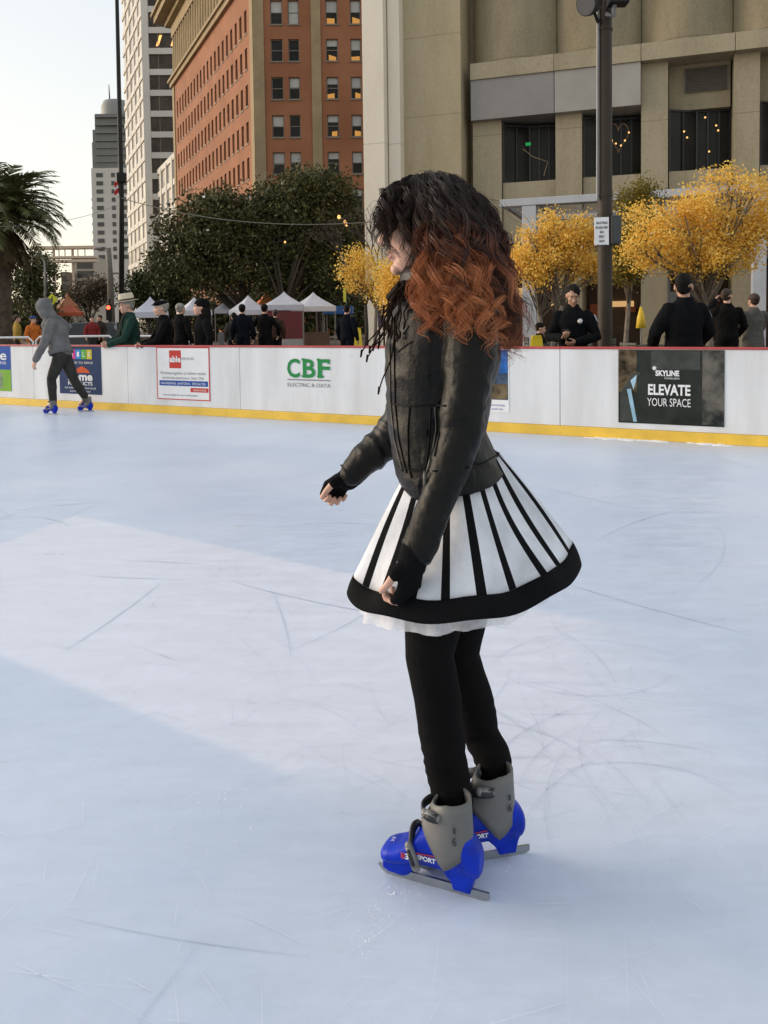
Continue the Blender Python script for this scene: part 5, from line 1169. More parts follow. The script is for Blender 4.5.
# the rail leaners: they face the ice to the left of the picture
lean_arms = (((.24, -.16, 1.13), (.06, -.36, 1.07)), ((-.24, -.16, 1.13), (-.05, -.38, 1.09)))
J, s = joints(spot(133, board_y(133)+.42), R(-62), 1.76, *lean_arms, lean=.10, nod=.15)
def scarf_x(root, q, J, s):
    m = MB(); n_ = J['neck']; m.tube([n_+J['side']*.05+J['bf']*.10-V((0, 0, .0)), n_+J['side']*.03+J['bf']*.16-V((0, 0, .2)), n_+J['side']*.03+J['bf']*.16-V((0, 0, .36))], [(.035, .012)]*3, 8, flat=J['side'])
    m.build('scarf', CL_dgrey, root, smooth=True)
person('man in green jacket and cream brimmed hat with hands clasped over the boards', J, s, CL_green, CL_dgrey, 'short', HAIR_g, hat_brim(STRAW, .160, .104, .130, HAIR_b), extra=scarf_x)
J, s = joints(spot(166, board_y(166)+.45), R(-66), 1.70, *lean_arms, lean=.08, nod=.1)
person('man in black coat and black flat cap standing at the boards facing left', J, s, CL_black, CL_black, 'short', HAIR_g, hat_cap(CL_black))
J, s = joints(spot(181, 17.5), R(150), 1.78)
person('grey haired person in black seen from behind, between flat cap and dark round hat', J, s, CL_black, CL_black, 'short', HAIR_g)
J, s = joints(spot(204, board_y(204)+.5), R(-60), 1.70, lean=.04, headturn=-.3)
person('woman with long hair in a dark round hat and black coat behind the white advert', J, s, CL_black, CL_black, 'long', HAIR_d, hat_beanie(CL_black))
J, s = joints(spot(242.5, 20), R(185), 1.80, stride=.18)
person('man in dark suit walking away, left one of a pair under the orange tent', J, s, CL_navy, CL_navy, 'short', HAIR_d)
J, s = joints(spot(265, 20.2), R(170), 1.80, ((.34, -.02, 1.18), (.30, -.12, 1.0)), ((-.34, -.02, 1.18), (-.30, -.12, 1.0)), stride=.15)
person('broad man in black coat walking away, right one of a pair under the orange tent', J, s, CL_black, CL_black, 'short', HAIR_d)
J, s = joints(spot(234, 22), R(200), 1.62)
person('smaller person in dark clothes half hidden left of the suited pair', J, s, CL_dgrey, CL_black, 'short', HAIR_d)
J, s = joints(spot(275.5, 23), R(185), 1.70)
person('person in brown half hidden right of the suited pair', J, s, cloth('cloth_brown', (.05, .03, .02)), CL_black, 'short', HAIR_b)
J, s = joints(spot(347, 19), R(150), 1.74, stride=.12, headturn=.3)
person('walker in dark navy clothes beside the yellow caution sign near the face', J, s, CL_navy, CL_navy, 'short', HAIR_d)
J, s = joints(spot(17, 26), R(120), 1.68)
person('person in mustard yellow jacket standing in front of the palm trunk', J, s, CL_yel, CL_dgrey, 'short', HAIR_b)
J, s = joints(spot(33.5, 24), R(60), 1.62)
person('person in orange jacket and blue cap behind the hood of the skater', J, s, CL_or, CL_dgrey, 'short', HAIR_b, hat_cap(CL_blue))
J, s = joints(spot(92, 30), R(30), 1.66)
person('distant person in red top in front of the dark blue car', J, s, cloth('cloth_red', (.22, .03, .03)), CL_dgrey, 'short', HAIR_d)
J, s = joints(spot(100, 31), R(-20), 1.70)
person('distant person in dark brown coat beside the red topped one', J, s, cloth('cloth_umber', (.04, .03, .025)), CL_black, 'short', HAIR_d)
# officers
PATCH = mat('patch_pale', (.36, .40, .46), .6, .15, 60); GOLDP = mat('patch_gold', (.40, .30, .10), .5, .1); NAVYC = cloth('uniform_black', (.0052, .0055, .0065)); BADGE = mat('badge_silver', (.5, .5, .5), .25, .1, metal=.9)
def shoulder_patch(root, J, g, t, size=.05):
    a, e = J['sh'+g], J['el'+g]; c = a.lerp(e, t); ax = (e-a).normalized(); out = J['side']*(1 if g == 'L' else -1); out = (out-ax*out.dot(ax)).normalized()
    cam_d = (V((0, 0, HC))-c).normalized(); tan = ax.cross(out)
    m = MB(); rows_ = []
    for i in range(6):
        y = (i/5-.5)*2*size*1.15; wd = size*(.9 if i in (0,) else 1.0 if i < 4 else (.75 if i == 4 else .2)); rows_.append([c+ax*y+(out*math.cos(x)+tan*math.sin(x))*.083 for x in [(-.5+k/6)*2*wd/.083 for k in range(7)]])
    for i in range(5):
        for k in range(6): m.quad(rows_[i][k], rows_[i][k+1], rows_[i+1][k+1], rows_[i+1][k])
    o = m.build('sleeve_patch', PATCH, root, smooth=True); sm = o.modifiers.new('s', 'SOLIDIFY'); sm.thickness = .004; sm.offset = 1
def cop1(root, q, J, s):
    shoulder_patch(root, J, 'L', .30)
    c = J['chest']+J['bf']*.150+J['side']*.085+V((0, 0, .02)); m = MB(); u2 = J['side']; m.ell(c, u2*.030, V((0, 0, .034)), J['bf']*.008, 7, 6); m.build('badge', BADGE, root)
    m = MB(); w_ = J['wrR']; c = w_+J['bf']*.06+V((0, 0, .055))+J['side']*.03; f_ = (J['bf']*.75+V((0, 0, .66))).normalized(); m.obox(c-J['side']*.036-f_*.07, J['side']*.072, f_*.14, f_.cross(J['side'])*.009); m.build('phone', M_black, root, bevel=.002)
Y1 = board_y(571)+.75
J, s = joints(spot(573, Y1), R(-14), 1.74, ((.28, -.06, 1.13), (.045, -.28, 1.07)), ((-.27, -.06, 1.13), (-.11, -.32, 1.12)), nod=.42, headturn=.18)
J['hdL'] = (J['side']*-.8+J['bf']*.35+V((0, 0, -.2))).normalized(); J['hnL'] = (-J['bf']*.6+V((0, 0, .8))); J['htL'] = V((0, 0, 1)); J['hnR'] = V((0, 0, 1)); J['htR'] = J['side']; J['hdR'] = (J['bf']*.8+J['side']*.3+V((0, 0, .3)))
person('police officer in black uniform looking down at the phone in his hands', J, s, NAVYC, NAVYC, 'short', HAIR_d, skin=SKIN2, vox=.008, extra=cop1, curl=(.7, .75, .75, .8))
Y2 = board_y(690)+.45
def cop2(root, q, J, s): shoulder_patch(root, J, 'R', .34, .045)
J, s = joints(spot(684, Y2, -.06), R(186), 1.84, ((.30, -.03, 1.16), (.24, -.24, 1.0)), ((-.30, -.03, 1.16), (-.24, -.24, 1.0)), headturn=-.38, nod=.05)
person('broad shouldered police officer in black seen from behind above the dark advert', J, s*1.14, NAVYC, NAVYC, 'short', HAIR_d, skin=SKIN2, vox=.009, extra=cop2)
J, s = joints(spot(727, 13.4), R(168), 1.80, ((.30, -.14, 1.34), (.12, -.34, 1.58)), ((-.28, -.05, 1.15), (-.2, -.2, 1.0)), headturn=-.4)
person('person in black with one hand raised to the face, behind the broad officer', J, s, CL_black, CL_black, 'short', HAIR_b)
J, s = joints(spot(753.5, 13.6), R(185), 1.72, ((.22, -.12, 1.16), (.05, -.25, 1.15)), ((-.22, -.12, 1.16), (-.05, -.25, 1.15)))
person('person in long grey coat with gathered waist at the right edge', J, s, CL_coat, CL_black, 'short', HAIR_b, long_coat=.62)
J, s = joints(spot(540, 17.6, -.49), R(80), 1.72, ((.24, -.12, 1.18), (.14, -.34, 1.12)), ((-.24, -.12, 1.18), (-.14, -.34, 1.12)), sit=True, nod=.2)
person('person in black seated at a cafe table right of the copper hair', J, s, CL_black, CL_black, 'short', HAIR_d)
# ---------------------------------------------------------------- skates
SK_blue = mat('skate_blue', (.003, .026, .40), .40, .22, 22, spec=.18, bump=.06, bscale=70); SK_grey = mat('skate_cuff_grey', (.135, .132, .124), .55, .08, 8, bump=.1, bscale=60); SK_steel = mat('blade_steel', (.42, .43, .43), .32, .12, 12, metal=.85, stretch=(1, 1, 1)); SK_strap = mat('strap_black', (.02, .02, .022), .5, .15); SK_lin = mat('boot_liner', (.33, .32, .30), .8, .1)
def skate(parent, heel, toe, roll=0., detail=True, vox=.0035, k=1.0):
    """heel, toe: ends of the blade on the ice"""
    heel, toe = V(heel), V(toe); f = (toe-heel).normalized(); up0 = V((0, 0, 1)); sd_ = up0.cross(f).normalized(); up = f.cross(sd_).normalized()
    if roll: Rm = Matrix.Rotation(roll, 3, f); sd_ = Rm @ sd_; up = Rm @ up
    L = (toe-heel).length; sx = L/.277
    def q(t, z, b=0.): return heel+f*t*sx+up*z*k+sd_*b*k
    root = bpy.data.objects.new('skate', None); COL.objects.link(root); root.parent = parent
    M_ = Matrix.Identity(4); p_ = parent
    root.matrix_basis = parent.matrix_basis.inverted()
    # shell: cross rings from the heel to the toe
    mb = MB()
    prof = [(.012, .062, .112, .022), (.020, .050, .128, .031), (.045, .048, .155, .036), (.080, .052, .165, .037), (.110, .055, .160, .037), (.140, .056, .148, .038), (.165, .055, .134, .041), (.195, .050, .108, .045), (.222, .045, .094, .046), (.245, .042, .086, .043), (.260, .044, .079, .036), (.268, .050, .070, .022)]
    rings = []
    for t, z0, z1, w_ in prof:
        zc_, h = (z0+z1)/2, (z1-z0)/2; r_ = []
        for j in range(24):
            a = 2*math.pi*j/24; cx, cz = math.cos(a), math.sin(a); r_.append(q(t, zc_+h*math.copysign(abs(cz)**.75, cz), w_*math.copysign(abs(cx)**.7, cx)*(1-.42*max(0, -cz)**1.5)))
        rings.append(r_)
    mb.loft(rings)
    # sole lip, toe pillar and heel pillar down to the blade
    def slab(pts, w0, w1):
        a = [q(t, z, w0) for t, z in pts]+[]; b = [q(t, z, -w0) for t, z in pts]; n = len(pts)
        mb.add(a+b, [tuple(range(n))[::-1], tuple(range(n, 2*n))]+[(i, (i+1) % n, n+(i+1) % n, n+i) for i in range(n)])
    slab([(.264, .056), (.264, .026), (.245, .018), (.205, .018), (.192, .026), (.172, .050), (.2, .066)], .020, .02)
    slab([(.020, .080), (.030, .045), (.036, .018), (.080, .018), (.084, .034), (.104, .054), (.112, .072)], .020, .02)
    slab([(.03, .068), (.20, .066), (.19, .054), (.15, .058), (.11, .058), (.03, .058)], .022, .03)
    link('shell', union(mb, vox, 3), SK_blue, root)
    mb = MB(); n = 24; top = []; bot = []
    pts = [(-.006+.289*i/n, .020+(.012 if False else .0)) for i in range(n+1)]
    lo = [.0+.030*max(0, (i/n-.90)/.10)**2*.6+.006*max(0, (.06-i/n)/.06) for i in range(n+1)]
    a = [q(t, z, .0032) for t, z in pts]; b = [q(t, z, -.0032) for t, z in pts]; c = [q(t, l, .0028) for (t, z), l in zip(pts, lo)]; d = [q(t, l, -.0028) for (t, z), l in zip(pts, lo)]
    for i in range(n): mb.quad(a[i], b[i], b[i+1], a[i+1]); mb.quad(c[i], a[i], a[i+1], c[i+1]); mb.quad(b[i], d[i], d[i+1], b[i+1]); mb.quad(d[i], c[i], c[i+1], d[i+1])
    mb.quad(a[0], c[0], d[0], b[0]); mb.quad(c[n], a[n], b[n], d[n]); mb.build('blade', SK_steel, root)
    # grey cuff wraps the ankle and runs down in a V on the side of the shell
    mb = MB(); m = 28; rows_ = []
    def cuff_low(a): return .088+.060*abs(math.cos(a))**1.3*(0 if False else 1)
    for j in range(7):
        h = j/6; rr = []
        for i in range(m):
            a = 2*math.pi*i/m; ca, sa = math.cos(a), math.sin(a)      # ca>0 towards toe
            zl = .078+(.075 if ca > 0 else .038)*abs(ca)**1.2; z = zl+(.228-zl)*h-(.016*max(0, ca)*h)
            fx = .052+.062*0+.004*h; cx = .092-.003*h; wx = .046-.0075*h+.012*max(0, ca)*(1-h)*1.6
            wy = .0445-.0045*h+.001*math.sin(h*3)
            rr.append(q(cx+wx*ca*(1.02 if ca > 0 else 1.18), z, wy*sa))
        rows_.append(rr)
    for j in range(6):
        for i in range(m): mb.quad(rows_[j][i], rows_[j][(i+1) % m], rows_[j+1][(i+1) % m], rows_[j+1][i])
    o = mb.build('cuff', SK_grey, root, smooth=True); sm = o.modifiers.new('s', 'SOLIDIFY'); sm.thickness = .005*k; sm.offset = 1
    mb = MB(); mb.tube([q(.087, .11), q(.087, .17), q(.087, .185)], [(.040*k, .034*k)]*3, 20, flat=f); mb.build('liner', SK_lin, root, smooth=True)
    if detail:
        side_ = [1, -1]
        def strap(tz, w_, name='strap', over=.9):
            m = MB(); out = []
            for i in range(15):
                a = math.pi*(i/14); out.append(q(tz[0]+tz[2]*math.sin(a), tz[1]+tz[3]*math.sin(a), tz[4]*math.cos(a)))
            for i in range(14):
                v = (up*.8+f*.5)*w_/2*k if tz[3] > .0 else up*w_/2*k
                m.quad(out[i]-v, out[i+1]-v, out[i+1]+v, out[i]+v)
            o = m.build(name, SK_strap, root, smooth=True); s_ = o.modifiers.new('s', 'SOLIDIFY'); s_.thickness = .006*k; s_.offset = 0
            return o
        strap((.105, .198, .055, -.006, .050), .020)
        strap((.172, .085, .012, .050, .0455), .018)
        for sg in (1, -1):                                            # clasps in grey, on the sides
            m = MB(); c = q(.124, .197, .044*sg); m.limb([c-f*.014*k, c+f*.014*k+up*.004*k], [.0105*k, .0100*k], 10); oc = m.build('clasp', M_galv, root, smooth=True)
            m = MB(); c = q(.124, .197, .0515*sg); m.limb([c-f*.012*k, c+f*.010*k+up*.003*k], [.0055*k, .0055*k], 8); m.build('clasp_slot', SK_strap, oc, smooth=True)
            m = MB(); c = q(.172, .098, .049*sg); m.limb([c-up*.026*k-f*.010*k, c+up*.020*k+f*.008*k], [(.011*k), (.009*k)], 10); oc = m.build('clasp', M_galv, root, smooth=True)
            m = MB(); c = q(.172, .098, .0575*sg); m.limb([c-up*.016*k-f*.006*k, c+up*.012*k+f*.005*k], [.0055*k, .005*k], 8); m.build('clasp_slot', SK_strap, oc, smooth=True)
            # printed marks on shell and cuff
            uf = f*(-1 if sg*sd_.dot(V((0, -1, 0))) > 0 else 1); nrm_ = sd_*sg
            uf = -f if (-f).cross(up).dot(nrm_) > 0 else f
            def print_(tx, t, z, b_, size, mt, wd): put_text('lettering', tx, q(t, z, b_*sg), uf, up, size*k, mt, root, wd*k, .0006)
            print_('SPORT', .139, .084, .0400, .015, W_, .046); print_('E', .196, .083, .0480, .018, REDP, .011); print_('3', .186, .083, .0480, .018, W_, .011)
            m = MB(); p0, p1 = q(.118, .0995, .0385*sg), q(.168, .0985, .0415*sg); m.tube([p0, p0.lerp(p1, .5)+nrm_*.0006, p1], .0013, 5); m.build('red_line', REDP, root)
            print_('6', .064, .145, .0490, .026, SK_strap, .011); print_('1', .064, .172, .0480, .018, SK_strap, .006)
        m = MB(); put_text('lettering', 'XR', q(.236, .0885, 0), f.cross(up), f, .014*k, W_, root, .02*k)
    return root
# ---------------------------------------------------------------- the hooded skater by the boards
YS = G(52, 414.5).y
def S_(px, py, dy=0.): return P(px, py, YS+dy)
J = dict(hip=S_(61, 352), chest=S_(56, 330), neck=S_(48.5, 317), head=S_(43.5, 308.5), side=V((-.45, -.89, 0)), bf=V((-.86, .43, -.28)).normalized(), fwd=V((-.88, .40, -.30)).normalized(), up=V((-.25, .1, .95)))
J['side'] = J['bf'].cross(V((0, 0, 1))).normalized()*-1
sdv = J['side'] if J['side'].y < 0 else -J['side']; J['side'] = sdv        # his left faces us
J['bf'] = J['bf']; s = 1.0
J.update(shL=S_(51, 323, -.17), elL=S_(43.5, 345, -.22), wrL=S_(35.5, 360, -.20), shR=S_(57, 320, .17), elR=S_(68, 327, .22), wrR=S_(60, 336, .32))
a1, a2 = G(51.5, 414.6), G(86.5, 411.5)
J.update(hpL=S_(60, 357, -.08), knL=S_(51.5, 379, -.06), anL=V((a1.x+.03, a1.y, .19)), hpR=S_(65, 357, .08), knR=S_(74, 380, .06), anR=V((a2.x-.0, a2.y, .20)))
J['hdL'] = V((-.35, .05, -1)); J['hnL'] = V((.3, .8, -.2)); J['htL'] = V((-1, .2, 0))
def hood_x(root, q, J, s):
    m = MB(); f, u, S = J['fwd'], J['up'], J['side']
    m.ell(q(-.02, 0, .02), f*.130, S*.108, u*.128, 18, 12); m.ell(q(-.07, 0, .055), f*.085, S*.075, u*.085, 16, 10); m.limb([q(-.03, 0, -.06), J['neck']-f*.03], [.10, .10], 14)
    hm = union(m, .011, 3); displace(hm, lambda p, n: .006*noise.noise(p*14))
    bm = bmesh.new(); bm.from_mesh(hm); c = q(.10, 0, -.02); bmesh.ops.delete(bm, geom=[v for v in bm.verts if (v.co-q(0, 0, 0)).dot(f) > .055 and (v.co-q(0, 0, -.03)).length < .13], context='VERTS'); bm.to_mesh(hm); bm.free()
    o = link('hood', hm, CL_grey, root); sm = o.modifiers.new('s', 'SOLIDIFY'); sm.thickness = .010; sm.offset = 0
    f1 = V((-.93, .36, 0)).normalized()
    for p, t_, ro in ((a1, f1, .0), (a2, V((-.97, .2, .0)), .12)):
        p0 = V((p.x, p.y, .0)); skate(root, p0-t_*.12, p0+t_*.15+V((0, 0, .0 if p is a1 else -.0)), 0, True, .007, 1.0)
    m = MB(); ax = (J['neck']-J['hip']).normalized(); c = J['hip']+ax*.02
    m.loft([[c+ax*z+S*(r)*math.cos(g)+ax.cross(S)*(r*.72)*math.sin(g) for g in [2*math.pi*k/24 for k in range(24)]] for z, r in ((-.045, .183), (-.05, .196), (.015, .198), (.03, .185))]); m.build('hem_band', CL_grey, root, smooth=True)
    for g in 'LR':
        a = J['an'+g]; kn_ = J['kn'+g]; m = MB(); m.tube([a-V((0, 0, .04)), a+(kn_-a)*.16], [.052, .050], 14); m.build('sock', cloth('sock_grey_'+g, (.13, .115, .09)), root, smooth=True)
person('hooded skater in grey sweatshirt and dark trousers gliding left along the boards', J, 1.0, CL_grey, CL_dgrey, None, vox=.010, shoes=False, extra=hood_x, base=V((a1.x, a1.y, 0)))
# ---------------------------------------------------------------- the skater in front
D0 = 1.90
hf, hh_ = G(381, 871), G(487, 901)
HB = V((.12, 1.93, 0))
hero = empty('person', HB, 0, 'woman with long curly copper tipped hair, black leather jacket and striped skirt skating in front', 'person')
def Q(px, py, D): return P(px, py, D)
def off(c, px, dy, dz): return V((c.x+px, c.y+dy, c.z+dz))
f3 = V((-1, .10, -.03)).normalized(); u3 = V((-.06, 0, 1)).normalized()
HCn = Q(429, 224, 1.93)
mb = MB(); hq = head_shape(mb, HCn, f3, u3, 1.0)
mb.limb([Q(440, 290, 1.93), hq(-.02, 0, -.07)], [.060, .052], 16)
# torso under the jacket, arms, legs: thinner than the clothes
def ringp(px0, px1, y0, y1, D, hd, n=32, ex=1.0):
    a, b = Q(px0, y0, D), Q(px1, y1, D); c = (a+b)/2; r = []
    for j in range(n):
        g = 2*math.pi*j/n; cx, sy = math.cos(g), math.sin(g)
        cx = math.copysign(abs(cx)**ex, cx); sy = math.copysign(abs(sy)**ex, sy)
        r.append(c+(b-a)*.5*cx+V((0, -hd*sy, 0)))
    return r
mb.loft([ringp(*a) for a in ((412, 462, 560, 560, 1.93, .10), (408, 490, 500, 490, 1.93, .14), (402, 478, 440, 440, 1.93, .125), (396, 484, 380, 380, 1.93, .14), (402, 484, 330, 330, 1.93, .16), (412, 472, 300, 300, 1.93, .13), (424, 462, 284, 284, 1.93, .06))])
NA = [(470, 306, 1.775), (471, 340, 1.755), (467, 385, 1.735), (461, 430, 1.725), (446, 478, 1.715), (428, 524, 1.705), (412, 560, 1.70)]
FA = [(440, 312, 2.09), (424, 360, 2.11), (404, 415, 2.13), (392, 436, 2.135), (368, 457, 2.14), (352, 473, 2.145), (350, 475, 2.145)]
mb.limb([Q(*a) for a in NA], [.045, .042, .040, .036, .032, .028, .026], 14)
mb.limb([Q(*a) for a in FA], [.045, .042, .038, .036, .032, .027, .026], 14)
NL = [(446, 566, 1.86), (434, 612, 1.865), (429.5, 656, 1.865), (438, 700, 1.87), (440, 725, 1.875), (447, 770, 1.878), (452, 793, 1.866), (453.6, 801, 1.864), (454, 807, 1.863), (454, 817, 1.862)]
FL = [(462, 566, 2.0), (460, 620, 2.0), (457.5, 656, 2.0), (473, 700, 2.005), (481, 734, 2.01), (491.5, 755, 1.98), (494, 766, 1.972), (495, 774, 1.968), (495, 785, 1.967)]
rNL = [.085, .072, .0585, .057, .054, .0500, .0470, .0455, .0430, .032]; rFL = [.085, .068, .056, .053, .048, .0455, .0445, .0425, .032]
mb.limb([Q(*a) for a in NL], [x-.010 for x in rNL], 16); mb.limb([Q(*a) for a in FL], [x-.010 for x in rFL], 16)
# hands
nw = Q(412.5, 557, 1.70); nd = V((-.12, .03, -1)).normalized(); nn_ = V((-.80, .60, .10)); nt = V((-.60, -.80, .05))
hand(mb, nw, nd, nn_, nt, .150, (.85, .8, .8, .8), .5)
fw = Q(353, 475.5, 2.15); fd = V((-.66, .50, -.50)).normalized(); fn_ = V((.35, -.75, -.55)); ftm = V((-.25, .1, 1))
hand(mb, fw, fd, fn_, ftm, .155, (1.1, 1.15, 1.15, 1.15), .5)
link('body', union(mb, .0034, 3, .4), SKIN, hero)
# face details
for g in (-1, 1):
    m = MB(); m.ell(hq(.084, .031*g, .004), f3*.0115, f3.cross(u3)*.013, u3*.0105, 14, 10); e = m.build('eye', M_eye, hero, smooth=True)
    m = MB(); m.ell(hq(.0925, .031*g, .003), f3*.0045, f3.cross(u3)*.006, u3*.006, 10, 8); m.build('iris', M_iris, e, smooth=True)
    m = MB(); m.tube([hq(.094, .014*g, .026), hq(.092, .032*g, .031), hq(.080, .048*g, .026)], [.003, .0035, .002], 6); m.build('eyebrow', HAIR_d, hero, smooth=True)
M_lip = mat('lips', (.36, .10, .09), .4, .08)
m = MB(); S3 = f3.cross(u3)
m.ell(hq(.0925, 0, -.0640), f3*.0125, S3*.023, u3*.0055, 14, 8); m.ell(hq(.0905, 0, -.0755), f3*.0130, S3*.020, u3*.0065, 14, 8); link('lips', union(m, .0018, 2), M_lip, hero)
# leather jacket ------------------------------------------------------------
def leather():
    t = NT('black_leather'); b = t.n('ShaderNodeBsdfPrincipled'); t.l(b.outputs[0], t.out.inputs[0]); tc = t.n('ShaderNodeTexCoord'); ob = tc.outputs['Object']
    n1 = t.n('ShaderNodeTexNoise', i_Scale=14., i_Detail=6.); t.l(ob, n1.inputs[0])
    cr = t.n('ShaderNodeValToRGB'); t.l(n1.outputs[0], cr.inputs[0]); e = cr.color_ramp.elements; e[0].position = .35; e[0].color = (.0030, .0026, .0020, 1); e[1].position = .75; e[1].color = (.0075, .0064, .0048, 1); t.l(cr.outputs[0], b.inputs['Base Color'])
    rr = t.n('ShaderNodeMapRange', i_1=.3, i_2=.7, i_3=.31, i_4=.50); t.l(n1.outputs[0], rr.inputs[0]); t.l(rr.outputs[0], b.inputs['Roughness'])
    v = t.n('ShaderNodeTexVoronoi', i_Scale=330., feature='DISTANCE_TO_EDGE'); t.l(ob, v.inputs[0])
    n2 = t.n('ShaderNodeTexNoise', i_Scale=52., i_Detail=6., i_Roughness=.62); t.l(ob, n2.inputs[0])
    b1 = t.n('ShaderNodeBump', i_Strength=.10, i_Distance=.001); t.l(v.outputs[0], b1.inputs['Height'])
    b2 = t.n('ShaderNodeBump', i_Strength=.55, i_Distance=.005); t.l(n2.outputs[0], b2.inputs['Height']); t.l(b1.outputs[0], b2.inputs['Normal']); t.l(b2.outputs[0], b.inputs['Normal'])
    b.inputs['Specular IOR Level'].default_value = .19
    return t.mat
M_lea = leather()
mb = MB()
TR = [(404, 500, 490, 471, 1.93, .178), (399, 502, 482, 468, 1.93, .176), (393, 494, 455, 452, 1.93, .165), (389, 484, 430, 430, 1.93, .152), (387, 488, 402, 402, 1.93, .158), (386, 496, 368, 368, 1.93, .172), (387, 500, 338, 338, 1.93, .185), (392, 498, 314, 314, 1.93, .180), (401, 486, 295, 295, 1.93, .140), (409, 469, 282, 282, 1.93, .088)]
mb.loft([ringp(*a, 40, .92) for a in TR])
rNA = [.064, .059, .0505, .0455, .041, .0365, .035]; rFA = [.064, .058, .053, .050, .043, .034, .032]
mb.limb([Q(*a) for a in NA[:-1]]+[Q(417, 551, 1.703)], rNA, 20); mb.limb([Q(*a) for a in FA[:-1]], rFA[:-1], 20)
jm = union(mb, .0042, 3)
def seg_dist(p, pts):
    best = 9; tt = 0; ii = 0
    for i in range(len(pts)-1):
        a, b = pts[i], pts[i+1]; ab = b-a; t = max(0, min(1, (p-a).dot(ab)/ab.length_squared)); d = (p-a-ab*t).length
        if d < best: best = d; tt = i+t
    return best, tt
NAp = [Q(*a) for a in NA]; FAp = [Q(*a) for a in FA]
def wrinkle(p, n):
    dn, tn = seg_dist(p, NAp); df, tf = seg_dist(p, FAp); d = 0.
    for ds, t in ((dn, tn), (df, tf)):
        if ds < .085:
            sk_ = p.x*16+p.y*13
            w_ = noise.noise(V((t*1.9+sk_*.45, p.x*9-p.z*4, p.y*9+3.1)))
            g = 1-abs(noise.noise(V((t*1.5-sk_*.5, p.y*7+p.x*4, p.z*6))))*2.6
            amp = .0042*(1 if t > 1.2 else .6)*(1.35 if 2.2 < t < 4.0 or t > 5.0 else 1)
            d += amp*(w_*.9+max(-.4, g)*.7)+.0012*noise.noise(p*60); return d
    q_ = V((p.x*7, p.y*6, p.z*16)); d = .005*noise.noise(q_)+.004*(1-abs(noise.noise(V((p.x*10, p.y*9, p.z*22+p.x*14))))*2)
    return d
displace(jm, wrinkle)
jk = link('jacket', jm, M_lea, hero)
M_zip = mat('zip_metal', (.09, .085, .075), .45, .15, metal=.6)
# surface tracer: a point of the jacket seen at a pixel
from mathutils.bvhtree import BVHTree
jb = BVHTree.FromPolygons([v.co[:] for v in jm.vertices], [p.vertices[:] for p in jm.polygons])
def on_jacket(px, py, lift=.002):
    d = ray(px, py).normalized(); h = jb.ray_cast(V((0, 0, HC)), d)
    if h[0] is None: return None
    return h[0]-d*.0+h[1]*lift
def seam(pts, rad, name, m, n=5, lift=.001, parent=None):
    out = []
    for i in range(len(pts)-1):
        for k in range(8):
            t = k/8; q = on_jacket(pts[i][0]*(1-t)+pts[i+1][0]*t, pts[i][1]*(1-t)+pts[i+1][1]*t, lift)
            if q is not None: out.append(q)
    if len(out) > 2:
        sm = [out[0]]+[(out[i-1]+out[i]*2+out[i+1])/4 for i in range(1, len(out)-1)]+[out[-1]]
        m_ = MB(); m_.tube(sm, rad, n); return m_.build(name, m, parent or jk, smooth=True)
M_seam = mat('leather_seam', (.004, .0036, .003), .6, .1, spec=.12)
seam([(435, 407), (436, 430), (431, 460), (427.5, 474)], .0020, 'pocket_zip', M_zip, lift=.0025)
seam([(431, 407), (429.5, 440), (425.5, 474)], .0024, 'pocket_welt', M_seam)
seam([(439, 408), (440, 432), (434, 460)], .0020, 'pocket_welt', M_seam)
c = on_jacket(427.5, 478, .006)
m = MB(); m.tube([c+V((0, 0, .012)), c, c-V((0, 0, .016)), c-V((0, 0, .022))], [.003, .0045, .0045, .002], 7); m.build('zip_puller', M_zip, jk, smooth=True)
seam([(391, 404), (410, 406), (430, 405), (448, 406)], .0022, 'yoke_seam', M_seam)
seam([(410, 407), (408, 430), (409, 465), (412, 480)], .0020, 'front_seam', M_seam)
seam([(398, 466), (415, 471), (440, 471)], .0022, 'hem_seam', M_seam)
seam([(466, 468), (485, 462), (499, 454)], .0022, 'hem_seam', M_seam)
seam([(391.5, 320), (390, 345), (390.5, 375), (391, 404), (395, 440), (404, 476)], .0020, 'front_zip', M_zip, lift=.0015)
seam([(395, 318), (394.5, 345), (395, 375), (395.5, 404), (399, 440), (408, 478)], .0020, 'front_placket', M_seam)
seam([(403, 334), (409, 325)], .0028, 'chest_zip', M_zip)
seam([(398, 352), (405, 346), (413, 341)], .0020, 'chest_seam', M_seam)
# collar standing up round the neck, in two lapels
mb = MB(); rr = []
for y, x0, x1, hd in ((300, 399, 482, .125), (288, 402, 474, .098), (276, 401, 468, .088), (268, 404, 466, .084)): rr.append(ringp(x0, x1, y, y-2, 1.93, hd, 32, .95))
mb.loft(rr, cap=False); o = mb.build('collar', M_lea, jk, smooth=True); sm = o.modifiers.new('s', 'SOLIDIFY'); sm.thickness = .006; sm.offset = 0
# sleeve cuffs and gloves
def cuff(pts, r, name, m, par):
    mm = MB(); mm.tube(pts, r, 18); o = mm.build(name, m, par, smooth=True, sharp=60); return o
gl = cloth('knit_black', (.0055, .0055, .006))
for wr, d, n_, t_, cu, el, infl in ((nw, nd, nn_, nt, (.85, .8, .8, .8), Q(428, 524, 1.705), .0042), (fw, fd, fn_, ftm, (1.1, 1.15, 1.15, 1.15), Q(368, 457, 2.14), .0042)):
    m = MB(); hand(m, wr, d, n_, t_, .150 if wr is nw else .155, cu, .5, infl, True, True)
    m.limb([wr.lerp(el, .45), wr.lerp(el, .1), wr+d*.02], [.0335, .033, .032], 16)
    gm = union(m, .0032, 3); displace(gm, lambda p, n: .0012*noise.noise(p*90)); link('glove', gm, gl, hero)
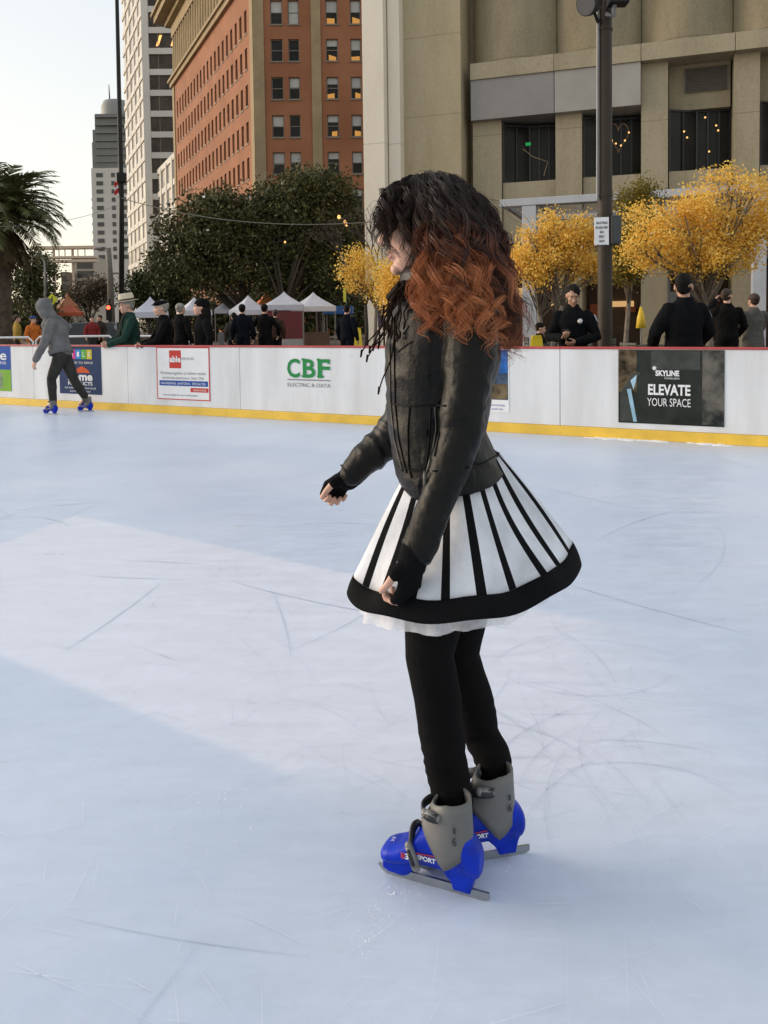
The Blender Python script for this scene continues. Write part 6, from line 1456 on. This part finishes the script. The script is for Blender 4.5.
# scarf round the neck with hanging cords
CORD = cloth('scarf_brown', (.016, .009, .006))
mb = MB(); rn = random.Random(8)
for k in range(3):
    ring = []
    for i in range(25):
        a = 2*math.pi*i/24; r = .076+.010*k; ring.append(Q(436, 279+5*k, 1.93)+V((-.012-math.cos(a)*r*1.0, math.sin(a)*r, -.02*math.cos(a)*-1*0-.018*max(0, math.cos(a)))))
    mb.tube(ring, .013, 8, cap=False)
sc_me = union(mb, .004, 2); displace(sc_me, lambda p, n: .003*noise.noise(p*55)); sf = link('scarf', sc_me, CORD, hero)
mb = MB()
for i in range(24):
    x0, y0 = rn.uniform(397, 414), rn.uniform(278, 292); x1, y1 = rn.uniform(383, 404), rn.uniform(308, 338); D_ = rn.uniform(1.79, 1.99)
    if i < 7: x1, y1 = [(361, 353), (366, 358), (369, 349), (374, 347), (380, 345), (380, 390), (384, 332)][i]; D_ = rn.uniform(1.84, 1.98)
    a, b = Q(x0, y0, D_), Q(x1, y1, D_-.03); md = a.lerp(b, .5)+V((-.010 if i >= 7 else .012, -.01, .004)); n = 10
    pts = [a.lerp(md, t/n).lerp(md.lerp(b, t/n), t/n)+V((.003*math.sin(t*1.3+i), .003*math.cos(t+i), 0)) for t in range(n+1)]
    mb.tube(pts, [.0026-.0010*t/n for t in range(n+1)], 6)
    e = pts[-1]; mb.tube([e+V((0, 0, .008)), e, e-V((.002, 0, .010))], [.0020, .0028, .0020], 6)
mb.build('scarf_cord', CORD, sf, smooth=True)
# skirt ---------------------------------------------------------------------
M_sw = cloth('skirt_white', (.60, .605, .63)); M_sb = cloth('skirt_black', (.0065, .0065, .007))
HCx = Q(461.5, 580, 1.92); Rx, Ry = .281, .262
def wobble(a): return .008*math.sin(a*9+.6)+.014*math.sin(a*5+1.)
def hem_pt(a, drop=0., r=0.):                                    # a=0 to the right, pi/2 towards us
    ca, sa = math.cos(a), math.sin(a); k = 1+r+wobble(a)*.9
    z = HCx.z+.032*ca+.006-drop+.008*math.cos(2*a)
    return V((HCx.x+Rx*k*ca, HCx.y-Ry*k*sa, z+.004*math.sin(a*9)))
WC = Q(453, 458, 1.93)
def waist_pt(a): ca, sa = math.cos(a), math.sin(a); return V((WC.x+.112*ca, WC.y-.130*sa, WC.z+.012*ca))
def skirt_pt(a, t, out=0.):                                      # t 0 waist .. 1 top of the band
    p, q = waist_pt(a), hem_pt(a, -.044, -.085); c = p.lerp(q, t); bulge = math.sin(math.pi*t)*(-.006+.012*math.sin(a*5+.4))+t*t*.005*math.sin(a*13+2)
    d = V((math.cos(a), -math.sin(a), .35)).normalized()
    return c+d*(bulge+out+.0045*t*math.sin(a*9+.6))
NS = 21; mb = MB(); NT_ = 14; ph0 = R(90-4.1)
ring_rows = []; kinds = []
for i in range(NT_+1):
    t = i/NT_; row = []; knd = []
    rad = .125+(.262-.125)*t
    for k in range(NS):
        c_ = ph0+2*math.pi*k/NS; sp = 2*math.pi/NS; hw = min(.46*sp, (.0080+.0025*t)/rad)
        for j, a in enumerate((c_-hw, c_, c_+hw, c_+hw+(sp-2*hw)*.25, c_+hw+(sp-2*hw)*.5, c_+hw+(sp-2*hw)*.75)): row.append(skirt_pt(a, t, .0008 if j == 1 else 0)); knd.append(1 if j < 2 else 0)
    ring_rows.append(row); kinds = knd
n = len(kinds)
mb.v = [tuple(p) for r_ in ring_rows for p in r_]
for i in range(NT_):
    for j in range(n): mb.f.append([i*n+j, i*n+(j+1) % n, (i+1)*n+(j+1) % n, (i+1)*n+j]); mb.m.append(kinds[j])
sk = mb.build('skirt', [M_sw, M_sb], hero, smooth=True); sm = sk.modifiers.new('s', 'SOLIDIFY'); sm.thickness = .003; sm.offset = -1
mb = MB(); rows_ = []
m_ = 126
for i in range(6):
    t = i/5; rows_.append([skirt_pt(a, 1.0, .0012).lerp(hem_pt(a), t)+V((math.cos(a), -math.sin(a), 0))*.003*math.sin(math.pi*t) for a in [2*math.pi*k/m_ for k in range(m_)]])
for i in range(5):
    for j in range(m_): mb.quad(rows_[i][j], rows_[i][(j+1) % m_], rows_[i+1][(j+1) % m_], rows_[i+1][j])
o = mb.build('hem_band', M_sb, sk, smooth=True); sm = o.modifiers.new('s', 'SOLIDIFY'); sm.thickness = .004; sm.offset = -1
# petticoat of white net under the hem
def net():
    t = NT('white_net'); b = t.n('ShaderNodeBsdfPrincipled', i_Roughness=.9); b.inputs['Base Color'].default_value = (.78, .78, .80, 1)
    tr = t.n('ShaderNodeBsdfTransparent'); mx = t.n('ShaderNodeMixShader'); tc = t.n('ShaderNodeTexCoord'); nz = t.n('ShaderNodeTexNoise', i_Scale=16., i_Detail=5.); t.l(tc.outputs['Object'], nz.inputs[0])
    mr_ = t.n('ShaderNodeMapRange', i_1=.3, i_2=.7, i_3=.22, i_4=.62); t.l(nz.outputs[0], mr_.inputs[0]); t.l(mr_.outputs[0], mx.inputs[0]); t.l(tr.outputs[0], mx.inputs[1]); t.l(b.outputs[0], mx.inputs[2]); t.l(mx.outputs[0], t.out.inputs[0]); return t.mat
mb = MB()
rn = random.Random(2)
for lay, (rk, dz) in enumerate(((-.10, .030), (-.22, .042), (-.36, .040))):
    top = []; bot = []; mid = []; m_ = 160
    for k in range(m_):
        a = 2*math.pi*k/m_; rf_ = .022*math.sin(a*(17+lay*3)+lay)+.012*math.sin(a*(31+lay*5))
        top.append(skirt_pt(a, .80, -.02-.03*lay)); h = hem_pt(a, dz-.012*math.cos(a)+.006*noise.noise(V((a*9, lay, 0))), rk+rf_); bot.append(h); mid.append(top[-1].lerp(h, .5))
    for A_, B_ in ((top, mid), (mid, bot)):
        for j in range(m_): mb.quad(A_[j], A_[(j+1) % m_], B_[(j+1) % m_], B_[j])
mb.build('petticoat', net(), hero, smooth=True)
# leggings ------------------------------------------------------------------
M_leg = cloth('legging_black', (.0060, .0055, .0055))
mb = MB(); mb.limb([Q(*a) for a in NL], rNL, 20); mb.limb([Q(*a) for a in FL], rFL, 20); mb.loft([ringp(*a) for a in ((408, 486, 585, 585, 1.93, .12), (405, 492, 540, 535, 1.93, .15), (405, 490, 490, 485, 1.93, .145))])
lm = union(mb, .0045, 3)
def legw(p, n):
    return .0012*noise.noise(V((p.x*16, p.y*16, p.z*24)))+(.0030*(1-abs(noise.noise(V((p.x*9, p.y*9, p.z*34))))*2.2)*max(0, min(1, (.40-p.z)/.12)))
displace(lm, legw); link('leggings', lm, M_leg, hero)
# skates --------------------------------------------------------------------
d_ = (hf-hh_); d_.z = 0
skate(hero, hh_, hf, 0, True, .0030)
h2 = G(527, 852.5); t2 = G(481, 856); dd = (t2-h2).normalized()
skate(hero, V((h2.x, h2.y, .0)), V((h2.x, h2.y, 0))+V((-.97, -.22, 0)).normalized()*.277, 0, True, .0032)
# hair ----------------------------------------------------------------------
def hair_mat(name, rough, bumpy=False):
    t = NT(name); b = t.n('ShaderNodeBsdfPrincipled', i_Roughness=rough); t.l(b.outputs[0], t.out.inputs[0])
    at = t.n('ShaderNodeAttribute', attribute_name='tone'); cr = t.n('ShaderNodeValToRGB'); t.l(at.outputs['Fac'], cr.inputs[0])
    el = cr.color_ramp.elements; el[0].position = 0; el[0].color = (.0175, .0095, .0058, 1); el[1].position = 1; el[1].color = (.50, .175, .066, 1)
    for p, c in ((.25, (.026, .012, .007)), (.50, (.072, .024, .012)), (.76, (.25, .072, .027))): e = el.new(p); e.color = rgba(c)
    t.l(cr.outputs[0], b.inputs['Base Color']); b.inputs['Specular IOR Level'].default_value = .26
    return t.mat
M_hair = hair_mat('curly_hair', .38)
rn = random.Random(41); npr = np.random.RandomState(5)
VA = []; TA = []; FA_ = []; nvv = 0
S3 = f3.cross(u3).normalized()                                    # sign fixed below so that +side faces us
if S3.y > 0: S3 = -S3
def add_strand(P_, tone, r0):
    global nvv
    k = len(P_); T_ = np.gradient(P_, axis=0); T_ /= (np.linalg.norm(T_, axis=1, keepdims=True)+1e-9)
    ref = np.array([.3, 1., .2]); A_ = np.cross(T_, ref); A_ /= (np.linalg.norm(A_, axis=1, keepdims=True)+1e-9); B_ = np.cross(T_, A_)
    s_ = np.linspace(0, 1, k); rr_ = (r0*(1-.75*s_**3))[:, None]
    ring = np.stack([P_+A_*rr_*math.cos(g)+B_*rr_*math.sin(g) for g in (0, 2.0944, 4.1888)], 1).reshape(-1, 3)
    VA.append(ring); TA.append(np.repeat(tone, 3)); i = np.arange(k-1)*3
    for a, b in ((0, 1), (1, 2), (2, 0)): FA_.append(np.stack([i+a, i+b, i+b+3, i+a+3], 1)+nvv)
    nvv += len(ring)
HCa = np.array(HCn)
def px3(px, py, D): return np.array(Q(px, py, D))
def guide(root, ctrl):                                            # smooth curve through control points
    C_ = [np.array(root)]+[np.array(c) for c in ctrl]; n = 40; t = np.linspace(0, 1, n); d = len(C_)-1
    out = np.zeros((n, 3))
    for i, c in enumerate(C_): out += math.comb(d, i)*(t**i*(1-t)**(d-i))[:, None]*c
    return out
def lock(root, ctrl, copper, curl, nst, spread, wl, r0=.00075):
    g = guide(root, ctrl); n = len(g); t = np.linspace(0, 1, n); seglen = np.linalg.norm(np.diff(g, axis=0), axis=1).sum()
    T_ = np.gradient(g, axis=0); T_ /= np.linalg.norm(T_, axis=1, keepdims=True); A_ = np.cross(T_, [.2, 1, .1]); A_ /= np.linalg.norm(A_, axis=1, keepdims=True); B_ = np.cross(T_, A_)
    ph = rn.uniform(0, 6.28); tw = rn.choice((-1, 1)); amp = curl*np.clip((t-.12)/.45, 0, 1)*(1.0+.25*np.sin(t*9+ph))
    tz = (HCa[2]+.02-g[:, 2])                                      # below the ears the dye starts
    base = np.clip((tz+.012)/.18, 0, 1)*copper+.07*copper
    for s in range(nst):
        o1, o2, p2 = rn.gauss(0, spread), rn.gauss(0, spread), ph+rn.gauss(0, .34); wll = wl*rn.uniform(.985, 1.015)
        a = tw*2*math.pi*t*seglen/wll+p2; k = rn.uniform(.9, 1.1); sprd = (.75+.25*t)
        fz = npr.normal(0, 1, (n, 3)).cumsum(0)*.00022
        P_ = g+A_*((amp*k*np.cos(a)+o1*sprd)[:, None])+B_*((amp*k*np.sin(a)+o2*sprd)[:, None])+fz
        e = int(n*rn.uniform(.82, 1.0)); tone = np.clip(base+rn.gauss(0, .10)+.06*np.sin(a), 0, 1)
        add_strand(P_[:e], tone[:e], r0*rn.uniform(.7, 1.3))
def scalp(az, el_):                                               # az 0 = face, 90 = side to us, 180 = back
    c, s_ = math.cos(az), math.sin(az); ce, se = math.cos(el_), math.sin(el_)
    return np.array(hq(-.012, 0, .018))+np.array(f3)*(.097*c*ce)+np.array(S3)*(.077*s_*ce)+np.array(u3)*(.093*se), np.array(f3)*(c*ce)+np.array(S3)*(s_*ce)+np.array(u3)*se
# outline targets, as image positions at depth, by azimuth
def fall(az, lay):
    """control points for a lock leaving the scalp at azimuth az"""
    a = math.degrees(az) % 360; near = a <= 180; aa = a if near else 360-a; s_ = 1 if near else -1
    u = aa/180.
    # horizontal position (m along picture x from the head axis) at ear level, shoulder level, end
    x1 = np.interp(aa, [0, 35, 60, 90, 120, 150, 180], [-.125, -.085, -.030, .008, .062, .098, .115])
    x2 = np.interp(aa, [0, 35, 60, 90, 120, 150, 180], [-.115, -.060, -.010, .032, .088, .122, .138])
    x3 = np.interp(aa, [0, 35, 60, 90, 120, 150, 180], [-.095, -.040, .002, .048, .108, .158, .182])
    d1 = np.interp(aa, [0, 35, 60, 90, 120, 150, 180], [.03, .095, .125, .140, .120, .070, .0])*s_
    d2 = np.interp(aa, [0, 35, 60, 90, 120, 150, 180], [.03, .130, .195, .238, .200, .100, .0])*s_
    d3 = d2*1.04
    zend = np.interp(aa, [0, 35, 60, 90, 120, 150, 180], [-.13, -.24, -.262, -.268, -.27, -.30, -.325])
    return x1, x2, x3, d1, d2, d3, zend
H0 = np.array(hq(-.012, 0, .018))
def W3(x, dep, z): return H0+np.array([x, -dep, z])
cnt = 0
for i in range(400):
    az = rn.uniform(0, 2*math.pi); el_ = math.asin(rn.uniform(-.35, 1.0)); a = math.degrees(az) % 360; aa = a if a <= 180 else 360-a
    if aa < 62 and el_ < .75: continue                             # the face
    if aa < 80 and el_ < .05: continue
    if a > 200 and a < 330 and rn.random() < .35: continue          # thinner on the hidden side
    p, nrm = scalp(az, el_)
    az2 = az+rn.gauss(0, .12)
    if math.cos(az2) > .35: az2 = math.copysign(rn.uniform(.9, 1.3), math.sin(az2)) if rn.random() < .9 else az2
    x1, x2, x3, d1, d2, d3, ze = fall(az2, 0); k = rn.uniform(.72, 1.0); le = rn.uniform(.80, 1.06)
    wind = rn.gauss(.0, .015)
    c1 = p+nrm*rn.uniform(.022, .044)+np.array([0, 0, .008])
    c2 = W3(x1*k+wind, d1*k, rn.uniform(-.02, .05)); c3 = W3(x2*k+wind, d2*k, -.13+rn.gauss(0, .02)); c4 = W3(x3*k+wind*2, d3*k, ze*le*.85+.02); c5 = W3(x3*k+wind*3+rn.gauss(0, .012), d3*k+rn.gauss(0, .012), ze*le)
    b_ = math.degrees(az2) % 360; b_ = b_ if b_ <= 180 else 360-b_
    cop = np.interp(b_, [40, 75, 105, 140, 180], [.92, .90, .72, .52, .55])+rn.gauss(0, .17)
    if k < .82: cop *= .55
    if rn.random() < .26: cop *= .32                               # dark locks left between the dyed ones
    lock(p-nrm*.004, (c1, c2, c3, c4, c5), cop, rn.uniform(.008, .0155), 22, .0046, rn.uniform(.075, .11)); cnt += 1
# the ends that blow out behind the back
for i in range(26):
    p, nrm = scalp(math.radians(rn.uniform(140, 185)), rn.uniform(-.3, .5)); x = rn.uniform(.15, .20)
    tx, ty = rn.uniform(500, 524), rn.uniform(335, 372); e = px3(tx, ty, 1.88+rn.uniform(-.06, .06)); m_ = px3(rn.uniform(500, 512), rn.uniform(290, 320), 1.9+rn.uniform(-.05, .05))
    lock(p, (p+nrm*.05, W3(x, rn.uniform(-.02, .05), .0), m_, m_*.4+e*.6+np.array([.004, 0, 0]), e), rn.uniform(.55, .85), rn.uniform(.010, .017), 14, .0042, rn.uniform(.05, .075))
# copper locks over the near shoulder and chest, as in front of the ear
for tx, ty, n_ in ((424, 336, 7), (418, 318, 5), (434, 322, 6), (448, 330, 6), (460, 342, 8), (470, 332, 6), (482, 326, 5), (440, 305, 5), (452, 312, 5), (492, 345, 5)):
    for _ in range(n_):
        p, nrm = scalp(math.radians(rn.uniform(70, 125)), rn.uniform(-.15, .5)); D_ = 1.685 if tx > 440 else 1.725
        e = px3(tx+rn.gauss(0, 6), ty+rn.gauss(0, 7), D_+rn.uniform(-.03, .03)); m_ = px3(tx+rn.gauss(4, 9), ty-46+rn.gauss(0, 8), 1.715+rn.uniform(-.02, .02))
        lock(p, (p+nrm*.05, W3((m_[0]-H0[0])*.6, .145, -.01), m_, m_*.45+e*.55, e), rn.uniform(.8, 1.05), rn.uniform(.010, .016), 22, .0044, rn.uniform(.06, .085))
# curls falling over brow and face
for i in range(64):
    p, nrm = scalp(math.radians(rn.uniform(-50, 75)), rn.uniform(.65, 1.25))
    pick = rn.random(); tx, ty = (rn.uniform(376, 388), rn.uniform(226, 256)) if pick < .42 else ((rn.uniform(389, 398), rn.uniform(236, 272)) if pick < .7 else (rn.uniform(403, 415), rn.uniform(250, 285)))
    D_ = 1.93+rn.uniform(-.085, .06) if tx < 400 else 1.84+rn.uniform(-.02, .02)
    e = px3(tx, ty, D_); m_ = px3(rn.uniform(376, 392) if tx < 400 else rn.uniform(400, 412), 203+rn.gauss(0, 7), D_)
    lock(p, (p+nrm*.024+np.array([-.010, 0, .0]), m_+np.array([0, 0, .03]), m_*.6+e*.4+np.array([-.006, 0, 0]), e), rn.uniform(.30, .75), rn.uniform(.009, .015), 9, .0018, rn.uniform(.06, .085), .0009)
# stray flyaway hairs
for i in range(70):
    p, nrm = scalp(rn.uniform(0, 6.28), rn.uniform(-.1, 1.5)); o_ = rn.uniform(.02, .045)
    x = rn.gauss(0, .06); lock(p, (p+nrm*o_, p+nrm*o_*1.3+np.array([x, rn.gauss(0, .04), -.06]), p+nrm*o_*1.2+np.array([x*1.6+.02, rn.gauss(0, .05), -.16])), rn.uniform(.2, .7), .006, 1, .002, .06, .0005)
v_ = np.concatenate(VA); f_ = np.concatenate(FA_); tn_ = np.concatenate(TA)
me = bpy.data.meshes.new('hair'); me.vertices.add(len(v_)); me.vertices.foreach_set('co', v_.ravel()); me.loops.add(f_.size); me.loops.foreach_set('vertex_index', f_.ravel().astype(np.int32))
me.polygons.add(len(f_)); me.polygons.foreach_set('loop_start', np.arange(0, f_.size, 4, dtype=np.int32)); me.polygons.foreach_set('loop_total', np.full(len(f_), 4, dtype=np.int32)); me.update(calc_edges=True)
at = me.attributes.new('tone', 'FLOAT', 'POINT'); at.data.foreach_set('value', tn_.astype(np.float32)); me.polygons.foreach_set('use_smooth', np.ones(len(f_), dtype=bool)); me.validate()
hr = link('hair', me, M_hair, hero)
# the dark mass of hair close to the head
mb = MB()
mb.ell(hq(-.018, 0, .018), f3*.099, S3*.083, u3*.094, 24, 16); mb.ell(hq(-.055, 0, -.015), f3*.070, S3*.082, u3*.080, 20, 12)
mb.limb([Vv for Vv in (hq(-.07, 0, -.03), hq(-.085, 0, -.12), hq(-.105, 0, -.20))], [.084, .088, .066], 16)
um_ = union(mb, .005, 3); displace(um_, lambda p, n: .006*noise.noise(p*45))
at = um_.attributes.new('tone', 'FLOAT', 'POINT'); at.data.foreach_set('value', [max(0, min(.5, (HCn.z-.02-v.co.z)*1.6)) for v in um_.vertices])
link('hair_mass', um_, M_hair, hr)
